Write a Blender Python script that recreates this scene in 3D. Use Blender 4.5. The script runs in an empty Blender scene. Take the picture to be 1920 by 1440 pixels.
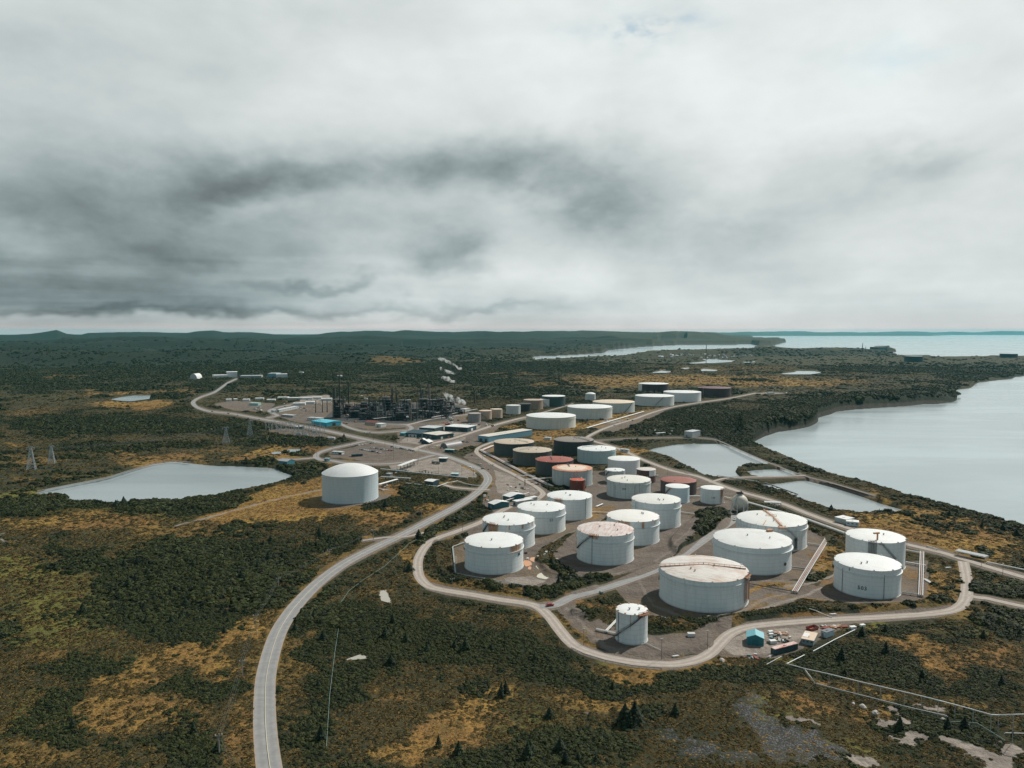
import bpy, math, random
import numpy as np
from mathutils import Vector, Matrix
random.seed(7); rng = np.random.default_rng(11)
SC = bpy.context.scene; COL = SC.collection
# ------------------------------------------------------------------ camera
F = 1400.0; HC = 150.0; TH = math.atan(98/1400.0); CT, ST = math.cos(TH), math.sin(TH)
cd = bpy.data.cameras.new('camera'); cam = bpy.data.objects.new('camera', cd); COL.objects.link(cam)
cam.location = (0, 0, HC); cam.rotation_euler = (math.pi/2-TH, 0, 0)
cd.sensor_width = 36; cd.lens = F/1920*36; cd.clip_start = 1; cd.clip_end = 200000
SC.camera = cam
def G(px, py, z=0.0):
    "point of the level plane z seen at photo pixel px, py"
    a = (px-960)/F; b = -(py-720)/F
    dx, dy, dz = a, CT+b*ST, -ST+b*CT
    t = (z-HC)/dz
    return Vector((dx*t, dy*t, z))
def proj(x, y, z=0.0):
    cy = y*ST+(z-HC)*CT; cz = y*CT-(z-HC)*ST
    return 960+F*x/cz, 720-F*cy/cz
def zat(P, py):
    "height above P's foot whose top shows at row py"
    k = (720-py)/F
    return HC+P[1]*(k*CT-ST)/(CT+k*ST)
def mpp(P): return (P[1]*CT+HC*ST)/F      # metres per photo pixel at P
# ------------------------------------------------------------------ numpy value noise
def vnoise(x, y, seed=0):
    xi = np.floor(x).astype(np.int64); yi = np.floor(y).astype(np.int64)
    fx = x-xi; fy = y-yi; fx = fx*fx*(3-2*fx); fy = fy*fy*(3-2*fy)
    def h(a, b):
        n = (a*374761393+b*668265263+seed*974711) & 0xffffffff
        n = ((n ^ (n >> 13))*1274126177) & 0xffffffff
        return ((n ^ (n >> 16)) & 0xffff)/65535.0
    return (h(xi, yi)*(1-fx)+h(xi+1, yi)*fx)*(1-fy)+(h(xi, yi+1)*(1-fx)+h(xi+1, yi+1)*fx)*fy
def fbm(x, y, o=4, seed=0):
    s = 0; a = .5; t = 0
    for i in range(o):
        s = s+a*vnoise(x*2**i, y*2**i, seed+i*17); t += a; a *= .5
    return s/t
# ------------------------------------------------------------------ mesh helpers
def link(o, parent=None):
    COL.objects.link(o)
    if parent: o.parent = parent
    return o
def tag(o, label=None, cat=None, group=None, kind=None):
    if label: o['label'] = label
    if cat: o['category'] = cat
    if group: o['group'] = group
    if kind: o['kind'] = kind
    return o
def empty(name, loc, rz=0, label=None, cat=None, group=None):
    o = bpy.data.objects.new(name, None); COL.objects.link(o)
    o.location = loc; o.rotation_euler = (0, 0, rz); o.empty_display_size = 1
    return tag(o, label, cat, group)
class MB:
    def __init__(s): s.v = []; s.f = []
    def add(s, v, f):
        n = len(s.v); s.v += [tuple(p) for p in v]; s.f += [tuple(i+n for i in q) for q in f]; return s
    def box(s, c, d, rz=0, rx=0):
        cx, cy, cz = c; hx, hy, hz = d[0]/2, d[1]/2, d[2]/2
        m = Matrix.Rotation(rz, 3, 'Z') @ Matrix.Rotation(rx, 3, 'X')
        v = [m @ Vector((i*hx, j*hy, k*hz))+Vector(c) for i in (-1, 1) for j in (-1, 1) for k in (-1, 1)]
        return s.add(v, [(0, 1, 3, 2), (4, 6, 7, 5), (0, 4, 5, 1), (2, 3, 7, 6), (0, 2, 6, 4), (1, 5, 7, 3)])
    def tube(s, a, b, r, n=8, r2=None, cap=True):
        a = Vector(a); b = Vector(b); d = (b-a)
        if d.length < 1e-6: return s
        d.normalize(); u = d.orthogonal().normalized(); w = d.cross(u); r2 = r if r2 is None else r2
        v = []
        for p, q in ((a, r), (b, r2)):
            for i in range(n):
                t = 2*math.pi*i/n; v.append(p+(u*math.cos(t)+w*math.sin(t))*q)
        f = [(i, (i+1) % n, n+(i+1) % n, n+i) for i in range(n)]
        if cap: f += [tuple(range(n-1, -1, -1)), tuple(range(n, 2*n))]
        return s.add(v, f)
    def path(s, pts, r, n=6):
        for a, b in zip(pts[:-1], pts[1:]): s.tube(a, b, r, n)
        return s
    def lathe(s, prof, n=48, c=(0, 0, 0), cap_top=False, cap_bot=False, ang=None):
        full = ang is None; a0, a1 = (0, 2*math.pi) if full else ang
        m = n if full else n+1
        v = []
        for r, z in prof:
            for i in range(m):
                t = a0+(a1-a0)*i/n; v.append((c[0]+r*math.cos(t), c[1]+r*math.sin(t), c[2]+z))
        f = []
        for k in range(len(prof)-1):
            for i in range(n):
                j = (i+1) % m; f.append((k*m+i, k*m+j, (k+1)*m+j, (k+1)*m+i))
        if cap_top: f.append(tuple((len(prof)-1)*m+i for i in range(m)))
        if cap_bot: f.append(tuple(reversed(range(m))))
        return s.add(v, f)
    def prism(s, poly, z0, z1):
        n = len(poly); v = [(p[0], p[1], z0) for p in poly]+[(p[0], p[1], z1) for p in poly]
        return s.add(v, [(i, (i+1) % n, n+(i+1) % n, n+i) for i in range(n)]+[tuple(range(n-1, -1, -1)), tuple(range(n, 2*n))])
    def build(s, name, mat, parent=None, smooth=None, loc=None):
        me = bpy.data.meshes.new(name); me.from_pydata(s.v, [], s.f); me.validate()
        me.update()
        if mat: me.materials.append(mat)
        if smooth:
            me.polygons.foreach_set('use_smooth', [True]*len(me.polygons))
            try: me.set_sharp_from_angle(angle=math.radians(smooth))
            except Exception: pass
        o = bpy.data.objects.new(name, me)
        if loc is not None: o.location = loc
        return link(o, parent)
def np_mesh(name, v, f, mat):
    me = bpy.data.meshes.new(name); v = np.asarray(v, np.float32); f = np.asarray(f, np.int32)
    me.vertices.add(len(v)); me.vertices.foreach_set('co', v.ravel())
    k = f.shape[1]; me.loops.add(f.size); me.polygons.add(len(f))
    me.loops.foreach_set('vertex_index', f.ravel())
    me.polygons.foreach_set('loop_start', np.arange(0, f.size, k, dtype=np.int32))
    me.update(calc_edges=True)
    if mat: me.materials.append(mat)
    return me
def copy_tree(o, parent=None):
    c = o.copy(); COL.objects.link(c); c.parent = parent
    for ch in list(o.children): copy_tree(ch, c)
    return c
# ------------------------------------------------------------------ node helper
class N:
    def __init__(s, tree): s.t = tree; s.n = tree.nodes; s.l = tree.links
    def new(s, typ, **kw):
        n = s.n.new(typ)
        for k, v in kw.items():
            if k.startswith('i_'):
                key = k[2:]; key = int(key) if key.isdigit() else key.replace('_', ' ')
                s.put(n.inputs[key], v)
            else: setattr(n, k, v)
        return n
    def put(s, sock, v):
        if isinstance(v, bpy.types.NodeSocket): s.l.new(v, sock)
        else: sock.default_value = v
    def m(s, op, a, b=None, c=None, clamp=False):
        n = s.n.new('ShaderNodeMath'); n.operation = op; n.use_clamp = clamp
        for i, v in enumerate((a, b, c)):
            if v is not None: s.put(n.inputs[i], v)
        return n.outputs[0]
    def vm(s, op, a, b=None):
        n = s.n.new('ShaderNodeVectorMath'); n.operation = op
        s.put(n.inputs[0], a)
        if b is not None: s.put(n.inputs[1], b)
        return n.outputs[0]
    def mix(s, fac, a, b, blend='MIX'):
        n = s.n.new('ShaderNodeMix'); n.data_type = 'RGBA'; n.blend_type = blend
        s.put(n.inputs[0], fac); s.put(n.inputs[6], a if isinstance(a, bpy.types.NodeSocket) else (*a[:3], 1))
        s.put(n.inputs[7], b if isinstance(b, bpy.types.NodeSocket) else (*b[:3], 1)); return n.outputs[2]
    def noise(s, vec, scale, detail=4, rough=.55, dist=0):
        n = s.n.new('ShaderNodeTexNoise'); s.put(n.inputs['Vector'], vec)
        n.inputs['Scale'].default_value = scale; n.inputs['Detail'].default_value = detail
        n.inputs['Roughness'].default_value = rough; n.inputs['Distortion'].default_value = dist
        return n.outputs[0]
    def ss(s, x, a, b):
        n = s.n.new('ShaderNodeMapRange'); n.interpolation_type = 'SMOOTHSTEP'
        s.put(n.inputs[0], x); n.inputs[1].default_value = a; n.inputs[2].default_value = b
        return n.outputs[0]
def new_mat(name):
    m = bpy.data.materials.new(name); m.use_nodes = True; k = N(m.node_tree)
    p = m.node_tree.nodes['Principled BSDF']; return m, k, p
_mc = {}
def flat(name, col, rough=.7, metal=0, dirt=.25, scale=.6):
    "painted or bare surface with mottled dirt"
    if name in _mc: return _mc[name]
    m, k, p = new_mat(name)
    tc = k.new('ShaderNodeTexCoord').outputs['Object']
    n = k.noise(tc, scale, 5, .65); n2 = k.noise(tc, scale*6, 3)
    f = k.m('MULTIPLY', k.m('ADD', k.ss(n, .4, .75), k.m('MULTIPLY', n2, .3)), dirt)
    d = [c*.55 for c in col]; d[0] *= 1.15
    k.put(p.inputs['Base Color'], k.mix(f, col, d)); p.inputs['Roughness'].default_value = rough
    p.inputs['Metallic'].default_value = metal
    _mc[name] = m; return m
# ------------------------------------------------------------------ map of the ground, drawn on the level plane
RX0, RX1, RY0, RY1 = -700, 2700, 622, 1900
RW, RH = RX1-RX0, RY1-RY0
def raster(): return np.zeros((RH, RW), np.float32)
def fill(R, poly, val=1.0):
    P = np.array(poly, float)-np.array([RX0, RY0]); n = len(P)
    for r in range(max(0, int(P[:, 1].min())), min(RH-1, int(P[:, 1].max())+1)+1):
        y = r+.5; xs = []
        for i in range(n):
            a, b = P[i], P[(i+1) % n]
            if (a[1] <= y) != (b[1] <= y): xs.append(a[0]+(y-a[1])/(b[1]-a[1])*(b[0]-a[0]))
        xs.sort()
        for i in range(0, len(xs)-1, 2):
            a = max(0, int(round(xs[i]))); b = min(RW, int(round(xs[i+1])))
            if b > a: R[r, a:b] = np.maximum(R[r, a:b], val)
            elif 0 <= a < RW: R[r, a] = max(R[r, a], val*.6)
    return R
def stroke(R, pts, w, val=1.0):
    "w in pixels, one number or one per point"
    ws = w if isinstance(w, (list, tuple)) else [w]*len(pts)
    for (a, b, wa, wb) in zip(pts[:-1], pts[1:], ws[:-1], ws[1:]):
        x0, y0 = a; x1, y1 = b; m = max(wa, wb)+2
        X0 = int(max(RX0, min(x0, x1)-m)); X1 = int(min(RX1, max(x0, x1)+m)); Y0 = int(max(RY0, min(y0, y1)-m)); Y1 = int(min(RY1, max(y0, y1)+m))
        if X1 <= X0 or Y1 <= Y0: continue
        yy, xx = np.mgrid[Y0:Y1, X0:X1]; xx = xx+.5; yy = yy+.5
        dx, dy = x1-x0, y1-y0; L = dx*dx+dy*dy+1e-9
        t = np.clip(((xx-x0)*dx+(yy-y0)*dy)/L, 0, 1)
        d = np.hypot(xx-x0-t*dx, yy-y0-t*dy); ww = (wa+(wb-wa)*t)/2
        s = np.clip(ww-d+.5, 0, 1)*val
        sl = R[Y0-RY0:Y1-RY0, X0-RX0:X1-RX0]; np.maximum(sl, s, out=sl)
    return R
def ell(R, cx, cy, rx, ry, val=1.0, soft=.5, ang=0):
    m = max(rx, ry)*(1+soft)
    X0 = int(max(RX0, cx-m)); X1 = int(min(RX1, cx+m)); Y0 = int(max(RY0, cy-m)); Y1 = int(min(RY1, cy+m))
    if X1 <= X0 or Y1 <= Y0: return R
    yy, xx = np.mgrid[Y0:Y1, X0:X1]; ca, sa = math.cos(math.radians(ang)), math.sin(math.radians(ang))
    u = ((xx-cx)*ca+(yy-cy)*sa)/rx; v = (-(xx-cx)*sa+(yy-cy)*ca)/ry
    s = np.clip((1+soft/2-np.hypot(u, v))/soft, 0, 1)*val
    sl = R[Y0-RY0:Y1-RY0, X0-RX0:X1-RX0]; np.maximum(sl, s, out=sl)
    return R
def blur(R, k, ky=None):
    ky = k if ky is None else ky
    for ax, kk in ((0, ky), (1, k)):
        if kk < 1: continue
        for _ in range(2):
            w = 2*int(kk)+1; pad = [(0, 0), (0, 0)]; pad[ax] = (int(kk)+1, int(kk))
            c = np.cumsum(np.pad(R, pad, mode='edge'), axis=ax, dtype=np.float64)
            R = ((c[w:]-c[:-w]) if ax == 0 else (c[:, w:]-c[:, :-w]))/w
            R = R.astype(np.float32)
    return R
def samp(R, px, py):
    x = np.clip(px-RX0-.5, 0, RW-1.001); y = np.clip(py-RY0-.5, 0, RH-1.001)
    xi = x.astype(int); yi = y.astype(int); fx = x-xi; fy = y-yi
    return (R[yi, xi]*(1-fx)+R[yi, xi+1]*fx)*(1-fy)+(R[yi+1, xi]*(1-fx)+R[yi+1, xi+1]*fx)*fy
def down(poly, z):
    "outline seen on plane z -> the same ground outline drawn on plane 0"
    o = []
    for x, y in poly:
        P = G(x, y, z); o.append(proj(P.x, P.y, 0))
    return o
SEA = -8.0
HAZE = 1.5e-5
# ================================================================== outlines (photo pixels on the ground plane)
bay = [(1405,833),(1432,818),(1459,809),(1490,805),(1516,800),(1528,794),(1535,789),(1530,783),(1557,776),(1568,770.6),(1600,767),(1644,764),(1706,760),(1730,757),(1752,757),(1787,754),(1795,750),(1793,738),(1790,731),(1808,729),(1822,726.5),(1828,720),(1836,717),(1870,713),(1898,710),(1904,706),(1920,705.6),(2300,688),(2700,680),(2700,1290),(2300,1122),(2050,1043),(1920,1001),(1882,990),(1833,976.5),(1765.7,957.5),(1698,938.6),(1630,915.5),(1573,901),(1527,887),(1489,871),(1454,855)]
outer = [(995,673.5),(1002,668),(1030,667.5),(1080,665),(1129,661.5),(1140,656.5),(1180,652),(1233,648.3),(1269,646.6),(1340,646),(1410,645.5),(1422,648),(1448,648),(1466,643),(1475,641),(1460,639),(1440,638.6),(1407,637.6),(1373,637),(1385,635),(1415,633.6),(1405,631.6),(1395,630),(1420,628.5),(1500,627.3),(2700,626.6),(2700,674),(1980,672),(1920,671.8),(1874,670.5),(1806,672),(1752,671),(1736,668),(1684,668),(1660,661),(1638,660),(1603,658.5),(1555,659),(1500,659.5),(1440,660.5),(1400,662),(1345,663),(1270,662.5),(1200,665),(1169,668.5),(1100,671),(1075,673),(1030,676),(1005,677.5)]
cove = [(1220,643.6),(1250,641.6),(1286,641.4),(1288,643),(1262,643.4),(1240,645)]
isle = [(1630,659.5),(1640,656.5),(1665,656.5),(1680,659.5)]
ponds = {
 'lake': [(60,928),(105,927),(127,930),(130,944),(200,945),(300,941),(340,938),(400,930),(460,918),(510,908),(548,898),(550,893),(528,885),(520,880),(500,877),(480,876.5),(430,874),(400,873.5),(357,869),(325,865.5),(290,870),(250,881),(200,896),(130,909),(90,917)],
 'marsh pond': [(207,749),(225,745),(250,741.5),(283,741.5),(280,748),(245,752.5),(220,751)],
 'far lake': [(753,651.5),(790,650.8),(833,653),(792,656)],
 'pond a': [(1286,681),(1310,679),(1325,677),(1316,673.5),(1340,672.6),(1346,672.2),(1348,674.5),(1378,676),(1374,678.5),(1340,680.5),(1300,681.5)],
 'pond b': [(1392,678.6),(1415,677.5),(1417,679),(1398,680)],
 'pond c': [(1275,690.5),(1290,689.3),(1296,690.2),(1284,691.8)],
 'pond d': [(1220,699),(1230,697),(1240,695),(1260,696.8),(1250,699)],
 'pond e': [(1311,694),(1320,691.8),(1348,694),(1340,695.6),(1315,695.6)],
 'pond f': [(1461,701),(1488,698),(1495,695.6),(1525,696),(1543,698.6),(1520,701.8),(1480,701.8)],
 'settling basin': [(1210,846),(1228,840),(1262,834),(1300,831.5),(1355,832.5),(1380,840),(1408,852),(1440,866),(1448,871),(1420,872),(1398,874),(1384,878),(1378,884),(1386,892),(1391,896),(1345,896),(1320,892),(1290,876),(1255,858)],
 'small basin': [(1398,884),(1420,881),(1452,880),(1475,880),(1488,884),(1497,892),(1470,894),(1425,895),(1410,892)],
 'long basin': [(1418,909),(1440,908),(1465,906),(1500,901),(1518,901),(1560,913),(1610,929),(1650,944),(1703,959),(1680,962),(1600,964),(1560,958),(1500,938),(1470,923),(1440,917)],
 'shallow pond a': [(505,849),(520,846.5),(530,847.5),(528,850),(510,852)],
 'shallow pond b': [(526,844.5),(545,842),(562,841.5),(565,845),(550,848),(535,846)],
}
PZ = {'lake': -2.5, 'settling basin': -3, 'small basin': -2.5, 'long basin': -3}
hz_tab = [(-700,624),(-200,622),(0,626.5),(55,625),(80,622),(107,618.8),(125,624.5),(150,626),(165,623),(195,622),(250,622),(290,622),(320,623),(350,623),(370,621),(400,620),(420,623.5),(470,624),(520,626),(560,627),(590,625.5),(620,622),(640,619.5),(665,618.4),(700,618.5),(730,620),(760,619),(800,620),(850,620.5),(900,619.5),(950,621),(1010,619.5),(1050,619),(1100,620),(1150,621),(1200,622),(1250,620),(1300,620.5),(1340,623),(1380,627),(1420,630),(1500,634),(2700,640)]
# roads: centre line (photo px) and width in metres
roads = {
 'main': ([(520,1520),(505,1440),(498,1380),(496,1320),(500,1260),(518,1195),(540,1155),(565,1124),(600,1090),(645,1057),(700,1028),(760,1000),(800,979),(850,953),(880,935),(905,915),(915,900),(910,888),(895,878),(872,868),(850,860),(831,854),(789,844.6),(741,835),(685,823.7),(622.5,810),(587,803),(536.7,794),(486.7,785),(437,776),(392,771),(370,764),(362,756),(366,750),(378,744),(403,735),(427,718),(444,710)], 8.6, 'asphalt'),
 'loop': ([(1010,935),(985,944),(956,950),(904,978),(852,998),(820,1009),(800,1022),(787,1042),(783,1060),(787,1082),(804,1099),(835,1107),(885,1115),(935,1124),(985,1131),(1010,1139),(1030,1156),(1050,1182),(1070,1205),(1092,1218),(1135,1232),(1185,1241),(1235,1245),(1268,1245),(1304,1238),(1330,1226),(1349,1207),(1370,1188),(1402,1176),(1459,1169),(1555,1162),(1617,1159),(1686,1155),(1750,1150),(1789,1143),(1808,1128),(1813,1106),(1811,1078),(1806,1053)], 6.5, 'gravel'),
 'spur': ([(1812,1116),(1832,1120),(1850,1122),(1881,1129),(1940,1141),(2100,1168)], 5, 'gravel'),
 'shore': ([(2100,1120),(1940,1087),(1881,1071),(1847,1061),(1801,1047),(1766,1036),(1732,1028),(1698,1020),(1640,1005),(1590,990),(1555,978),(1514,963),(1474,947),(1432,934),(1391,923),(1360,913),(1339,905),(1307,893),(1266,884),(1241,876),(1203,861),(1176,848),(1150,838),(1113,827),(1100,821),(1125,807),(1158,795),(1192,785),(1225,773),(1267,762),(1317,754),(1367,747),(1417,737)], 6, 'gravel'),
 'inner': ([(1012,1138),(1040,1135),(1072,1120),(1110,1110),(1160,1095),(1235,1067),(1275,1045),(1308,1022),(1335,1003),(1358,988),(1374,976),(1380,965)], 6.5, 'asphalt'),
 'works': ([(685,827),(650,835),(622,841),(600,848),(592,855),(600,862),(622,864),(650,868),(718,870),(768,865),(800,857),(815,853)], 6.5, 'asphalt'),
 'lane': ([(520,862),(560,861),(592,858)], 4, 'gravel'),
 'plant': ([(500,784),(520,779),(505,771),(520,764),(560,757)], 7, 'asphalt'),
 'plant b': ([(600,790),(627,790),(652,801),(677,808),(710,811),(768,806),(763,797),(730,795),(700,795)], 6.5, 'asphalt'),
 'plant c': ([(763,797),(810,786),(877,777),(940,771)], 6.5, 'gravel'),
 'field': ([(769,846),(800,834),(850,822),(900,806),(935,795),(985,783),(1000,790)], 8, 'gravel'),
 'corridor': ([(932,826),(905,836),(895,842),(894,849),(907,860),(933,875),(960,888),(983,901),(1003,912),(1018,925),(1010,935)], 5.5, 'gravel'),
 'dike': ([(1113,826),(1167,823),(1233,821),(1300,820),(1340,824),(1400,850),(1455,873),(1510,893),(1560,906),(1640,930)], 3.2, 'dark'),
 'cross': ([(1330,905),(1360,897),(1400,895),(1450,894),(1510,892)], 4, 'gravel'),
 'pump': ([(918,919),(880,917),(850,914),(831,909)], 4.5, 'gravel'),
 'track': ([(795,999),(760,1007),(725,1008),(680,1014)], 3.2, 'gravel'),
 'lake dike': ([(70,921),(130,909),(200,895),(250,880),(290,869),(325,864.5),(357,867)], 3.0, 'dark'),
 'rear': ([(985,783),(1030,770),(1075,757)], 4, 'gravel'),
}
tracks = [[(604,920),(560,927),(500,942),(440,958),(370,975),(330,985)],[(1470,1100),(1500,1098),(1530,1090),(1556,1082),(1590,1060)],[(1240,1160),(1330,1160),(1400,1150),(1490,1125),(1540,1102)],[(1760,1390),(1830,1408),(1900,1440)]]
R_road, R_grav, R_pale, R_gold, R_olive, R_dark, R_rock, R_flat, R_tan, R_clear = [raster() for _ in range(10)]
def wpx(pts, wm):
    o = []
    for x, y in pts:
        P = G(x, y); o.append(max(.8, wm/mpp(P)))
    return o
for nm, (pts, w, kd) in roads.items():
    # widths shrink in depth for roads that run across the view: the mask only makes shoulders and level ground
    stroke(R_road, pts, [q*.8 for q in wpx(pts, w)])
    stroke(R_clear, pts, [q*1.12+3 for q in wpx(pts, w)])
    if nm in ('main', 'loop'): stroke(R_gold, [p_ for p_ in pts if p_[1] > 870], [q*1.3+3 for q in wpx([p_ for p_ in pts if p_[1] > 870], w)], .55)
    stroke(R_flat, pts, [q*1.9+(16 if pts[0][1] > 900 else 6) for q in wpx(pts, w)])
for t in tracks: stroke(R_pale, t, wpx(t, 2.2), .62)
# gravel yards
Y = [
 [(850,1030),(856,1082),(935,1100),(1005,1108),(1060,1092),(1035,1070),(1005,1050),(1020,1030),(1075,1002),(1130,975),(1150,960),(1110,935),(960,950),(900,978)],
 [(1055,1062),(1090,1080),(1150,1084),(1200,1072),(1262,1042),(1300,1010),(1318,980),(1290,958),(1180,955),(1080,1002),(1038,1036)],
 [(1150,1100),(1235,1072),(1240,1100),(1410,1100),(1480,1102),(1530,1095),(1490,1130),(1400,1152),(1330,1164),(1240,1162),(1195,1150),(1170,1125)],
 [(1040,1136),(1075,1122),(1100,1165),(1120,1160),(1160,1185),(1230,1188),(1300,1184),(1345,1165),(1380,1160),(1365,1185),(1340,1205),(1300,1226),(1230,1236),(1150,1226),(1105,1205),(1070,1175)],
 [(1330,1000),(1390,970),(1510,985),(1545,1010),(1500,1085),(1400,1100),(1330,1080),(1290,1040)],
 [(1490,1120),(1556,1085),(1570,1055),(1590,1050),(1740,1050),(1745,1122),(1700,1138),(1600,1140),(1560,1128)],
 [(880,850),(925,835),(960,870),(1010,905),(1045,930),(1020,955),(930,965),(900,945),(925,905),(905,872),(868,858)],
 [(1110,885),(1240,872),(1310,890),(1395,930),(1400,955),(1290,968),(1110,955),(1095,915)],
 [(500,776),(540,757),(590,745),(620,752),(700,756),(850,754),(885,765),(870,792),(780,800),(700,806),(620,797),(560,792)],
 [(745,812),(790,792),(850,786),(905,790),(940,800),(895,836),(830,850),(745,832)],
 [(616,847),(668,836),(685,829),(737,836),(810,850),(825,856),(778,861),(700,868),(665,861),(622,858)],
 [(495,808),(540,803),(600,812),(645,824),(600,822),(560,820)],
 [(395,757),(430,752),(470,752),(520,757),(500,772),(440,771)],
 [(575,938),(600,925),(700,905),(745,918),(725,935),(640,957),(585,952)],
 [(1335,1230),(1370,1186),(1400,1178),(1550,1166),(1600,1165),(1560,1190),(1500,1220),(1450,1234),(1400,1232)],
 [(1100,800),(1180,778),(1260,760),(1240,775),(1150,812)],
]
for p in Y: fill(R_grav, p, .95); fill(R_flat, p)
pale = [[(727,870),(781,863),(818,857),(852,863),(885,883),(897,897),(870,896),(830,890),(768,884),(731,880)],
 [(745,830),(790,800),(850,792),(900,795),(900,800),(855,835),(800,836),(770,832)],
 [(1348,1212),(1390,1182),(1500,1174),(1590,1166),(1500,1205),(1450,1226),(1370,1226)],
 [(925,880),(985,905),(1010,925),(960,935),(930,925)],[(1003,1100),(960,1096),(950,1085),(1000,1082),(1030,1090)],
 [(560,742),(620,740),(620,755),(560,757)],[(1300,893),(1330,895),(1360,908),(1330,903)]]
for p in pale: fill(R_pale, p, .8); fill(R_flat, p)
for c in [(1320,735,25,3),(1440,737,40,2.5),(118,633,25,2),(150,636,30,1.5),(1150,790,30,4)]: ell(R_pale, *c, .75, .8)
for c in [(1070,930,22,5),(970,1062,30,14),(1015,990,18,10),(955,888,40,8),(1440,1010,25,12),(1535,1030,20,8)]: ell(R_pale, *c, .45, 1)
for c in [(1690,1382,70,9,.72,1.4),(1830,1404,80,11,.72,1.4,10),(1640,1350,26,9,.8,1),(1890,1425,50,16,.9,1),(1600,1425,40,12,.8,1),(1745,1338,40,8,.7,1),(1510,1362,24,5,.8,1),(30,1010,60,5,.6,1),(1070,1330,30,8,.5,1)]: ell(R_tan, *c)
# golden grass
for c in [(520,948,120,30,1.5,.4,-14),(480,970,110,18,1.4,.5),(620,968,70,10,1.3,.5),(640,970,55,9),(720,965,60,16,.9,.6,-20),(745,925,50,12),(170,982,190,20,.8,.7),(60,985,70,14,.8),(330,995,90,14,.6),
 (830,958,40,8),(690,1003,22,8),(430,1195,90,26,1,.7,-12),(330,1235,140,22,.9,.7,-15),(230,1290,120,18,.8,.8,-8),(410,1250,70,20,.8,.8),(60,1230,60,14,.6),
 (245,1345,160,38,.75,.7,-5),(60,1420,120,30,.6,.7),(460,1380,14,60,.8,.8),(520,1160,30,12,.6),(840,1365,110,34,1,.6,-18),(900,1330,60,22,.9,.8),(760,1395,70,22,.7),(800,1290,50,14,.6,.8),
 (1100,1222,40,12,.9,.7,20),(1190,1262,110,12,.9,.7,3),(1330,1250,50,8,.8),(1100,1310,90,22,.7,.8),(960,1310,50,20,.7,.9),(880,1180,50,8,.5,.9),(700,1130,60,10,.5,.9),(720,1270,60,10,.5),
 (1690,1225,75,18,1,.7,10),(1760,1260,90,22,.9,.8,10),(1850,1240,80,30,.7,.8),(1560,1290,40,6,.9,.7,14),(1640,1310,60,8,.8,.8,14),(1500,1330,70,16,.7,.9),(1620,1340,50,12,.7,.8),(1820,1330,50,12,.6,.8),
 (1530,1050,24,28,1.3,.5),(1590,1025,30,14,1.2),(1450,1102,50,7,1.2),(1345,1140,60,5,.9),(1100,1130,30,6,.9),(1015,1000,20,6,.8),(1110,968,50,7,1.1),(1180,845,30,8,1),(930,857,12,6,1.2),(960,876,14,5,1.2),(985,890,20,4,1.2),(1040,820,40,8,1),(1150,790,60,6,1.1,.8,-10),(985,800,60,6,1),(1560,1100,30,14,.8),(1700,1070,26,26,.8,.7),(1770,1090,26,45,.9,.7),(1855,1095,50,14,.7),(1440,1100,60,8,.8,.7),(1700,990,130,24,1.1,.9,10),(1820,1012,110,26,1.1,.9,12),(1740,960,80,14,1,.8,15),
 (1650,925,60,7,.7,.7,16),(1440,1132,130,5,.9,.8,-6),(1250,1158,60,6,.9,.8),(1850,1160,90,14,.6,.8),(950,846,60,6,.9,.6),(985,880,40,6,.8),(1090,835,60,6,.6),(1090,800,120,8,.9,.6,-8),(990,800,60,6,.8,.7),(1180,775,80,6,.8,.7,-8),
 (880,880,26,14,.9,.6,30),(930,910,10,18,.8),(1110,965,40,6,.7),(1180,965,30,5,.7),(820,1050,8,22,.7),(768,1050,16,14,.9),(560,1115,60,6,.5),
 (1280,712,260,11,.8,.8),(1130,725,70,5,.7,.7),(1440,718,180,7,.8,.8),(1350,690,200,7,.5,.8),(1560,715,80,7,.6,.8),(960,700,80,3,.7,.7),(250,758,75,9,1,.5),(250,737,130,4,.9,.6),(120,707,50,4,.8,.6),(340,729,50,2.5,.9,.5),(500,739,70,2.5,.7,.5),(700,741,60,3,.6,.6),
 (500,853,60,9,.9,.6),(560,838,70,8,.8,.7),(640,862,60,4,.7),(60,770,70,5,.5,.8),(20,830,60,3,.9,.6),(60,860,80,7,.6,.8),(300,858,110,9,.7,.8),(400,840,70,6,.6,.8),(90,893,80,6,.6,.8),(240,700,60,2,.6),(460,855,50,8,.7,.8),(640,803,40,3,.5),(740,680,60,5,.7,.7),(1010,720,60,3,.8,.7),(1050,885,30,6,.7),
 (860,787,60,3,.7),(700,800,60,3,.4),(640,900,20,4,.6),(830,903,60,4,.8,.6),(720,895,30,6,.7)]: ell(R_gold, *c)
for c in [(60,1070,90,16,1.3,.6),(100,1110,150,40,.55,.8),(60,1180,120,40,.6,.8),(160,1250,120,30,.4,.8),(420,1100,60,14,.4),(80,1350,70,40,.5,.8),(300,1010,150,10,.4,.8),(1800,1180,90,20,.4,.8),(60,1140,80,22,.9,.8),(170,1135,50,16,.8,.8),(205,1150,40,8,.9,.6),(130,1200,60,16,.6,.8),(300,1060,40,5,.6),(1480,1230,40,12,.7,.8),(1230,1240,120,14,.5,.8),(1110,1230,40,20,.6,.8),(1600,1185,30,18,.8,.7),(1450,1350,60,30,.5,.9),(1600,1400,80,26,.5,.8),(250,960,200,12,.5,.8),
 (20,920,60,10,.7,.8),(620,715,160,10,.25,.8),(1200,705,200,8,.25,.8),(80,745,80,12,.3,.8),(330,900,300,30,.3,.9),(820,1000,60,8,.5,.8),(800,1240,120,20,.4,.9),(980,1360,160,50,.4,.8)]: ell(R_olive, *c)
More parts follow.
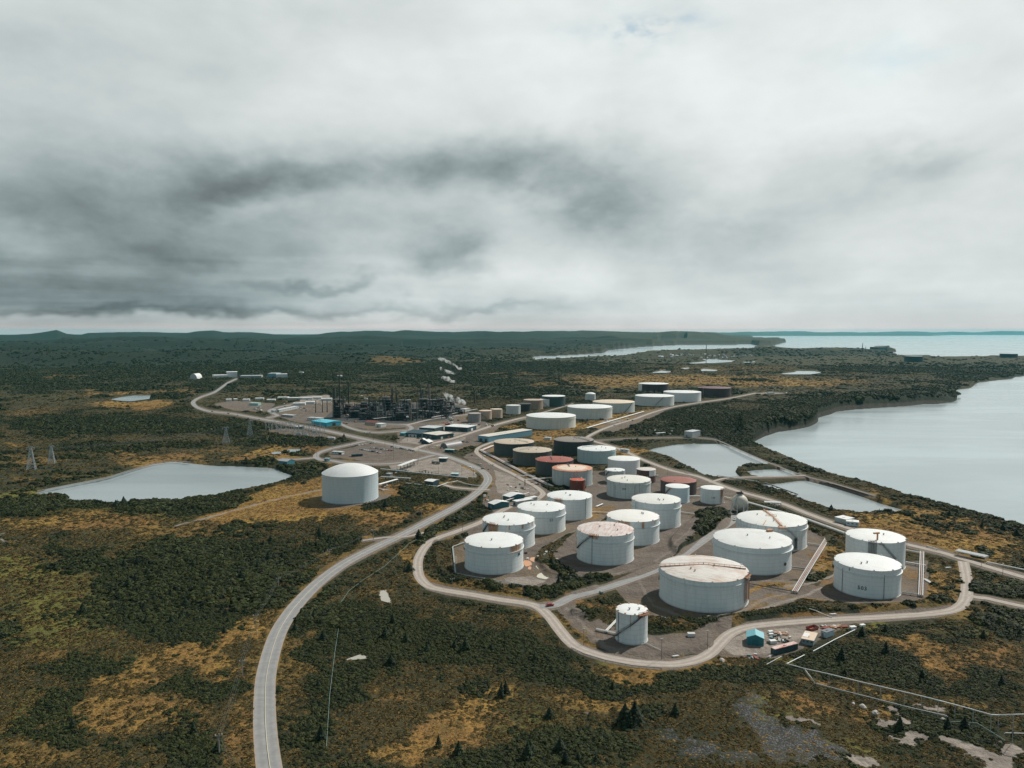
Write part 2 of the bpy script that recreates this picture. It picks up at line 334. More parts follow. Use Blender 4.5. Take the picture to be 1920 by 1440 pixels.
# dark thickets and wood, with shading of the far ridges painted in
for c in [(290,1110,140,60,1,.7,-20),(330,1180,120,40,1,.7),(400,1060,100,26,1,.7),(450,1040,80,16,.9,.7),(260,945,270,9,1,.5),(40,945,60,14,.8),(620,1030,120,16,.8,.8,-12),(700,1010,60,12,.8,.7),(430,1020,130,12,.9,.6),
 (90,1265,80,30,.7,.8),(120,1350,60,50,.8,.8),(400,1290,90,26,.8,.8),(330,1350,60,30,.5,.8),(360,1400,70,30,.8,.8),(560,1230,26,60,.8,.8),(600,1350,40,60,.9,.8),(600,1180,60,30,.9,.8),(700,1190,120,36,1,.8),(640,1280,80,30,.9,.8),(760,1230,80,20,.7,.9),
 (920,1300,40,20,1,.7),(880,1230,120,26,.9,.8),(1000,1240,60,26,.9,.8),(1080,1275,120,16,.9,.8,8),(1320,1280,160,22,1,.7),(1400,1260,110,16,.9,.8),(1480,1270,50,26,1,.6),(1180,1330,30,22,1,.5),(1050,1400,90,26,.9,.8),(900,1420,80,20,.7,.8),
 (1590,1250,90,26,1,.7,15),(1700,1280,110,14,1,.7,12),(1620,1200,60,10,.9,.7),(1870,1280,60,30,.8,.8),(1760,1200,80,14,.6,.8),(1700,1365,90,22,1,.7,10),(1830,1370,60,26,.9,.8,15),(1880,1180,50,16,.8),(1870,1110,40,12,.9,.7),
 (1310,1000,45,14,1,.5,-45),(1340,975,30,12,.9,.5,-20),(1085,1020,70,8,1,.6,-35),(1040,1068,30,7,1,.6,20),(1300,1155,90,7,1,.6),(1500,1148,120,6,1,.6,-3),(1650,1143,110,6,1,.6),(900,1108,60,8,1,.6,8),(1080,1100,60,6,1,.6,-10),(1160,1082,60,4,.9,.6),(1205,1170,60,6,.9,.6),(1080,1145,25,8,1,.6,10),(825,1030,12,45,.9,.6,-5),(1720,1010,120,10,.6,.8,10),(1640,960,120,9,.6,.8),(1830,1030,60,8,.8,.8),
 (1510,780,130,34,1,.35,-10),(1400,800,150,30,1,.4),(1650,750,150,14,1,.4),(1780,735,40,18,1,.4),(1300,775,80,16,.8,.7),(1860,695,120,14,.9,.6),(1700,690,160,8,.8,.7),(1280,735,120,5,.8,.7),(1400,712,60,3,.9,.6),(1650,662,70,5,1,.6),(1480,664,120,4,.9,.6),
 (620,880,20,8,.6),(470,870,60,10,.9,.7),(580,890,70,12,1,.6),(540,830,90,12,1,.7),(660,832,60,4,.7),(250,790,260,10,.7,.9),(120,790,110,14,.8,.8),(200,810,120,9,.8,.8),(380,790,60,8,.8,.8),(430,805,70,10,.9,.7),(240,725,60,5,1,.6),(60,735,50,6,.7,.8),(100,725,100,6,.8),(300,740,60,8,.8,.6),(400,725,50,10,.8,.7),(620,735,150,4,.8,.7),(1000,735,120,12,.9,.7),(900,715,160,6,.9,.7),(350,680,500,22,.8,.9),(300,655,700,26,1,.8),(900,690,300,14,.6,.9),(300,705,500,14,.5,.9),(900,650,300,14,1,.9),(950,684,200,5,.9,.7),(770,945,110,12,.9,.7,-8),(790,925,60,8,.9,.6),(1330,815,120,5,.9,.6),(1170,830,60,4,.8)]: ell(R_dark, *c)
for c in [(1420,1365,60,22,.95,.6,20),(1480,1395,80,26,.95,.6,25),(1300,1410,60,26,.8,.7),(1240,1380,40,20,.6,.8),(1530,1425,60,20,.8,.6),(1400,1430,80,20,.6,.8)]: ell(R_rock, *c)
for c in [(1280,1065,30,10,.0)]: pass
PUD = [[(710,1116),(714,1108),(722,1105),(726,1112),(731,1122),(735,1130),(724,1129),(715,1126)],[(645,1238),(660,1232),(672,1228),(684,1229),(690,1234),(676,1236),(660,1237)]]
for t in ([(1038,1022),(1062,1006),(1100,990),(1134,972)],[(1065,1076),(1100,1081),(1160,1078),(1220,1056),(1262,1030),(1292,1000)],[(1200,1095),(1222,1135),(1300,1160),(1380,1150),(1430,1128),(1480,1112)],[(1060,1140),(1090,1170),(1110,1200),(1150,1222),(1220,1232)],[(860,1040),(858,1075),(900,1092),(985,1098)],[(1420,1088),(1500,1092),(1540,1060)],[(930,935),(960,915),(990,905)]): stroke(R_pale, t, wpx(t, 2.6), .5)
for p in PUD: fill(R_flat, p); fill(R_pale, p, .9); stroke(R_flat, p+[p[0]], 14)
# vegetated banks round the yards
berms = [([(1085,1000),(1050,1016),(1022,1034),(1013,1050),(1028,1070),(1055,1078)],9,2.2),([(1100,1082),(1150,1083),(1200,1070),(1230,1058)],6,1.6),([(1272,1020),(1300,995),(1325,975),(1350,972)],22,3.5),
 ([(820,1022),(822,1062),(848,1085),(935,1103),(1000,1110)],8,1.8),([(1030,1110),(1080,1104),(1115,1096)],7,1.5),([(1215,1168),(1306,1172),(1330,1166)],10,2.4),([(1350,1163),(1483,1147),(1560,1140),(1640,1138),(1720,1137),(1775,1128)],9,2),
 ([(1075,1148),(1100,1156),(1125,1152)],7,2.4),([(1120,1205),(1150,1218),(1215,1230),(1290,1222),(1330,1205)],6,1.4),([(1185,835),(1230,855),(1290,882)],4,1.2),([(1385,880),(1400,879),(1470,876),(1500,884)],4,1.6)]
HB = raster()
for pts, w, h in berms:
    t = raster(); stroke(t, pts, w*1.4); t = blur(t, 3)*1.25; HB = np.maximum(HB, np.minimum(t, 1)*h)
rise = raster(); stroke(rise, [(1400,800),(1470,782),(1540,768),(1620,752),(1700,746),(1765,742)], [30,34,26,18,16,14]); HB = np.maximum(HB, np.minimum(blur(rise, 8, 5)*1.3, 1)*13)
for c in [(1555,660,55,2.2,24),(1612,662,40,2.0,15),(1380,664,120,2,9),(1830,676,30,2,3),(1270,668,70,2,10),(1655,658.5,14,1.2,8)]:
    t = raster(); ell(t, c[0], c[1], c[2], c[3], 1, 1.6); HB = np.maximum(HB, t*c[4])
R_sea = raster()
for p in (bay, outer, cove): fill(R_sea, down(p, SEA))
R_sea[:, -1] = R_sea[:, -2]
t = raster(); fill(t, down(isle, SEA)); R_sea = np.clip(R_sea-t, 0, 1)
R_pond = raster(); R_pondz = raster()
for nm, p in ponds.items():
    fill(R_pond, down(p, PZ.get(nm, -.6)))
near = (np.arange(RH)[:, None] > 60)
def blurn(R, k): return np.where(near, blur(R, k), blur(R, 1, 0))
R_seaS = blurn(R_sea, 2); R_pondS = np.where(near, blur(R_pond, 1), R_pond)
R_flatS = np.clip(blurn(R_flat, 4)*1.6, 0, 1)
R_grav = blurn(R_grav, 2); R_pale = blurn(R_pale, 1); R_road1 = blur(R_road, 1, 1)
R_shore = R_seaS*1.0
for _r in (R_gold, R_olive, R_dark): _r[:] = blurn(_r, 2)
_hx = np.array([a for a, b in hz_tab], float); _hy = np.array([b for a, b in hz_tab], float)
RID = [(7300, 520, [(120,632),(220,629.5),(300,631),(360,634),(420,633),(480,637)]), (5600, 400, [(-700,648),(-50,646),(60,643.5),(170,646),(260,650)]), (5400, 380, [(560,650),(640,646),(720,649),(800,655)]), (7000, 450, [(860,642),(940,640),(1010,644),(1070,650)]), (3700, 300, [(500,668),(600,664),(690,668),(760,672)]), (6200, 620, [(-700,638),(0,640),(90,638.5),(160,640),(230,637),(330,637),(420,638.5),(500,640),(560,643),(620,649),(690,660)]),
 (8200, 650, [(480,640),(560,634),(620,632.5),(660,629),(720,631),(780,634),(850,637),(930,633),(1000,637),(1060,642),(1120,650)]),
 (9300, 500, [(1000,640),(1060,633),(1120,630),(1180,634),(1230,640)]), (4300, 420, [(-700,655),(60,654),(200,657),(330,655),(460,660),(600,668)]),
 (5000, 420, [(700,662),(800,655),(900,652),(980,657),(1040,664)])]
def ground_h(x, y):
    x = np.asarray(x, float); y = np.asarray(y, float)
    px, py = proj(x, np.maximum(y, 20.0)); r = np.hypot(x, y)
    fl = samp(R_flatS, px, py)
    near_amp = 1-np.clip((r-900)/2500, 0, 1)
    h = (fbm(x/90, y/90, 3, 1)-.5)*7*near_amp+(fbm(x/14, y/14, 2, 5)-.5)*1.6*near_amp
    h += (fbm(x/600, y/600, 4, 9)-.42)*46*np.clip((r-2600)/4500, 0, 1)
    rg = 1-np.abs(fbm(x/2600, y/1300, 4, 21)*2-1)
    h += np.clip(rg-.55, 0, 1)*2.2*np.clip((r-4800)/2500, 0, 1)*np.clip((HC-18-r*.0065), 12, 110)
    pxh = 960+F*x/np.maximum(y, 20.0)/CT
    crest = HC+11500*(622-np.interp(pxh, _hx, _hy))/F
    rq = r-11500-(fbm(x/1100, x*0, 3, 35)-.5)*2200; g = np.clip(1-np.where(rq < 0, -rq/1500, rq/4200), 0, 1); g = g*g*(3-2*g)
    far = np.clip((r-8000)/2500, 0, 1)
    h = h*(1-far)+far*np.maximum(crest-14+(fbm(x/420, y/1500, 4, 33)-.5)*62, 8)*np.clip(1.15-(r-12000)/9000, .25, 1)*np.where(rq < 0, .30+.70*g, 1)*np.clip(.62+.9*fbm(x/1500, y/700, 3, 44), .5, 1)
    for rc, w_, tab in RID:
        yy = np.interp(pxh, [a for a, b in tab], [b for a, b in tab]); on = np.interp(pxh, [tab[0][0]-60, tab[0][0], tab[-1][0], tab[-1][0]+60], [0, 1, 1, 0])
        q_ = r-rc-(fbm(x/700, x*0, 3, int(rc))-.5)*700; gz = np.exp(-np.where(q_ < 0, (q_/(w_*.42))**2, (q_/(w_*1.5))**2)); h = np.maximum(h, on*gz*(HC-rc*(yy-622)/F+(fbm(x/240, y/500, 4, int(rc))-.5)*60))
    low = np.clip((pxh-1330)/90, 0, 1)*np.clip((r-6500)/1500, 0, 1)
    h = h*(1-low)+low*(20+fbm(x/900, y/900, 4, 40)*60)
    h = h*(1-.7*np.clip((pxh-1440)/60, 0, 1)*np.clip((r-3500)/800, 0, 1)*np.clip((7500-r)/800, 0, 1))
    h = np.maximum(h*(1-fl), -3)+samp(HB, px, py)
    s = samp(R_seaS, px, py); s = s*s*(3-2*s); h = h*(1-s)+(-15)*s
    p = samp(R_pondS, px, py); h = h*(1-p)+(-5.5)*p
    return h
def hz(x, y): return float(ground_h(np.array([x]), np.array([y]))[0])
def GH(px, py):
    "point of the real relief seen at the pixel (a few fixed-point steps)"
    z = 0.0
    for _ in range(4):
        P = G(px, py, z); z = hz(P.x, P.y)
    return Vector((P.x, P.y, z))
# ---- the terrain sheet
az = np.concatenate([np.linspace(-1.25, -.66, 120)[:-1], np.linspace(-.66, .66, 1250), np.linspace(.66, 1.25, 120)[1:]])
dep1 = np.arange(3000, 1700, -60.0); dep2 = np.arange(1700, 690, -1.9)
def rr(py): return np.array([G(960, p).y for p in py])
rad = np.concatenate([rr(dep1), rr(dep2)]); rad = np.concatenate([[8.0, 25.0], rad[rad > 40]])
rad = np.unique(rad); rad = np.concatenate([rad, np.geomspace(rad[-1]*1.008, 40000, 330)])
AA, RR = np.meshgrid(az, rad); XX = RR*np.sin(AA); YY = RR*np.cos(AA)
ZZ = ground_h(XX.ravel(), YY.ravel()).reshape(XX.shape)
PX, PY = proj(XX, np.maximum(YY, 20.0))
na, nr = len(az), len(rad)
V = np.stack([XX.ravel(), YY.ravel(), ZZ.ravel()], 1)
i = np.arange((nr-1)*na).reshape(nr-1, na)[:, :-1].ravel()
Fq = np.stack([i, i+1, i+na+1, i+na], 1)
ma, k, p = new_mat('ground')
pos = k.new('ShaderNodeNewGeometry').outputs['Position']
A = k.new('ShaderNodeAttribute', attribute_name='cover_a'); B = k.new('ShaderNodeAttribute', attribute_name='cover_b')
sa = k.new('ShaderNodeSeparateColor', i_0=A.outputs['Color']); sb = k.new('ShaderNodeSeparateColor', i_0=B.outputs['Color'])
g_grav, g_gold, g_dark = sa.outputs; g_pale, g_olive, g_rock = sb.outputs; g_road = A.outputs['Alpha']; g_shore = B.outputs['Alpha']
n_f = k.noise(pos, .55, 5, .65); n_m = k.noise(pos, .09, 6, .62); n_l = k.noise(pos, .014, 5, .6); n_x = k.noise(pos, .0022, 5, .6)
vor = k.new('ShaderNodeTexVoronoi', i_Vector=pos, i_Scale=1.3)
def thr(mask, n, kk=.9, w=.12):
    return k.ss(k.m('ADD', mask, k.m('MULTIPLY', k.m('SUBTRACT', n, .5), kk)), .5-w, .5+w)
nn2 = k.m('ADD', k.m('MULTIPLY', n_m, .45), k.m('ADD', k.m('MULTIPLY', n_f, .3), k.m('MULTIPLY', n_l, .25)))
n_g = k.noise(pos, .22, 5, .68)
base = k.mix(k.ss(n_m, .38, .62), (.018,.027,.014), (.044,.042,.020))
base = k.mix(k.m('MULTIPLY', k.ss(n_g, .50, .64), .45), base, (.095,.066,.028))
base = k.mix(k.m('MULTIPLY', k.ss(n_l, .44, .62), .55), base, (.075,.062,.028))
base = k.mix(k.m('MULTIPLY', k.ss(n_f, .45, .75), .45), base, (.085,.066,.030))
base = k.mix(k.m('MULTIPLY', k.ss(n_x, .5, .62), .25), base, (.09,.07,.032))
oli = k.mix(k.ss(n_f, .35, .65), (.095,.105,.024), (.215,.190,.042))
base = k.mix(k.m('MULTIPLY', thr(g_olive, nn2, 1.8, .3), .75), base, oli)
gold = k.mix(k.ss(n_l, .35, .65), (.40,.245,.058), (.27,.140,.050)); gold = k.mix(k.m('MULTIPLY', k.ss(n_m, .45, .68), .7), gold, (.13,.088,.032)); gold = k.mix(k.m('MULTIPLY', k.ss(n_g, .48, .62), .65), gold, (.060,.055,.024)); gold = k.mix(k.m('MULTIPLY', k.ss(n_f, .46, .62), .5), gold, (.06,.050,.024))
nn = k.m('ADD', k.m('MULTIPLY', n_m, .6), k.m('MULTIPLY', n_f, .4))
base = k.mix(k.m('MULTIPLY', thr(k.m('MULTIPLY', g_gold, .92), nn2, 1.9, .28), .9), base, gold)
dk = k.mix(k.ss(n_f, .35, .7), (.008,.014,.008), (.021,.029,.015))
base = k.mix(k.m('MULTIPLY', thr(g_dark, nn2, 1.3, .3), .9), base, dk)
stone = k.mix(k.ss(vor.outputs['Distance'], .1, .6), (.20,.205,.215), (.05,.052,.056))
base = k.mix(k.m('MULTIPLY', thr(k.m('MULTIPLY', g_rock, .8), k.noise(pos, .22, 7, .78), 3.2, .3), .75), base, stone)
gr = k.mix(k.ss(n_m, .35, .65), (.125,.102,.086), (.190,.158,.133)); gr = k.mix(k.m('MULTIPLY', k.ss(n_f, .35, .7), .5), gr, (.090,.076,.066))
gr = k.mix(k.m('MULTIPLY', k.ss(n_l, .50, .62), .55), gr, (.17,.12,.062)); gr = k.mix(k.m('MULTIPLY', k.ss(n_x, .48, .60), .35), gr, (.20,.165,.14))
base = k.mix(thr(g_grav, nn, .7, .10), base, gr)
base = k.mix(k.m('MULTIPLY', thr(k.m('MULTIPLY', g_gold, .70), nn2, 1.9, .25), .8), base, gold)
pl = k.mix(k.ss(nn, .38, .62), (.33,.285,.245), (.20,.172,.150))
base = k.mix(thr(g_pale, nn, .8, .12), base, pl)
base = k.mix(k.ss(g_road, .3, .8), base, k.mix(n_f, (.23,.19,.16), (.14,.115,.095)))
base = k.mix(k.m('MULTIPLY', k.ss(g_shore, .42, .52), .6), base, k.mix(n_m, (.13,.105,.09), (.035,.037,.034)))
k.put(p.inputs['Base Color'], base); p.inputs['Roughness'].default_value = .95; p.inputs['Specular IOR Level'].default_value = .15
bump = k.new('ShaderNodeBump', i_Height=k.m('ADD', n_f, k.m('MULTIPLY', n_m, 2.5)), i_Distance=1.1, i_Strength=.8); k.put(p.inputs['Normal'], bump.outputs[0])
me = np_mesh('ground', V, Fq, ma)
me.polygons.foreach_set('use_smooth', np.ones(len(me.polygons), bool))
def put_attr(me, nm, chans):
    a = me.attributes.new(nm, 'FLOAT_COLOR', 'POINT'); a.data.foreach_set('color', np.stack(chans, -1).astype(np.float32).ravel())
q = lambda R: samp(R, PX, PY).ravel()
def warp(x, y, px, py, amp=1.0):
    "patches of growth get ragged outlines: the map is read at a spot shifted by ground noise"
    s = np.clip((py-622)/500, .03, 1.2)*amp
    wx = (fbm(x/45, y/45, 4, 61)-.5)*150+(fbm(x/9, y/9, 3, 63)-.5)*50; wy = (fbm(x/45, y/60, 4, 62)-.5)*80+(fbm(x/9, y/12, 3, 64)-.5)*26
    return px+wx*s, py+wy*s
WX, WY = warp(XX, YY, PX, PY)
qw = lambda R: samp(R, WX, WY).ravel()
WX2, WY2 = warp(XX, YY, PX, PY, .16)
qs = lambda R: samp(R, WX2, WY2).ravel()
put_attr(me, 'cover_a', [qs(R_grav), qw(R_gold), qw(R_dark), q(R_road1)])
put_attr(me, 'cover_b', [np.maximum(qs(R_pale), qw(R_tan)), qw(R_olive), qw(R_rock), q(R_shore)])
ground = link(bpy.data.objects.new('ground', me)); tag(ground, 'rolling scrubland of dark green brush, golden grass and bare gravel yards', kind='structure')
# ---- far coast across the open sea
def ridge(name, px0, px1, ydist, top, seed, mat, thick=3000):
    n = 400; vs = []; xs = np.linspace(px0, px1, n)
    hh = fbm(xs/70, xs*0, 5, seed); edge = np.clip(np.minimum((xs-px0), (px1-xs))/60, 0, 1)
    for x, h, e in zip(xs, hh, edge):
        zt = SEA-4+(top*(.35+1.1*h))*e+4*e; X = (x-960)/F*ydist/CT
        vs += [(X, ydist-thick*.5, SEA-6), (X, ydist-thick*.3, SEA+zt*.5), (X, ydist, zt), (X, ydist+thick, SEA-6)]
    v = np.array(vs); i = np.arange(n-1)*4; f = np.concatenate([np.stack([i+j, i+4+j, i+5+j, i+1+j], 1) for j in range(3)])
    me = np_mesh(name, v, f, mat); me.polygons.foreach_set('use_smooth', np.ones(len(me.polygons), bool))
    return tag(link(bpy.data.objects.new(name, me)), kind='structure')
mfar, k, p = new_mat('far_land'); pos = k.new('ShaderNodeNewGeometry').outputs['Position']
k.put(p.inputs['Base Color'], k.mix(k.noise(pos, .002, 5), (.03,.045,.03), (.07,.07,.045))); p.inputs['Roughness'].default_value = 1
ridge('hills', 1180, 1760, 30000, 120, 3, mfar)
ridge('hills', 1250, 3300, 38500, 175, 8, mfar, 3000)
# ---- water
def water_mat(name, col, wave, rough):
    m, k, p = new_mat(name); pos = k.new('ShaderNodeNewGeometry').outputs['Position']
    a = k.noise(k.vm('MULTIPLY', pos, (1, .35, 1)), wave, 5, .6); b = k.noise(k.vm('MULTIPLY', pos, (.25, 1, 1)), .006, 5, .6, .6)
    k.put(p.inputs['Base Color'], k.mix(k.ss(b, .38, .66), col, [c*1.25 for c in col]))
    k.put(p.inputs['Roughness'], k.m('ADD', rough, k.m('MULTIPLY', k.ss(b, .4, .62), .10)))
    p.inputs['IOR'].default_value = 1.33
    bu = k.new('ShaderNodeBump', i_Height=a, i_Strength=.4, i_Distance=.35); k.put(p.inputs['Normal'], bu.outputs[0]); return m
m_sea = water_mat('sea_water', (.33,.395,.41), .25, .14); m_pond = water_mat('pond_water', (.26,.30,.31), .5, .05)  # pale base colours stand in for bright sky reflected in the water
o = MB().add([(-50000,-2000,SEA),(50000,-2000,SEA),(50000,41500,SEA),(-50000,41500,SEA)], [(0,1,2,3)]).build('sea', m_sea); tag(o, 'calm pale grey sea and bay', kind='structure')
def poly_obj(name, pts, z, mat, grow=1.0, label=None):
    P = [G(x, y, z) for x, y in pts]; c = sum(P, Vector())/len(P)
    P = [c+(a-c)*grow for a in P]
    for a in P: a.z = z
    import mathutils.geometry as mg
    tri = mg.tessellate_polygon([P]); o = MB().add(P, tri).build(name, mat)
    if o.data.polygons[0].normal.z < 0: o.data.flip_normals()
    return tag(o, label, kind='structure')
for nm, pts in ponds.items():
    z = PZ.get(nm, -.6); poly_obj('pond', pts, z, m_pond, 1.012 if z < -2 else 1.0, None)
poly_obj('ground', [(606,786),(630,764),(690,757),(760,755),(832,755),(872,763),(846,786),(800,792),(740,795),(660,792)], .035, flat('dark_apron', (.040,.042,.040), .9, 0, .5, .05), 1, 'dark paving under the refinery')  # flat dark sheet beneath the packed units
m_pud1, k, p = new_mat('muddy_puddle'); p.inputs['Base Color'].default_value = (.62,.34,.2,1); p.inputs['Roughness'].default_value = .12
m_pud2, k, p = new_mat('pale_puddle'); p.inputs['Base Color'].default_value = (.55,.53,.42,1); p.inputs['Roughness'].default_value = .15
m_pud3, k, p = new_mat('grey_puddle'); p.inputs['Base Color'].default_value = (.36,.34,.28,1); p.inputs['Roughness'].default_value = .15
def puddle(cx, cy, rx, ry, mat, z=.05, seed=0):
    pts = [(cx+rx*math.cos(t)*(1+.18*math.sin(2*t+seed)), cy+ry*math.sin(t)*(1+.15*math.cos(3*t+seed))) for t in [i*math.pi/9 for i in range(18)]]
    poly_obj('puddle', pts, z, mat)
puddle(989,1056,8,6,m_pud1); puddle(1001,1048.5,7,4.5,m_pud1,.09,2); puddle(1012,1062,6.5,5,m_pud2,.05,1); puddle(1020,1079,13,6.5,m_pud2,.05,3); puddle(993,1065,3.5,3,m_pud1,.05,4)
for pts in PUD: poly_obj('puddle', pts, .06, m_pud3)
# ---- roads
m_asph, k, p = new_mat('asphalt'); pos = k.new('ShaderNodeNewGeometry').outputs['Position']
uv = k.new('ShaderNodeAttribute', attribute_name='lane'); sx = k.new('ShaderNodeSeparateXYZ', i_0=uv.outputs['Vector'])
c = k.mix(k.ss(k.noise(pos, .25, 6, .65), .3, .7), (.225,.225,.225), (.30,.295,.285)); w = k.m('ABSOLUTE', sx.outputs[0])
tr = k.m('ABSOLUTE', k.m('SUBTRACT', w, .48)); c = k.mix(k.m('MULTIPLY', k.m('SUBTRACT', 1, k.ss(tr, .05, .3)), .35), c, (.17,.17,.175))
c = k.mix(k.ss(k.m('ADD', w, k.m('MULTIPLY', k.noise(pos, .4, 4), .25)), .98, 1.08), c, (.33,.26,.20))
k.put(p.inputs['Base Color'], c); p.inputs['Roughness'].default_value = .8
m_grv, k, p = new_mat('gravel_road'); pos = k.new('ShaderNodeNewGeometry').outputs['Position']
uv = k.new('ShaderNodeAttribute', attribute_name='lane'); sx = k.new('ShaderNodeSeparateXYZ', i_0=uv.outputs['Vector'])
w = k.m('ADD', k.m('ABSOLUTE', sx.outputs[0]), k.m('MULTIPLY', k.m('SUBTRACT', k.noise(pos, .12, 4), .5), .3))
c = k.mix(k.ss(k.noise(pos, .3, 6, .7), .3, .7), (.36,.315,.275), (.46,.41,.36))
tr = k.m('ABSOLUTE', k.m('SUBTRACT', w, .42)); c = k.mix(k.m('MULTIPLY', k.ss(tr, .08, .3), .6), c, (.27,.225,.19))
k.put(p.inputs['Base Color'], c); p.inputs['Roughness'].default_value = .95
m_line, k, p = new_mat('road_line'); p.inputs['Base Color'].default_value = (.62,.56,.42,1)
def smooth_line(P, n=8):
    out = []
    P = [P[0]*2-P[1]]+P+[P[-1]*2-P[-2]]
    for i in range(1, len(P)-2):
        for j in range(n):
            t = j/n; a, b, c, d = P[i-1:i+3]
            out.append(.5*((2*b)+(c-a)*t+(2*a-5*b+4*c-d)*t*t+(3*b-a-3*c+d)*t**3))
    out.append(P[-2]); return out
def ribbon(name, pts, w, z, mat, off=0.0, follow=False, label=None):
    P = smooth_line([G(x, y) for x, y in pts])
    vs = []; ln = []; fs = []
    ks = (-1, -.5, 0, .5, 1)
    for i, a in enumerate(P):
        d = (P[min(i+1, len(P)-1)]-P[max(i-1, 0)]); d.z = 0; d.normalize(); nrm = Vector((d.y, -d.x, 0))
        for s in ks:
            q = a+nrm*(off+s*w/2); vs.append((q.x, q.y, z)); ln.append((s, i, 0))
    m = len(ks)
    for i in range(len(P)-1):
        for j in range(m-1): fs.append((i*m+j, i*m+j+1, (i+1)*m+j+1, (i+1)*m+j))
    o = MB().add(vs, fs).build(name, mat); at = o.data.attributes.new('lane', 'FLOAT_VECTOR', 'POINT')
    at.data.foreach_set('vector', np.array(ln, np.float32).ravel())
    if o.data.polygons[0].normal.z < 0: o.data.flip_normals()
    return tag(o, label, kind='structure')
zz = .06
for nm, (pts, w, kd) in roads.items():
    ribbon('road', pts, w, zz, m_asph if kd == 'asphalt' else m_grv if kd == 'gravel' else flat('bank_track', (.17,.15,.135), .9, 0, .4, .2)); zz += .012
mp = roads['main'][0][:22]
ribbon('road_line', mp, .22, .30, m_line, .25)
# ================================================================== storage tanks
TANKS_XYR = []; KEEPOUT = []
def solve_tank(x0, x1, yb, yt):
    xc = (x0+x1)/2; R = (x1-x0)/2*mpp(G(xc, yb))
    for _ in range(12):
        P = G(xc, yb); d = Vector((P.x, P.y, 0)).normalized(); C = P+d*R
        # tangent extents of the base circle
        az = math.atan2(C.x, C.y); r = math.hypot(C.x, C.y); h = math.asin(min(.9, R/r))
        rt = math.sqrt(r*r-R*R)
        xl = proj(rt*math.sin(az-h), rt*math.cos(az-h))[0]; xr = proj(rt*math.sin(az+h), rt*math.cos(az+h))[0]
        R *= (x1-x0)/(xr-xl); xc += ((x0+x1)-(xl+xr))/2
    P = G(xc, yb); d = Vector((P.x, P.y, 0)).normalized(); C = P+d*R
    return C, R, zat(P, yt), d
def shell_mat(name, col, streak=.4, rust=0.0, spots=(), seams=0.0, low=None, H=16, R=20, vert=0.0, rustcol=(.30,.115,.045)):
    m, k, p = new_mat(name); tc = k.new('ShaderNodeTexCoord').outputs['Object']; s = k.new('ShaderNodeSeparateXYZ', i_0=tc); x, y, z = s.outputs
    an = k.m('ARCTAN2', y, x); cyl = k.new('ShaderNodeCombineXYZ', i_0=k.m('MULTIPLY', an, R), i_1=0.0, i_2=k.m('MULTIPLY', z, .16)).outputs[0]
    ns = k.noise(cyl, .42, 7, .68); nb = k.noise(tc, .14, 5, .6)
    c = k.mix(k.m('MULTIPLY', k.ss(ns, .42, .68), min(1, streak*1.0+.06)), col, [q*.62 for q in col])
    c = k.mix(k.m('MULTIPLY', k.ss(nb, .5, .72), streak*.6), c, (col[0]*.80, col[1]*.74, col[2]*.66))
    if low: c = k.mix(k.ss(k.m('ADD', z, k.m('MULTIPLY', k.m('SUBTRACT', ns, .5), 1.2)), H*.62, H*.66), low, c)
    # plate courses
    f = k.m('FRACT', k.m('DIVIDE', z, 2.4)); c = k.mix(k.m('MULTIPLY', k.m('LESS_THAN', f, .07), .38+seams), c, [q*.5 for q in col])
    fv = k.m('FRACT', k.m('DIVIDE', k.m('ADD', k.m('MULTIPLY', an, R), k.m('MULTIPLY', k.m('FLOOR', k.m('DIVIDE', z, 2.4)), 3.1)), 9.0))
    c = k.mix(k.m('MULTIPLY', k.m('LESS_THAN', fv, .02), .3+seams), c, [q*.5 for q in col])
    if vert: c = k.mix(k.m('MULTIPLY', k.m('LESS_THAN', k.m('FRACT', k.m('MULTIPLY', an, vert)), .06), .45), c, [q*.45 for q in col])
    topd = k.m('SUBTRACT', H, z)
    dr = k.m('MULTIPLY', k.ss(k.noise(cyl, 1.3, 6, .7), .54, .66), k.m('SUBTRACT', 1, k.ss(topd, 0, 7))); c = k.mix(k.m('MULTIPLY', dr, .5), c, (.30,.20,.12))
    if rust:
        nr = k.noise(cyl, .6, 6, .7); mk = k.m('MULTIPLY', k.ss(nr, .55-.2*rust, .75), k.m('SUBTRACT', 1, k.ss(topd, 0, 5)))
        c = k.mix(k.m('MULTIPLY', mk, min(1, rust*1.2)), c, rustcol)
    for (a0, w, depth) in spots:
        da = k.m('ABSOLUTE', k.m('SUBTRACT', an, a0)); nr = k.noise(cyl, 1.6, 6, .7)
        mk = k.m('MULTIPLY', k.m('SUBTRACT', 1, k.ss(da, w*.7, w)), k.m('SUBTRACT', 1, k.ss(topd, depth*.6, depth)))
        c = k.mix(k.m('MULTIPLY', mk, k.ss(nr, .3, .55)), c, k.mix(k.noise(cyl, 3, 3), rustcol, (.42,.25,.13)))
    base = k.m('SUBTRACT', 1, k.ss(z, .0, .9)); c = k.mix(k.m('MULTIPLY', base, .4), c, (.16,.13,.11))
    k.put(p.inputs['Base Color'], c); p.inputs['Roughness'].default_value = .55
    bu = k.new('ShaderNodeBump', i_Height=k.noise(cyl, .35, 3), i_Strength=.25, i_Distance=.4); k.put(p.inputs['Normal'], bu.outputs[0])
    return m
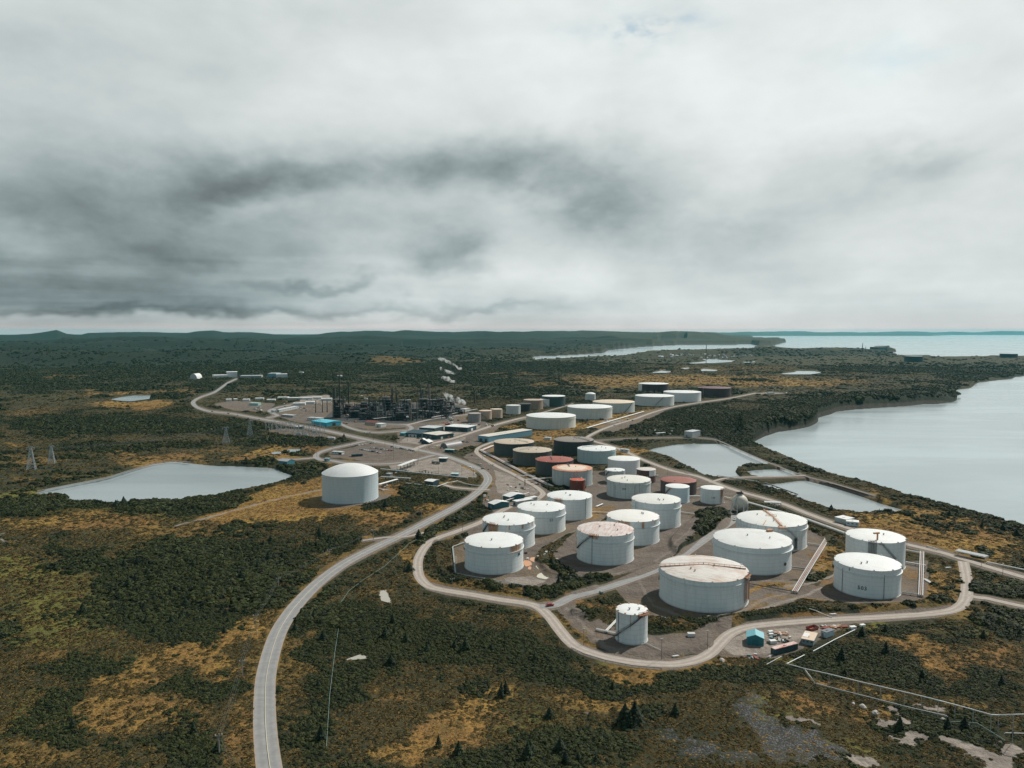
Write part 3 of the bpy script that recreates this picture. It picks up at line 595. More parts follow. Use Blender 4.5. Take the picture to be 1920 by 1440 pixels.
def roof_mat(name, col, rust=0.0, rustcol=(.46,.20,.11), stripes=0.0, ang=0.6, R=20, ring=0.0):
    m, k, p = new_mat(name); tc = k.new('ShaderNodeTexCoord').outputs['Object']
    n = k.noise(tc, .10, 6, .6); n2 = k.noise(tc, .7, 5, .7)
    c = k.mix(k.m('MULTIPLY', k.ss(n, .42, .66), .38), col, (col[0]*.80, col[1]*.78, col[2]*.72))
    c = k.mix(k.m('MULTIPLY', k.ss(n2, .5, .72), .28), c, [q*.66 for q in col])
    rot = k.new('ShaderNodeMapping'); k.put(rot.inputs[0], tc); rot.inputs['Rotation'].default_value = (0, 0, ang)
    sp = k.new('ShaderNodeSeparateXYZ', i_0=rot.outputs[0])
    plate = k.m('LESS_THAN', k.m('FRACT', k.m('DIVIDE', sp.outputs[0], 2.6)), .045); c = k.mix(k.m('MULTIPLY', plate, .16), c, [q*.5 for q in col])
    if rust:
        v = k.new('ShaderNodeCombineXYZ', i_0=k.m('MULTIPLY', sp.outputs[0], 1.0), i_1=k.m('MULTIPLY', sp.outputs[1], 1.0 if not stripes else .16)).outputs[0]
        nr = k.noise(v, .55, 7, .72); big = k.noise(tc, .05, 3, .6)
        mk = k.ss(k.m('ADD', nr, k.m('MULTIPLY', k.m('SUBTRACT', big, .5), .5)), .66-.25*rust, .80-.12*rust)
        c = k.mix(k.m('MULTIPLY', mk, .85), c, rustcol)
    if ring:
        s3 = k.new('ShaderNodeSeparateXYZ', i_0=tc); rr_ = k.m('SQRT', k.m('ADD', k.m('MULTIPLY', s3.outputs[0], s3.outputs[0]), k.m('MULTIPLY', s3.outputs[1], s3.outputs[1])))
        mk = k.ss(k.m('ADD', rr_, k.m('MULTIPLY', k.m('SUBTRACT', k.noise(tc, .35, 5, .7), .5), R*.5)), R*.62, R*.85); c = k.mix(k.m('MULTIPLY', mk, ring), c, rustcol)
    k.put(p.inputs['Base Color'], c); p.inputs['Roughness'].default_value = .6; return m
WHT = (.72,.735,.725); WSH = (.65,.69,.69)
m_rail = flat('galvanised_steel', (.36,.37,.36), .5); m_rust = flat('rusted_steel', (.30,.13,.06), .8, 0, .5, 2); m_dksteel = flat('dark_steel', (.075,.075,.075), .6)
m_orange = flat('orange_rusted_steel', (.50,.25,.13), .7, 0, .4, 2); m_pipe = flat('pipe_silver', (.56,.56,.55), .45, 0, .3, .3); m_pinkpipe = flat('pipe_reddish', (.42,.30,.26), .6, 0, .4, .3)
m_greenpipe = flat('pipe_green', (.17,.26,.22), .6); m_white = flat('white_paint', (.72,.73,.71), .5, 0, .2); m_black = flat('black_paint_and_opening', (.03,.035,.035), .5)
m_dot = flat('number_paint', (.06,.08,.08), .6)
def number(root, txt, ang, z, R, size):
    cu = bpy.data.curves.new('number', 'FONT'); cu.body = txt; cu.size = size; cu.align_x = 'CENTER'; cu.align_y = 'CENTER'; cu.resolution_u = 2; cu.offset = .025*size; cu.space_character = 1.15
    t = bpy.data.objects.new('tmp', cu); COL.objects.link(t); dg = bpy.context.evaluated_depsgraph_get(); me = bpy.data.meshes.new_from_object(t.evaluated_get(dg))
    bpy.data.objects.remove(t); me.materials.clear(); me.materials.append(m_dot)
    for v in me.vertices:
        a = ang+v.co.x/R; v.co = ((R+.06)*math.cos(a), (R+.06)*math.sin(a), z+v.co.y)
    o = bpy.data.objects.new('number', me); return link(o, root)
def make_tank(name, x0, x1, yb, yt, label, shell=WSH, roof=WHT, girder=.80, dome=.03, stair=None, vents=3, seg=96, rim_rust=(), pad=True, floating=False, extra=None, num=None, gp=.45, smat={}, rmat={}, cat='tank', group='storage tanks of the tank farm'):
    C, R, H, d = solve_tank(x0, x1, yb, yt); TANKS_XYR.append((C.x, C.y, R))
    root = empty(name, (C.x, C.y, 0), 0, label, cat, group)
    front = math.atan2(-d.y, -d.x)
    def pa(px):   # angle on the shell of the front point seen at column px
        s = max(-1, min(1, (px-(x0+x1)/2)/((x1-x0)/2))); return front+math.asin(s)
    root['_'] = 0; del root['_']
    spots = [(((a+math.pi) % (2*math.pi))-math.pi, w, dp) for a, w, dp in [(pa(s[0]), s[1], s[2]) for s in rim_rust]]
    ms = shell_mat('shell_paint', shell, H=H, R=R, spots=spots, **smat); mr = roof_mat('roof_paint', roof, R=R, **rmat)
    prof = [(R+.35, -.3), (R+.35, .22), (R+.02, .24), (R, .3), (R, H-.35), (R+.14, H-.34), (R+.14, H)]
    if floating: prof += [(R-.05, H), (R-.05, H-1.4)]
    MB().lathe(prof, seg).build('shell', ms, root, 35)
    if floating: MB().lathe([(R-.05, H-1.4), (R-.6, H-1.1), (R*.5, H-1.2), (.01, H-1.0)], seg).build('roof', mr, root, 35)
    elif dome > .1: MB().lathe([(R+.1, H-.2)]+[(max(.02, (R+.1)*q), H+(math.sqrt(((R*R+(dome*R)**2)/(2*dome*R))**2-(R*q)**2)-((R*R+(dome*R)**2)/(2*dome*R)-dome*R))) for q in [1-i/12 for i in range(13)]], seg).build('roof', mr, root, 50)
    else: MB().lathe([(R+.14, H), (R-.1, H+.10), (R*.5, H+dome*R*.5+.08), (.05, H+dome*R)], seg).build('roof', mr, root, 35)
    if girder and seg >= 64:
        z = H*girder; MB().lathe([(R, z-.12), (R+gp, z-.05), (R+gp, z+.09), (R, z+.09)], seg).build('wind_girder', ms, root, 30)
    rr_ = random.Random(int(x0*7))
    if vents and seg >= 64:
        for i in range(vents):
            a = front+rr_.uniform(-2.6, 2.6); q = R*rr_.uniform(.15, .55); zz_ = H+dome*R*(1-q/R)
            MB().tube((q*math.cos(a), q*math.sin(a), zz_-.2), (q*math.cos(a), q*math.sin(a), zz_+.9), .35, 10).tube((q*math.cos(a), q*math.sin(a), zz_+.9), (q*math.cos(a), q*math.sin(a), zz_+1.1), .6, 10).build('roof_vent', m_rail, root)
        for i in range(10):
            a = front+i*math.pi/5+.2; MB().box(((R-.1)*math.cos(a), (R-.1)*math.sin(a), H+.32), (.8, .6, .45), a).build('rim_box', m_orange if rim_rust or smat.get('rust') else m_pipe, root)
    if stair:
        xa, za, xb, zb = stair[:4]; col = stair[4] if len(stair) > 4 else m_dksteel
        a0, a1 = pa(xa), pa(xb); n = 22; mb = MB(); rl = MB()
        for i in range(n):
            t0, t1 = i/n, (i+1)/n; A0, A1 = a0+(a1-a0)*t0, a0+(a1-a0)*t1; z0, z1 = (za+(zb-za)*t0)*H, (za+(zb-za)*t1)*H
            q = lambda A, r, z: ((R+r)*math.cos(A), (R+r)*math.sin(A), z)
            mb.add([q(A0,.05,z0), q(A1,.05,z1), q(A1,1.0,z1), q(A0,1.0,z0), q(A0,.05,z0+.18), q(A1,.05,z1+.18), q(A1,1.0,z1+.18), q(A0,1.0,z0+.18)], [(0,1,2,3),(7,6,5,4),(0,4,5,1),(3,2,6,7)])
            rl.tube(q(A0,.98,z0+1.2), q(A1,.98,z1+1.2), .07, 5); rl.tube(q(A0,.98,z0+.1), q(A0,.98,z0+1.2), .05, 4); rl.tube(q(A0,.98,z0+.65), q(A1,.98,z1+.65), .05, 4)
        mb.build('stair', col, root); rl.build('handrail', col, root)
        a = a1; z = zb*H; rr2 = R+.4
        MB().box((rr2*math.cos(a), rr2*math.sin(a), z+.1), (2.4, 3.0, .15), a).build('platform', col, root)
    if num: number(root, num[0], pa(num[1]), num[2]*H, R, num[3])
    if extra: extra(root, C, R, H, front, pa)
    return root, C, R, H
def on_roof(C, px, py, z):
    P = G(px, py, z); return Vector((P.x-C.x, P.y-C.y, z))
def beam_across(pts, w, h, mat, name='roof_walkway', dz=.6, rails=True):
    def f(root, C, R, H, front, pa):
        P = [on_roof(C, px, py, H+dz) for px, py in pts]; mb = MB()
        for a, b in zip(P[:-1], P[1:]):
            d = b-a; L = d.length; rz = math.atan2(d.y, d.x); m = (a+b)/2; mb.box((m.x, m.y, m.z), (L, w, h), rz)
            n = int(L/3)+1
            if rails:
                s = Vector((-math.sin(rz), math.cos(rz), 0))*w/2
                for sg in (-1, 1):
                    mb.tube(a+s*sg+Vector((0,0,1.1)), b+s*sg+Vector((0,0,1.1)), .07, 4)
                    for i in range(n+1): q = a.lerp(b, i/n)+s*sg; mb.tube(q, q+Vector((0,0,1.1)), .06, 4)
            for i in range(n+1): q = a.lerp(b, i/n); mb.box((q.x, q.y, q.z-dz/2), (.3, w*.8, dz), rz)
        mb.build(name, mat, root)
    return f
def rim_platform(px0, px1, hgt, mat, dz=0.0, out=1.2, name='platform', cage=True):
    def f(root, C, R, H, front, pa):
        a0, a1 = pa(px0), pa(px1); mb = MB(); n = 5
        pts = [((R+out*.5)*math.cos(a0+(a1-a0)*i/n), (R+out*.5)*math.sin(a0+(a1-a0)*i/n)) for i in range(n+1)]
        for (xa, ya), (xb, yb) in zip(pts[:-1], pts[1:]):
            rz = math.atan2(yb-ya, xb-xa); L = math.hypot(xb-xa, yb-ya); mb.box(((xa+xb)/2, (ya+yb)/2, H+dz), (L, out*1.6, .2), rz)
            for hh in (.6, 1.2): mb.tube((xa, ya, H+dz+hh), (xb, yb, H+dz+hh), .08, 4)
        for xa, ya in pts: mb.tube((xa, ya, H+dz-hgt), (xa, ya, H+dz+1.2), .12, 5)
        if cage:
            for j in range(int(hgt/1.2)):
                for (xa, ya), (xb, yb) in zip(pts[:-1], pts[1:]): mb.tube((xa, ya, H+dz-1.2*j), (xb, yb, H+dz-1.2*(j+1)), .09, 4); mb.tube((xa, ya, H+dz-1.2*j), (xb, yb, H+dz-1.2*j), .07, 4)
        mb.build(name, mat, root)
    return f
def both(*fs):
    def f(*a):
        for g in fs: g(*a)
    return f
def wall_pipes(cols, mat=m_dot, z0=0.0, z1=.97, r=.12):
    def f(root, C, R, H, front, pa):
        for px in cols:
            a = pa(px); x, y = (R+.2)*math.cos(a), (R+.2)*math.sin(a); MB().tube((x, y, z0*H), (x, y, z1*H), r, 6).build('drain_pipe', mat, root)
    return f
T = make_tank; BIG = 'storage_tank'
T(BIG,1236.3,1402.5,1148.5,1091,'largest white tank in front, its striped rusty roof crossed by a rusted walkway',girder=.84,gp=.8,shell=(.63,.675,.675),roof=(.62,.60,.57),rmat=dict(rust=.95,stripes=1,ang=-.9,rustcol=(.44,.27,.18)),smat=dict(streak=.25),
  extra=both(beam_across([(1238,1061.5),(1319,1058),(1398,1066)],1.0,.25,m_rust),rim_platform(1392,1401,14,m_rust,0,1.4)))
T(BIG,1154.6,1214,1209.6,1153,'narrow tall white tank with a long diagonal stair above the gravel loop',girder=0,stair=(1156,.12,1203,.97,m_dksteel),rim_rust=[(1201,.25,2.5),(1182,.03,8)],smat=dict(streak=.35,seams=.12),vents=2,
  extra=both(wall_pipes([1160]),rim_platform(1196,1211,1.5,m_rust,0,1.4,'platform',False)))
T(BIG,1336.7,1484,1077.5,1028,'wide white tank with a grey streaked roof just behind the largest one',girder=.78,gp=.9,roof=(.64,.65,.64),rmat=dict(rust=.5,stripes=1,ang=-.7,rustcol=(.46,.45,.42)),smat=dict(streak=.12),vents=2,
  extra=lambda root,C,R,H,fr,pa: (MB().box(tuple(on_roof(C,1443,994.5,H+.9)),(4,2.2,1.4),.3).build('roof_hatch',m_orange,root), MB().tube(((R+.1)*math.cos(pa(1470)),(R+.1)*math.sin(pa(1470)),H*.34),((R+.5)*math.cos(pa(1470)),(R+.5)*math.sin(pa(1470)),H*.34),1.0,16).build('manhole',m_dot,root)))
T(BIG,1380.4,1512.7,1034,987.3,'wide white tank with an orange walkway running diagonally over its roof',girder=.8,gp=.7,smat=dict(streak=.6,seams=.1),roof=(.66,.67,.65),stair=(1492,.50,1470,.98,m_rail),
  extra=both(beam_across([(1432.5,955.5),(1447,967),(1465,985)],1.4,.35,m_orange),beam_across([(1436,967),(1456,968)],1.0,.3,m_orange,'roof_brace'),beam_across([(1439,972),(1431,984)],.5,.2,m_orange,'roof_brace',.4,False),rim_platform(1458,1471,1.5,m_orange,0,2),rim_platform(1487.5,1492,7,m_dksteel,-9,1.6,'ladder_cage')))
T(BIG,1584.3,1696.8,1071,1017,'white tank with an orange gauge post at its rim behind the numbered one',girder=0,stair=(1690,.04,1652,.95,m_dksteel),smat=dict(streak=.15),vents=1,
  extra=both(rim_platform(1629,1643,10,m_dksteel,0,1.6,'stair_cage'),lambda root,C,R,H,fr,pa: MB().tube(tuple(on_roof(C,1645,1013,H)),tuple(on_roof(C,1645,1013,H)+Vector((0,0,4.5))),.55,8).box(tuple(on_roof(C,1643,1013,H)+Vector((0,0,4.6))),(4.2,.9,.9),.2).build('gauge_post',m_orange,root)))
T(BIG,1563,1689,1121.6,1069,'clean white tank painted with a black number, front right of the farm',girder=.80,gp=.7,smat=dict(streak=.10),num=('503',1618,.33,3.0),vents=2,
  extra=both(wall_pipes([1581],m_dot,.02,.86),wall_pipes([1657],m_dot,.02,.86),wall_pipes([1594],m_dot,.86,.97)))
T(BIG,871.7,981,1078,1027.5,'white tank with brown rust at its right rim, nearest in the left group',girder=.76,gp=.6,rim_rust=[(967,.32,5)],smat=dict(streak=.22,seams=.08),vents=1,extra=lambda root,C,R,H,fr,pa: MB().box(((R+.05)*math.cos(pa(972)),(R+.05)*math.sin(pa(972)),H*.62),(.3,2.0,1.6),pa(972)).build('sign_plate',m_dot,root))
T(BIG,905,1002.5,1032,985,'white tank with ringed walls and a bright orange rust streak under its rim',girder=.72,gp=.6,rim_rust=[(925,.28,12),(979,.05,4),(997,.05,4),(955,.03,4)],smat=dict(streak=.3,seams=.18),stair=(908,.55,918,.97,m_dksteel),extra=rim_platform(920,930,1.5,m_rust,0,1.2))
T(BIG,970,1060,1002.5,960,'white tank with a small painted mark, third from front in the left group',girder=.72,gp=.6,smat=dict(streak=.18),num=('52',1033,.62,2.6))
T(BIG,1025.5,1110,976.3,937.7,'white tank with a rusty box platform at its left rim',girder=0,smat=dict(streak=.12),extra=both(rim_platform(1042,1055,6,m_rust,0,1.8),wall_pipes([1097])))
T(BIG,1082,1188,1060.7,1005.5,'white tank with a pinkish rust stained roof and dark curved stair',girder=.74,gp=.5,roof=(.64,.58,.55),rmat=dict(rust=.98,stripes=1,ang=.3,rustcol=(.42,.22,.18)),stair=(1084,.35,1110,.95,m_dksteel),smat=dict(streak=.25,seams=.12),rim_rust=[(1116,.12,3)],extra=both(wall_pipes([1111]),rim_platform(1107,1123,1.0,m_rust,0,1.6,'platform',False)))
T(BIG,1137.5,1236,1023.7,978.7,'white tank with orange rusted rim beside the pink roofed tank',girder=.74,gp=.6,roof=(.75,.74,.71),rim_rust=[(1170,.28,5),(1205,.06,6),(1227,.03,4)],smat=dict(streak=.18))
T(BIG,1184,1276,992.5,945,'tall plain white tank with a faintly mottled roof, centre of the farm',girder=.76,gp=.6,roof=(.68,.68,.65),rmat=dict(rust=.15,rustcol=(.55,.48,.38)),smat=dict(streak=.2),extra=wall_pipes([1193],m_dot,0.45,.97))
T(BIG,1137.7,1220,935.8,906,'pale grey tank with a beige stained roof and dark wall pipes',girder=.84,gp=.5,roof=(.66,.645,.60),shell=(.52,.57,.56),rmat=dict(rust=.25,rustcol=(.58,.46,.33)),smat=dict(streak=.4,vert=1.6),num=('208',1170,.62,2.2),extra=wall_pipes([1154,1190],m_dot,0,.8))
T(BIG,1139.4,1199.8,891,864.4,'plain tall white tank standing behind the beige roofed one',girder=0,seg=64,shell=(.70,.68,.68),smat=dict(streak=.05),vents=0)
T(BIG,1134.6,1172,906,884,'small grey walled tank with dark stair in front of the tall plain white one',girder=0,seg=64,shell=(.50,.53,.53),vents=1,stair=(1137,.55,1143,.97,m_dksteel))
T(BIG,1193.3,1229.4,906.7,882.5,'small dark red tank with white patches on roof and upper wall',girder=0,seg=64,shell=(.10,.045,.040),roof=(.60,.55,.52),rmat=dict(rust=.3,rustcol=(.25,.08,.06)),smat=dict(streak=.3),vents=0,
  extra=lambda root,C,R,H,fr,pa: MB().lathe([(R+.06,H*.55),(R+.06,H-.4)],10,ang=(pa(1217),pa(1229))).build('primed_plates',m_white,root))
T(BIG,1238.3,1306,930.4,906,'low dark tank with a flat rust red roof by the settling basins',girder=0,seg=72,shell=(.045,.032,.032),roof=(.27,.075,.05),rmat=dict(rust=.25,rustcol=(.16,.05,.04)),smat=dict(streak=.4,rust=.1),vents=1)
T(BIG,1247.5,1292.3,944,915.4,'small bluish white tank in front of the rust red roofed one',girder=0,seg=72,shell=(.56,.66,.70),smat=dict(streak=.15),stair=(1249,.5,1258,.95,m_rust),vents=0)
T(BIG,1313.3,1357.5,945.6,918.5,'small white tank with a painted number beside the spherical tank',girder=0,seg=72,smat=dict(streak=.25),num=('140',1337,.45,2.0),rim_rust=[(1353,.2,9)],extra=rim_platform(1350,1356,20,m_rust,0,1,'ladder',False),vents=0)
T(BIG,1035,1110.8,914,884,'grey tank with a blotchy orange and white roof',girder=0,seg=72,shell=(.40,.44,.44),roof=(.70,.57,.46),rmat=dict(rust=.5,ring=.9,rustcol=(.50,.19,.09)),smat=dict(streak=.5,rust=.35,vert=1.9,rustcol=(.50,.20,.09)),extra=beam_across([(1064,869),(1068,875)],.8,.3,m_dksteel),vents=1)
T(BIG,1068.3,1097,921,901.7,'smallest red tank in front of the orange roofed one',girder=0,seg=64,shell=(.17,.038,.025),roof=(.50,.10,.05),smat=dict(streak=.4),vents=0,extra=lambda root,C,R,H,fr,pa: [MB().box((R*math.cos(a),R*math.sin(a),H+.5),(1.1,1.1,1.1),a).build('foam_box',m_white,root) for a in (fr-1.2,fr,fr+1.2,fr+2.6)])
T(BIG,1004,1075,894,867,'black walled tank with a bright red roof',girder=0,seg=72,shell=(.028,.040,.040),roof=(.30,.07,.042),rmat=dict(rust=.4,rustcol=(.20,.06,.045)),smat=dict(streak=.3),extra=beam_across([(1032,857),(1035,862)],.8,.4,m_dksteel),vents=1)
T(BIG,961.7,1035,874,849,'dark grey tank with a beige roof, second from the blue warehouse',girder=0,seg=72,shell=(.060,.072,.070),roof=(.46,.385,.30),rmat=dict(rust=.1,rustcol=(.34,.27,.2)),smat=dict(streak=.6,vert=1.2),extra=beam_across([(975,843.5),(998,839)],.8,.3,m_rail))
T(BIG,926,1001.7,856,833,'dark green tank with a beige roof nearest the blue warehouse',girder=0,seg=72,shell=(.030,.050,.048),roof=(.50,.41,.31),rmat=dict(rust=.05),smat=dict(streak=.3),extra=beam_across([(964,824),(990,829)],.8,.3,m_rail))
T(BIG,1038,1113,854,829,'dark tank with a grey brown roof behind the red roofed one',girder=0,seg=72,shell=(.032,.042,.042),roof=(.22,.19,.165),rmat=dict(rust=.1,rustcol=(.15,.13,.11)),smat=dict(streak=.5,vert=.9),extra=beam_across([(1076,820),(1105,826)],.8,.3,m_dksteel))
T(BIG,1082.5,1155,870.5,846,'pale blue grey tank with a bright white roof behind the plain tall white one',girder=.86,seg=72,shell=(.42,.52,.53),smat=dict(streak=.3),extra=beam_across([(1092,838),(1120,835)],.6,.3,m_rail))
FG = 'tanks of the rear row'
T(BIG,986.7,1079.5,806,783.7,'large cream tank with a white roof, nearest in the rear row',girder=.82,seg=72,shell=(.60,.60,.54),smat=dict(streak=.35),vents=0)
T(BIG,1063.8,1148,786.7,766,'large white roofed cream tank second in the rear row',girder=.82,seg=72,shell=(.56,.57,.53),smat=dict(streak=.35),vents=0)
T(BIG,1111,1190,774.7,756.3,'rear row tank with a peach coloured roof and side stair',girder=0,seg=64,shell=(.46,.51,.50),roof=(.66,.54,.41),smat=dict(streak=.4),stair=(1170,.05,1184,.95),vents=0)
T(BIG,1190.5,1264,762,744.5,'white rear row tank with a dark slanting stair on its wall',girder=0,seg=64,shell=(.54,.56,.54),smat=dict(streak=.3),stair=(1228,.05,1243,.95),vents=0)
T(BIG,1243.7,1314.5,754,737,'white rear row tank next to the dark red one at the end',girder=0,seg=64,shell=(.62,.64,.64),smat=dict(streak=.1),vents=0)
T(BIG,1197,1253.7,735.5,720.8,'rear tank with white roof and dark maroon walls, white at its left edge',girder=0,seg=64,shell=(.045,.022,.026),vents=0,smat=dict(streak=.2),extra=lambda root,C,R,H,fr,pa: MB().lathe([(R+.05,0),(R+.05,H-.4)],12,ang=(pa(1197.5)-.3,pa(1204))).build('primed_plates',m_white,root))
T(BIG,1308,1371,745,728.7,'dark maroon tank with a maroon roof at the end of the rear row',girder=0,seg=64,shell=(.040,.020,.022),roof=(.13,.045,.055),smat=dict(streak=.4),vents=0,extra=lambda root,C,R,H,fr,pa: (MB().box(tuple(on_roof(C,1311,726.5,H+.6)),(6,3,.8),.2).build('hatch',m_white,root),MB().tube(((R+.3)*math.cos(pa(1319)),(R+.3)*math.sin(pa(1319)),0),((R+.3)*math.cos(pa(1319)),(R+.3)*math.sin(pa(1319)),H),.35,6).build('ladder',m_rail,root)))
T(BIG,1097.5,1116.7,751.3,739,'tiny white tank with a domed top behind the rear row',girder=0,seg=48,dome=.3,shell=(.62,.62,.60),vents=0)
T(BIG,1016,1060,763,744,'dark green walled tank with a white roof at the far left of the rear row',girder=0,seg=48,shell=(.025,.060,.055),vents=0)
T(BIG,981.3,1018,768,751,'rusty tan tank with streaked walls',girder=0,seg=48,shell=(.34,.25,.18),roof=(.44,.33,.26),smat=dict(streak=.9,vert=1.5),vents=0)
T(BIG,1012,1035,763,749,'small white tank between the rusty tan and dark green tanks',girder=0,seg=48,stair=(1014,.95,1026,.1),vents=0)
T(BIG,970,996,772,758,'small black tank beside the rusty tan one',girder=0,seg=48,shell=(.012,.014,.014),roof=(.03,.03,.03),vents=0)
T(BIG,948.7,976,777,761,'small plain white tank beside the black one',girder=0,seg=48,shell=(.52,.54,.52),roof=(.60,.62,.60),vents=0)
T(BIG,919,942,784.5,768,'small tan tank with vertical streaks, right of the pinkish pair',girder=0,seg=48,shell=(.46,.36,.27),roof=(.58,.48,.38),smat=dict(streak=.5,vert=2.2),vents=0)
T(BIG,898,922,787.5,771,'small peach tank with a dark stair across its wall',girder=0,seg=48,shell=(.50,.37,.28),roof=(.60,.46,.36),smat=dict(streak=.5),stair=(899,.9,914,.1),vents=0)
T(BIG,877,901.7,792.5,776,'small grey tank nearest the refinery',girder=0,seg=48,shell=(.25,.24,.23),roof=(.36,.32,.30),smat=dict(streak=.5),vents=0)
T('domed_tank',604,709.6,945.6,894.6,'white tank with a smooth domed roof standing alone by the lake',girder=0,dome=.30,shell=(.50,.57,.59),roof=(.68,.69,.69),smat=dict(streak=.08),vents=0,pad=True,group='storage tanks of the tank farm',
  extra=lambda root,C,R,H,fr,pa: [MB().lathe([(R+.15,z),(R+.15,z+.12)],96).build('wall_ring',m_rail,root) for z in (H*.985,)]+[MB().box(((R+.6)*math.cos(a),(R+.6)*math.sin(a),.3),(1,.5,.9),a).build('anchor_chair',m_rail,root) for a in [i*math.pi/24 for i in range(48)]])
T(BIG,1694.7,1731,679.5,668,'lone dark green tank with a grey roof on the far headland',girder=0,seg=48,shell=(.022,.060,.058),roof=(.42,.42,.42),vents=0,group='tanks on the headland')
T(BIG,1873.7,1908.4,672,663.5,'lone dark green tank at the right end of the headland',girder=0,seg=48,shell=(.010,.045,.050),roof=(.16,.2,.2),vents=0,group='tanks on the headland')
# spherical tank
P0 = G(1386.5, 962); R = 15.5*mpp(P0); C = P0+Vector((P0.x,P0.y,0)).normalized()*R*.8; TANKS_XYR.append((C.x, C.y, R))
rt = empty('spherical_tank', (C.x, C.y, 0), 0, 'cream spherical tank on legs with a slanting access stair', 'tank')
m_sph = roof_mat('sphere_paint', (.60,.56,.48), .12, (.45,.28,.18)); zc = R*1.12
MB().lathe([(max(.02, R*math.sin(t)), zc-R*math.cos(t)) for t in [i*math.pi/24 for i in range(25)]], 40).build('sphere', m_sph, rt, 40)
for i in range(8):
    a = i*math.pi/4+.2; MB().tube((R*.98*math.cos(a), R*.98*math.sin(a), 0), (R*.98*math.cos(a), R*.98*math.sin(a), zc), .45, 8).build('leg', m_white, rt)
for i in range(8):
    a, b = i*math.pi/4+.2, (i+1)*math.pi/4+.2; MB().tube((R*.98*math.cos(a), R*.98*math.sin(a), 1), (R*.98*math.cos(b), R*.98*math.sin(b), zc*.8), .14, 5).build('brace', m_rail, rt)
top = Vector((0, 0, zc+R)); MB().box((top.x, top.y, top.z+.6), (5, 3, .3)).tube((1,0,top.z), (1,0,top.z+3), .5, 8).box((0,1.4,top.z+1.3), (5,.1,1.2)).box((0,-1.4,top.z+1.3), (5,.1,1.2)).build('top_platform', m_dksteel, rt)
Pb = G(1367, 966); b = Vector((Pb.x-C.x, Pb.y-C.y, .5)); MB().tube(b, top+Vector((-1,-1,.6)), .45, 6).tube(b+Vector((1.2,.6,1.1)), top+Vector((0,-.4,1.7)), .12, 5).build('stair', m_rail, rt)
# ================================================================== buildings
TEAL = (.045,.20,.24); NAVY = (.020,.060,.075); SKYB = (.17,.34,.42)
def wallm(nm, c): return flat('wall_'+nm, c, .7, 0, .25, .3)
m_glass, k, p = new_mat('window_glass'); p.inputs['Base Color'].default_value = (.03,.05,.06,1); p.inputs['Roughness'].default_value = .1
m_door = flat('roller_door_grey', (.16,.18,.19), .6)
def corr(nm, c, rough=.5):
    "ribbed sheet roofing"
    key = 'sheet_'+nm
    if key in _mc: return _mc[key]
    m, k, p = new_mat(key); tc = k.new('ShaderNodeTexCoord').outputs['Object']; s = k.new('ShaderNodeSeparateXYZ', i_0=tc)
    w = k.m('FRACT', k.m('MULTIPLY', s.outputs[0], 1.1)); n = k.noise(tc, .5, 5, .65)
    cc = k.mix(k.m('MULTIPLY', k.m('LESS_THAN', w, .14), .3), c, [q*.55 for q in c]); cc = k.mix(k.m('MULTIPLY', k.ss(n, .4, .75), .35), cc, [q*.7 for q in c])
    k.put(p.inputs['Base Color'], cc); p.inputs['Roughness'].default_value = rough; _mc[key] = m; return m
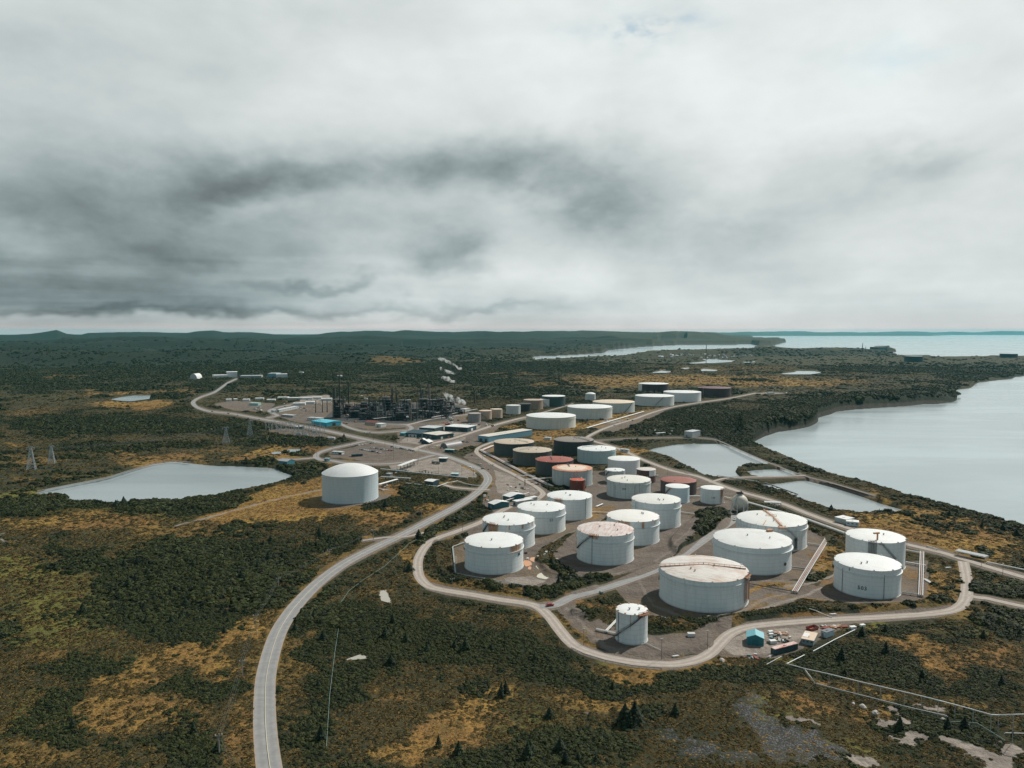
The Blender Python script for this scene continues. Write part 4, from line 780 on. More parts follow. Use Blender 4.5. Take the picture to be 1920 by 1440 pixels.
def building(name, p0, p1, h, wall, roof, label, depth=None, p2=None, style='flat', rise=1.2, doors=(), windows=0, end_doors=(), cat='building', group=None, along=True, over=.35, z0=0.0):
    """p0,p1: pixels of the two near base corners (left, right); p2 a back corner right of p1, or depth in metres.
    style: flat, gable (ridge parallel p0-p1), gable_end (ridge runs away from the viewer), arch"""
    A, B = G(*p0), G(*p1); u = (B-A); u.z = 0; L = u.length; u.normalize(); v = Vector((-u.y, u.x, 0))
    if p2 is not None: D = max(2.0, (G(*p2)-B).dot(v))
    else: D = depth
    rz = math.atan2(u.y, u.x); c = A+u*L/2+v*D/2
    KEEPOUT.append((A.x+v.x*D/2, A.y+v.y*D/2, B.x+v.x*D/2, B.y+v.y*D/2, D/2+2))
    o = empty(name, (c.x, c.y, z0), rz, label, cat, group)
    l, d = L/2, D/2
    if style == 'arch':
        n = 14; hh = h
        if along: prof = [(d*math.cos(t), hh*math.sin(t)) for t in [i*math.pi/n for i in range(n+1)]]; vs = [(x, y, z) for x in (-l, l) for y, z in prof]
        else: prof = [(l*math.cos(t), hh*math.sin(t)) for t in [i*math.pi/n for i in range(n+1)]]; vs = [(x, y, z) for y in (-d, d) for x, z in prof]
        m = n+1; MB().add(vs, [(i, i+1, m+i+1, m+i) for i in range(n)]).build('roof', roof, o, 40)
        MB().add(vs, [tuple(range(m)), tuple(range(2*m-1, m-1, -1))]).build('end_wall', wall, o)
    else:
        wb = MB()
        if style == 'gable':
            vs = [(-l,-d,0),(l,-d,0),(l,d,0),(-l,d,0),(-l,-d,h),(l,-d,h),(l,d,h),(-l,d,h),(-l,0,h+rise),(l,0,h+rise)]
            wb.add(vs, [(0,1,5,4),(2,3,7,6),(1,2,6,9,5),(3,0,4,8,7)])
            t = .14; e = over; s = rise/d; vs = []
            for sg in (-1, 1):
                q = [(-l-e, 0, h+rise+.02), (l+e, 0, h+rise+.02), (l+e, sg*(d+e), h-s*e+.02), (-l-e, sg*(d+e), h-s*e+.02)]
                n = len(vs); vs += q+[(x, y, z+t) for x, y, z in q]
            fs = []
            for n in (0, 8): fs += [(n+4,n+5,n+6,n+7),(n+3,n+2,n+1,n),(n+2,n+3,n+7,n+6),(n,n+1,n+5,n+4),(n+1,n+2,n+6,n+5),(n+3,n,n+4,n+7)]
            rb = MB().add(vs, fs)
        elif style == 'gable_end':
            vs = [(-l,-d,0),(l,-d,0),(l,d,0),(-l,d,0),(-l,-d,h),(l,-d,h),(l,d,h),(-l,d,h),(0,-d,h+rise),(0,d,h+rise)]
            wb.add(vs, [(0,1,5,8,4),(2,3,7,9,6),(1,2,6,5),(3,0,4,7)])
            t = .14; e = over; s = rise/l; vs = []
            for sg in (-1, 1):
                q = [(0, -d-e, h+rise+.02), (0, d+e, h+rise+.02), (sg*(l+e), d+e, h-s*e+.02), (sg*(l+e), -d-e, h-s*e+.02)]
                n = len(vs); vs += q+[(x, y, z+t) for x, y, z in q]
            fs = []
            for n in (0, 8): fs += [(n+4,n+5,n+6,n+7),(n+3,n+2,n+1,n),(n+2,n+3,n+7,n+6),(n,n+1,n+5,n+4),(n+1,n+2,n+6,n+5),(n+3,n,n+4,n+7)]
            rb = MB().add(vs, fs)
        else:
            wb.box((0, 0, h/2), (L, D, h)); rb = MB().box((0, 0, h+.14), (L+2*over, D+2*over, .28)).box((0, -.1*D, h+.42), (L*.12, D*.2, .28))
        wb.build('wall', wall, o); rb.build('roof', roof, o)
    for (t, w, hh, *mm) in doors: MB().box((-l+L*t, -d-.04, hh/2), (w, .1, hh)).build('door', mm[0] if mm else m_door, o)  # a black panel also serves as the shaded inside of an opening
    for (t, w, hh, *mm) in end_doors: MB().box((l+.04, -d+D*t, hh/2), (.1, w, hh)).build('door', mm[0] if mm else m_door, o)
    for i in range(windows): MB().box((-l+L*(i+.5)/windows, -d-.03, h*.62), (min(1.6, L/windows*.5), .08, h*.25)).build('window', m_glass, o)
    return o
cream = flat('roof_cream', (.62,.58,.50), .6, 0, .2); greyroof = flat('roof_grey', (.33,.36,.38), .6, 0, .3); whroof = flat('roof_white', (.70,.71,.70), .6, 0, .2); paleroof = flat('roof_pale_grey', (.50,.53,.54), .6, 0, .25)
teal_w = wallm('teal', TEAL); navy_w = wallm('navy', NAVY); sky_w = wallm('sky', SKYB); white_w = wallm('white', (.55,.58,.58)); dark_w = wallm('dark', (.03,.04,.04)); brown_w = wallm('brown', (.16,.09,.07))
bright = corr('cyan', (.10,.50,.62)); tealroof = corr('teal', (.20,.42,.46))
building('workshop', (584,796), (612.5,800), 6, wallm('cyan', (.05,.36,.46)), bright, 'bright cyan roofed workshop behind the substation', p2=(626,795), style='gable', rise=1.5, doors=[(.2,4,4,m_door)], end_doors=[(.5,6,4.5,m_black)])
building('office_block', (576,788.5), (599,790), 5, white_w, paleroof, 'long white office block behind the cyan roofed workshop', depth=11, windows=7)
building('shed', (523,871.5), (538.5,873), 4.6, teal_w, greyroof, 'blue shed with a grey roof above the lake shore', p2=(553.3,869.7), style='gable', rise=1.6, doors=[(.5,3,3,m_door)])
building('booth', (608,865), (615.5,865.3), 3.2, teal_w, greyroof, 'tiny blue booth beside the road bend', depth=4.5, doors=[(.7,1.2,2.2,m_white)])
building('site_cabin', (622,851), (641,852.5), 2.9, white_w, paleroof, 'white site cabin at the left edge of the car park', depth=5, windows=4, doors=[(.8,4,2.4,m_black)])  # black panel paints the shade inside the cabin opening
building('site_cabin', (660,856.5), (680,855.3), 2.6, navy_w, flat('roof_dark',(.08,.09,.09)), 'dark teal cabin near the domed tank side of the car park', depth=5, windows=3)
building('trailer', (614,823.6), (627,824), 2.6, white_w, whroof, 'white box trailer right of the substation', depth=3)
building('warehouse', (786,809.5), (815,811.3), 6.5, navy_w, paleroof, 'navy warehouse with a pale roof, rear of the works yard', p2=(829,807), doors=[(.5,5,4,m_black)])
building('warehouse', (834,807.3), (876.5,810), 6.5, navy_w, whroof, 'long navy warehouse with a white roof facing the works yard', p2=(892,805.6), windows=0, doors=[(.3,5,4.2,m_black),(.55,4,3,m_door),(.75,5,4.2,m_black)], end_doors=[(.5,6,4,m_white)])
building('workshop', (761,818.7), (790.5,820.4), 5.5, navy_w, navy_w, 'dark roofed workshop with a white front wall panel', p2=(800,813), style='gable', rise=2.2, doors=[(.42,13,3.6,white_w),(.30,2.4,2.9,m_black),(.55,2.4,2.9,m_black)])
building('workshop', (792.5,820.6), (819,824.6), 6.3, navy_w, cream, 'navy workshop with a flat cream roof in the works yard', p2=(834.5,818), doors=[(.55,4,4,m_door),(.25,3,3,m_door)], end_doors=[(.3,4,3.4,m_white),(.7,4,3.4,m_rust)])
building('hut', (750,816.5), (758,817.2), 3.6, teal_w, tealroof, 'small dark teal hut left of the white fronted workshop', p2=(761,814), style='gable', rise=1)
building('pavilion', (790,832), (804,833), 3, navy_w, whroof, 'low hut with a peaked white roof beside the works road', depth=9, style='gable_end', rise=2.6, over=1.2)
building('pavilion', (787,829.3), (797,829.6), 3, navy_w, whroof, 'smaller peaked white roof behind the low works road hut', depth=6, style='gable_end', rise=2.2, over=1.0)
building('long_warehouse', (896.3,826.7), (916,829.3), 7.6, sky_w, cream, 'long sky blue warehouse with a cream roof', p2=(964,811.7), over=.2, doors=[(.28,5,4,m_black),(.75,4,4,m_black)])  # two black panels paint the shade inside open doorways
building('quonset_hut', (839,841), (868,836), 6.5, wallm('grey2',(.14,.14,.14)), corr('quonset',(.25,.24,.24)), 'long grey half round hut beside the works road', depth=13, style='arch')
building('hut', (834,847.5), (850,848.3), 3, navy_w, corr('pale_teal',(.36,.55,.53)), 'low hut with a pale teal roof below the half round hut', depth=5)
building('weigh_station', (823,865.5), (836,866), 4, navy_w, whroof, 'dark hut under a white flat roof at the edge of the loading lot', depth=6, over=1.0, windows=3)
building('pump_house', (796,909), (811.5,911), 4, navy_w, whroof, 'navy pump house with a white roof and open front', p2=(821,907), style='gable', rise=.8, doors=[(.5,6,2.8,m_black)])  # open front is a black panel, its inner shade put in as colour
building('gatehouse', (845.5,895), (858,895.4), 3.6, teal_w, corr('pale_cyan',(.45,.58,.58)), 'small blue gatehouse with a pale cyan roof on the loading lot', depth=6, windows=2, over=.5)
building('blue_shed', (915,951.5), (926,955.3), 4.2, wallm('deepteal',(.018,.11,.13)), whroof, 'deep teal shed with a white roof beside the loop road', p2=(945,947.5), style='gable', rise=1.5, doors=[(.5,2.5,2.6,m_door)])
building('blue_shed', (943,937.5), (956,941), 4.2, wallm('deepteal',(.018,.11,.13)), whroof, 'deep teal shed with a curved looking white roof, farther of the pair', p2=(974,933), style='gable', rise=1.6)
building('store_shed', (961.6,946.5), (969,949), 3.8, wallm('pale_grey',(.36,.38,.39)), whroof, 'pale grey store with a long white roof beside the left tank group', p2=(990,941), doors=[(.4,2.4,2.6,m_black)])
building('store_shed', (983,941.5), (989,943), 3.6, wallm('pale_grey',(.36,.38,.39)), whroof, 'short pale store just behind the long white roofed one', p2=(999,937))
building('hut', (724,893.5), (731,894.2), 3, flat('hut_grey',(.2,.22,.23)), greyroof, 'small grey hut above the pipe skids by the domed tank', depth=5)
building('service_cabin', (1565,978), (1586.5,983.2), 3.6, wallm('pale_green',(.36,.42,.41)), whroof, 'pale green grey cabin beside the shore road', p2=(1600,979.5), windows=0, over=.2)
building('service_cabin', (1586.5,985.3), (1610,987.6), 3.2, wallm('pale_blue',(.48,.57,.60)), whroof, 'small pale blue cabin at the end of the shore road cabins', p2=(1614,984), windows=3, over=.2)
building('pump_station', (1283,819), (1298,820.6), 8, wallm('offwhite',(.46,.48,.48)), paleroof, 'white block house beside the settling basin', p2=(1307,816.8), over=.2, doors=[(.3,2.5,3,m_door)])
building('hut', (1163,847.5), (1178,848.6), 3.5, white_w, paleroof, 'small white hut between tank and settling basin', depth=5, windows=2)
building('hut', (1232,815.5), (1248,814), 2.4, white_w, whroof, 'low white roofed shelter left of the white block house', depth=3)
building('hut', (1020,824.5), (1032,825), 3, white_w, paleroof, 'small pale hut beyond the dark tanks', depth=6)
# scrap yard
building('tool_shed', (1400.6,1208), (1432,1211.5), 3.6, wallm('deepcyan',(.02,.17,.20)), corr('shed_cyan',(.16,.44,.50)), 'blue green shed with a pale cyan ribbed gable roof in the scrap yard', depth=7.2, style='gable_end', rise=1.5, over=.25, doors=[(.5,3.0,2.7,wallm('deepcyan2',(.015,.13,.155)))])
building('shipping_container', (1453,1229), (1496,1217.5), 2.7, corr('container',(.02,.055,.065)), roof_mat('container_roof',(.60,.50,.46),1.35,(.45,.06,.04),1,1.2,10), 'dark shipping container with a red and white streaked roof', depth=2.6, over=.02, cat='container')
_cb = building('cabin', (1503,1207), (1525,1211.5), 2.5, wallm('greyblue',(.20,.26,.28)), flat('roof_peach',(.62,.48,.36),.6,0,.2), 'cabin with a two tone cream and white roof in the scrap yard', p2=(1538,1198.5), over=.3, windows=3)
_l = (G(1525,1211.5)-G(1503,1207)).length; MB().box((-_l*.27, 0, 2.84), (_l*.5, 5.2, .06)).build('roof_panel', whroof, _cb)
building('cabin', (1539,1192.5), (1549,1196.5), 2.6, wallm('paleblue2',(.42,.52,.56)), flat('roof_slate',(.15,.165,.18)), 'pale blue cabin with a slate grey roof in the scrap yard', p2=(1563,1191), over=.15, doors=[(.3,1.1,2,m_door)])
# far buildings
building('hangar', (355.5,710.8), (369.5,710.8), 17, wallm('hang',(.5,.5,.48)), whroof, 'far white half round hangar left of the white sheds', depth=40, style='arch', along=False)
building('factory_shed', (402,709.8), (428,709), 10, white_w, whroof, 'low far white shed beside the half round hangar', depth=40)
building('factory_shed', (425,708), (445,707.6), 18, white_w, whroof, 'tall far white shed at the top of the road', depth=40)
building('factory_shed', (450,708.5), (490,708), 6, wallm('fargrey',(.3,.32,.32)), greyroof, 'long low grey far shed right of the tall white one', depth=50)
building('factory_shed', (502,707.6), (520,707.6), 13, sky_w, paleroof, 'far pale blue shed with a grey roof', depth=40)
building('factory_shed', (518,708.6), (539,708.2), 12, white_w, whroof, 'far white shed at the right end of the row', depth=30)
for i, (x0, x1, y, h, lb) in enumerate([(538,586,749.3,4,'longest white shed at the back of the plant yard'),(584,603,748.5,4,'white shed right of the longest one in the plant yard'),(602,622,752,5,'white shed in front of the twin stacks'),(549,572,760,4,'white shed with a pale roof above the plant road'),(572,590,757.5,4,'short white shed near the flare stubs'),(455,468,752.5,4,'white trailer at the far edge of the gravel yard'),(440,446,751,3,'tiny white trailer behind the gravel yard'),(424,434,752.5,4,'white cabin nearest the road in the gravel yard'),(478,494,749.5,3,'pale low shed behind the gravel yard'),(500,516,752,3,'long pale shed in the middle of the yard'),(520,541,747.6,3,'thin white shed on the far yard edge')]):
    building('plant_shed', (x0,y), (x1,y-.3), h, white_w, whroof, lb, depth=14, group='white sheds of the plant yard')
building('plant_shed', (467,760), (484,760.3), 4.5, wallm('aqua',(.3,.5,.48)), corr('aqua',(.42,.62,.58)), 'pale aqua shed standing alone in the gravel yard', depth=12)
building('plant_office', (514,773.5), (524,772.5), 4, white_w, whroof, 'white end block of the angled plant office', depth=9, windows=2)
building('plant_office', (524,773), (560,765.5), 4, wallm('pgrey',(.42,.46,.46)), paleroof, 'long pale angled plant office', depth=10, windows=8)
building('plant_office', (527,781), (549,783), 3.6, wallm('lgrey',(.36,.37,.36)), paleroof, 'low grey plant office in the fork of the plant road', depth=9, windows=6)
building('control_hut', (705,800.5), (714,801.3), 5, white_w, whroof, 'white hut with a flat roof in front of the refinery', p2=(722,799.5), doors=[(.4,2.5,3,m_door)])
building('canteen', (684,796.5), (704,798.2), 4.5, wallm('cream3',(.42,.38,.33)), corr('maroon',(.20,.065,.05)), 'low cream building with a red brown roof in front of the refinery', depth=14, style='gable', rise=2.5, windows=5)
building('hut', (560,700.8), (568,700.8), 6, white_w, whroof, 'far white house left behind the tall stack', depth=12)
building('hut', (632,706.8), (640,706.8), 5, white_w, whroof, 'far white house behind the tallest stack', depth=14)
building('hut', (866,772.5), (881,770.5), 4, white_w, whroof, 'white topped shed on the refinery right edge', depth=12)
building('hut', (1442,739), (1452,738.6), 4, white_w, paleroof, 'lone shed on the pale ground beyond the maroon tank', depth=8)
building('shore_platform', (1646,658.6), (1664,658.4), 34, wallm('islg',(.05,.10,.11)), greyroof, 'low dark building on the small offshore islet', depth=80, z0=-2)
# the settlement on the far neck of land
hm = []
for c in ((.55,.57,.56),(.42,.44,.45),(.50,.44,.38),(.30,.36,.40)): hm.append(wallm('house%d' % int(c[0]*100), c))
for i in range(46):
    px = 1235+rng.random()*175; py = 667.5-4.6*math.exp(-((px-1325)/60)**2)*rng.random()-rng.random()*1.5+abs(px-1325)*.012
    P = GH(px, py); w = 9+rng.random()*9
    o = empty('house', (P.x, P.y, P.z), rng.random()*3, 'small far house in the settlement on the neck of land', 'house', 'houses of the far settlement'); KEEPOUT.append((P.x, P.y, P.x+1, P.y, 10))
    MB().box((0,0,2.5), (w, 8, 7)).build('wall', hm[i % 4], o)
    e = 6.0; MB().add([(-w/2-.4,-4.4,e),(w/2+.4,-4.4,e),(w/2+.4,4.4,e),(-w/2-.4,4.4,e),(-w/2-.4,0,e+3),(w/2+.4,0,e+3)], [(0,1,5,4),(2,3,4,5),(0,4,3),(1,2,5)]).build('roof', (greyroof, whroof, dark_w)[i % 3], o)
def mast(px, py, top, label, r=.6, name='radio_mast'):
    P = GH(px, py); h = zat(P, top)-P.z; o = empty(name, (P.x, P.y, P.z), 0, label, 'mast'); b = MB()
    for i in range(3): a = i*2.094; b.tube((r*math.cos(a), r*math.sin(a), 0), (.2*r*math.cos(a), .2*r*math.sin(a), h), r*.22, 4)
    b.build('mast', m_dksteel, o); b = MB()
    for j in range(10):
        for i in range(3): a, c = i*2.094, (i+1)*2.094; t0, t1 = j/10, (j+1)/10; b.tube((r*(1-.8*t0)*math.cos(a), r*(1-.8*t0)*math.sin(a), h*t0), (r*(1-.8*t1)*math.cos(c), r*(1-.8*t1)*math.sin(c), h*t1), r*.14, 4)
    b.build('lattice', m_dksteel, o)
mast(1324,665,646,'tall thin mast standing over the far settlement',3.5); mast(1617,659,643,'taller thin mast on the far headland',3.5); mast(1623,659,650,'shorter thin mast on the far headland',3)
# ================================================================== refinery
def fr(nm, c): return flat('plant_'+nm, c, .7, 0, .4, .15)
m_pl = [fr('black', (.016,.020,.020)), fr('dark', (.035,.040,.038)), fr('grey', (.06,.068,.065)), fr('rust', (.11,.055,.035)), fr('tan', (.24,.19,.14)), fr('steel', (.13,.145,.145))]
m_red2 = fr('red', (.22,.05,.04))
def stack(px, py, top, wpx_, mat, label, name='chimney_stack', group=None):
    P = G(px, py); H = zat(P, top); r = wpx_*mpp(P)/2
    o = empty(name, (P.x, P.y, 0), 0, label, 'chimney', group)
    MB().lathe([(r*1.35, 0), (r*1.15, H*.12), (r, H*.4), (r*.82, H)], 14, cap_top=True).build('stack', mat, o, 40)
    for t in (.35, .62, .88): MB().lathe([(r*.9, H*t), (r*1.6, H*t), (r*1.6, H*t+.25), (r*.9, H*t+.25)], 12).build('platform', m_dksteel, o)
    MB().tube((r*1.05, 0, 0), (r*.95, 0, H*.97), .15, 4).build('ladder', m_rail, o)
stack(592,773.5,751.5,1.5,m_pl[0],'left of three short black stacks beside the white sheds'); stack(604.7,773,750,1.5,m_pl[0],'middle of three short black stacks beside the white sheds'); stack(613.5,773,750,1.5,m_pl[0],'right of three short black stacks beside the white sheds')
stack(637.5,784,701.5,2.1,m_pl[0],'tallest thin black refinery stack, left end'); stack(654,757,716,2.0,m_pl[0],'thin black stack standing behind the tallest one',)
stack(627.3,782,727,4.6,m_pl[1],'thick dark tower left of the tallest stack','process_tower'); stack(853,738,684,1.0,m_pl[1],'very thin flare stack with white steam at its tip','flare_stack')
stack(771,789.5,754,2.2,m_pl[4],'brown column at the front of the refinery','process_tower'); stack(805,760,721,4.4,m_pl[4],'thick tower with a tan top at the right of the refinery','process_tower')
stack(784,770,717,1.0,m_pl[2],'tall slim grey column left of the tan topped tower','process_tower'); stack(789,766,725,2.4,m_pl[2],'grey column with a round cap beside the tan topped tower','process_tower'); stack(794,766,729,2.2,m_pl[5],'pale grey column nearest left of the tan topped tower','process_tower'); stack(811,776,735,1.2,m_pl[0],'thin black column right of the tan topped tower','process_tower'); stack(890,756,738,3,m_pl[3],'short brown flare stub right of the refinery','flare_stack')
r3 = random.Random(5)
for i in range(96):
    px = r3.choice([r3.uniform(640,700), r3.uniform(690,770), r3.uniform(700,835), r3.uniform(770,840)]); py = r3.uniform(757,790); hgt = r3.choice([12,16,20,24,30,36])*r3.uniform(.8,1.15); w = r3.choice([.9,1.2,1.6,2.2,3.0])
    if px < 690 or px > 825: hgt *= .65
    P = G(px, py); H = hgt*mpp(P)*.98; r = w*mpp(P)/2; o = empty('process_column', (P.x, P.y, 0), r3.random()*6, 'slim dark column packed among the refinery units', 'column', 'process columns of the refinery')
    mt = r3.choice([m_pl[0], m_pl[1], m_pl[1], m_pl[2], m_pl[3], m_pl[5]])
    b = MB().lathe([(r*1.2, 0), (r, 1.5), (r, H*.55), (r*.75, H*.6), (r*.75, H*.96), (r*.3, H)], 12, cap_top=True); b.build('shell', mt, o, 40)
    b = MB()
    for t in (.3, .5, .75, .93): b.lathe([(r*.8, H*t), (r*1.7, H*t), (r*1.7, H*t+.3), (r*.8, H*t+.3)], 10)
    b.build('platforms', m_dksteel, o); MB().tube((r*1.15, 0, 0), (r*1.0, 0, H*.95), .2, 4).tube((-r*1.3, 0, 0), (-r*1.2, .2, H*.85), .3, 5).build('riser_pipe', m_pl[2], o)
def unit(px, py, w, d, h, mt, label, name='process_unit', floors=4, drums=2, rz=0):
    P = G(px, py); o = empty(name, (P.x, P.y, 0), rz, label, 'process unit', 'steel framed units of the refinery'); b = MB(); nx = max(2, int(w/5)); ny = max(2, int(d/6))
    for i in range(nx+1):
        for j in range(ny+1): b.box((-w/2+w*i/nx, -d/2+d*j/ny, h/2), (.45, .45, h))
    for f_ in range(1, floors+1):
        z = h*f_/floors
        for j in range(ny+1): b.box((0, -d/2+d*j/ny, z), (w, .35, .45))
        for i in range(nx+1): b.box((-w/2+w*i/nx, 0, z+.01), (.35, d, .42))
    for i in range(nx):
        for f_ in range(floors):
            if (i+f_) % 2: b.tube((-w/2+w*i/nx, -d/2-.1, h*f_/floors), (-w/2+w*(i+1)/nx, -d/2-.1, h*(f_+1)/floors), .18, 4)
    b.build('frame', mt, o); b = MB()
    for f_ in range(1, floors+1): b.box((r3.uniform(-.1,.1)*w, 0, h*f_/floors+.3), (w*r3.uniform(.6,.95), d*.9, .2))
    b.build('deck', m_dksteel, o)
    if floors > 2: MB().box((r3.uniform(-.2,.2)*w, d*.1, h*.3), (w*.5, d*.7, h*.58)).build('casing', m_pl[r3.choice([0,0,1])], o)
    for i in range(drums):
        z = h*r3.randint(0, floors)/floors+2.2; x = r3.uniform(-.25,.25)*w; mm = r3.choice([m_pl[2], m_pl[2], m_pl[5], m_pl[3], m_pl[1], m_pl[0]]); R = r3.uniform(1.2,2.2)
        MB().tube((x-w*.22, 0, z), (x+w*.22, 0, z), R, 12).build('drum', mm, o, 40)
    b = MB()
    for i in range(9): x = r3.uniform(-.5,.5)*w; y = r3.uniform(-.5,.5)*d; z0_, z1_ = sorted((r3.uniform(0,h), r3.uniform(0,h*1.1))); b.tube((x,y,z0_), (x,y,z1_), .25, 5); b.tube((x,y,z1_), (r3.uniform(-.5,.5)*w,y,z1_), .25, 5)
    b.build('piping', r3.choice([m_pl[1], m_pl[2], m_pl[2]]), o)
for i, (px, py, w, d, h, mt, lb) in enumerate([(634,783,16,14,32,0,'tall black framed unit round the tallest stack'),(652,776,16,12,18,3,'reddish framed unit right of the tallest stack'),(665,782,20,14,12,2,'low grey framed unit in front of the left stacks'),(681,781,26,16,22,0,'broad black unit with a rounded outline'),(700,776,20,14,20,1,'dark framed unit left of the middle columns'),(712,786,22,12,12,2,'low grey unit at the front middle'),(724,770,24,16,26,0,'black framed unit in the middle of the refinery'),(742,782,20,12,16,1,'dark framed unit left of the brown column'),(757,772,22,14,22,1,'dark framed unit behind the brown column'),(784,783,26,12,12,0,'black unit right of the brown column'),(795,772,18,14,24,1,'framed unit below the tan topped tower'),(812,776,22,18,26,0,'black block unit at the right of the refinery'),(825,772,20,16,24,0,'black block unit nearest the steam'),(838,781,18,12,9,5,'low steel unit at the right edge under the steam'),(699,786,14,8,9,5,'small pale pipework skid before the refinery'),(762,788,12,8,8,2,'small grey unit left of the refinery gate'),(860,776,22,14,8,1,'low dark unit between steam and grey tank'),(843,766,18,12,14,1,'dark unit behind the steam')]):
    unit(px, py, w, d, h, m_pl[mt] if mt < 6 else m_red2, lb, floors=max(2, int(h/5)), drums=3)
for i in range(16):
    unit(r3.uniform(640,838), r3.uniform(764,788), r3.uniform(10,20), r3.uniform(8,12), r3.uniform(7,15), m_pl[r3.choice([0,0,1,2])], 'low dark framed unit among the packed process columns', floors=r3.choice([2,3,4]), drums=2)
for i, (px, py, L, lb) in enumerate([(764,783,5,'white horizontal drum among the dark units'),(702,755,9,'white sloping drum on the back edge'),(686,748,7,'white drum beside the sloping one'),(759,751,3,'small white drum left of the long one'),(767,751,7,'long white drum in the refinery middle'),(834,752,4,'short white drum below the steam'),(740,768,3,'upright white vessel before the middle units'),(845,785,6,'white drum near the refinery gate')]):
    P = G(px, py+6); o = empty('vessel', (P.x, P.y, 0), r3.uniform(-.3,.3), lb, 'vessel'); z = 6*mpp(P)+1
    MB().tube((-L*.45*mpp(P),0,z), (L*.45*mpp(P),0,z), 1.5, 14).build('drum', m_white, o, 40)
    for s in (-1, 1): MB().box((s*L*.3*mpp(P),0,z/2), (.6,1.6,z)).build('saddle', m_dksteel, o)
def pipe_rack(p, q, h, w, n, label, mats=(0,), name='pipe_rack', step=9, pr=.28, group=None, cat='pipe rack', mids=()):
    pts = [G(*p)]+[G(*m_) for m_ in mids]+[G(*q)]; A = pts[0]; o = empty(name, (A.x, A.y, 0), 0, label, cat, group)
    L_ = [a-A for a in pts]; posts = MB()
    for a, b in zip(L_[:-1], L_[1:]):
        d = (b-a); LL = d.length; d.normalize(); nrm = Vector((-d.y, d.x, 0)); rz = math.atan2(d.y, d.x); k_ = max(1, int(LL/step))
        KEEPOUT.append((A.x+a.x, A.y+a.y, A.x+b.x, A.y+b.y, w/2+1.2))
        for i in range(k_+1):
            c = a.lerp(b, i/k_); posts.box((c.x, c.y, h-.15), (.3, w, .3), rz)
            if h > .7:
                for s in (-1, 1): e = c+nrm*s*w*.45; posts.box((e.x, e.y, (h-.3)/2), (.25, .25, h-.3), rz)
            else: posts.box((c.x, c.y, (h-.3)/2), (.5, w, max(.05, h-.3)), rz)
    posts.build('support', m_rail if h < 4 else m_dksteel, o)
    for j in range(n):
        b_ = MB(); off = (j-(n-1)/2)*w/max(1, n)
        for a, b in zip(L_[:-1], L_[1:]):
            d = (b-a).normalized(); nrm = Vector((-d.y, d.x, 0)); b_.tube(a+nrm*off+Vector((0,0,h+pr)), b+nrm*off+Vector((0,0,h+pr)), pr, 8)
        b_.build('pipe', mats[j % len(mats)], o, 40)
    return o
pipe_rack((700,792),(836,778),6,5,5,'dark elevated pipe rack along the front of the refinery',(m_rail,m_pl[2]),step=8); pipe_rack((788,778),(817,780),8,3,3,'pale elevated pipe bridge before the refinery gate',(m_rail,m_white),step=6)
pipe_rack((810,786),(895,770),3,3,3,'pipe rack running from the gate to the small tanks',(m_pipe,m_rail),step=9)
pipe_rack((497,793),(500,800),1,2,1,'short pipe stub beside the substation',(m_rail,))
# ================================================================== substation and pylons
m_galv = flat('lattice_steel', (.36,.40,.41), .5, 0, .2)
def gantry(px, py, w, h, label):
    P = G(px, py); o = empty('substation_gantry', (P.x, P.y, 0), .12, label, 'gantry', 'gantries of the substation')
    for s in (-1, 1):
        b = MB(); x = s*w/2
        for dx, dy in ((-.5,-.5),(.5,-.5),(.5,.5),(-.5,.5)): b.tube((x+dx, dy, 0), (x+dx*.5, dy*.5, h), .15, 4)
        for j in range(6): b.tube((x-.5, -.5, h*j/6), (x+.5, -.5, h*(j+1)/6), .1, 4)
        b.build('column', m_galv, o)
    b = MB(); b.box((0, -.35, h), (w, .2, .2)).box((0, .35, h), (w, .2, .2)).box((0, 0, h-.8), (w, .2, .2))
    for j in range(8): b.tube((-w/2+w*j/8, -.35, h), (-w/2+w*(j+1)/8, 0, h-.8), .06, 4)
    b.build('beam', m_galv, o); b = MB()
    for j in range(3): b.tube((-w*.3+w*.3*j, 0, h-.9), (-w*.3+w*.3*j, 0, h-2.6), .16, 6)
    b.build('insulator', m_pl[3], o)
gx = [(505,806,12,11),(514,807,12,11),(523,808,12,11),(532,809,12,11),(541,811,14,17),(548,808,14,19),(555,812,12,11),(565,812,12,11),(575,815,12,12),(586,815,12,12),(594,810,12,16),(600,814,10,14),(510,801,12,10),(524,802,12,10),(538,803,12,10),(604,818,10,12),(562,806,12,10),(580,808,12,10)]
for i, (px, py, w, h) in enumerate(gx): gantry(px, py, w*r3.uniform(.55,.9), h*r3.uniform(.7,1.35), 'pale lattice gantry of the fenced substation')
for i in range(34):
    px = r3.uniform(502,608); py = 803+(px-500)*.14+r3.uniform(-2,7)
    P = G(px, py); o = empty('switchgear', (P.x, P.y, 0), r3.random()*3, 'small pale switchgear unit on legs in the substation', 'switchgear', 'switchgear of the substation'); h = r3.uniform(2.5,4.5)
    MB().box((-.6,0,h/2), (.25,.25,h)).box((.6,0,h/2), (.25,.25,h)).box((0,0,h), (1.8,.6,.4)).build('frame', m_galv, o)
    b = MB()
    for s in (-.6, 0, .6): b.tube((s,0,h+.2), (s,0,h+1.8), .14, 6)
    b.build('insulator', m_rail, o)
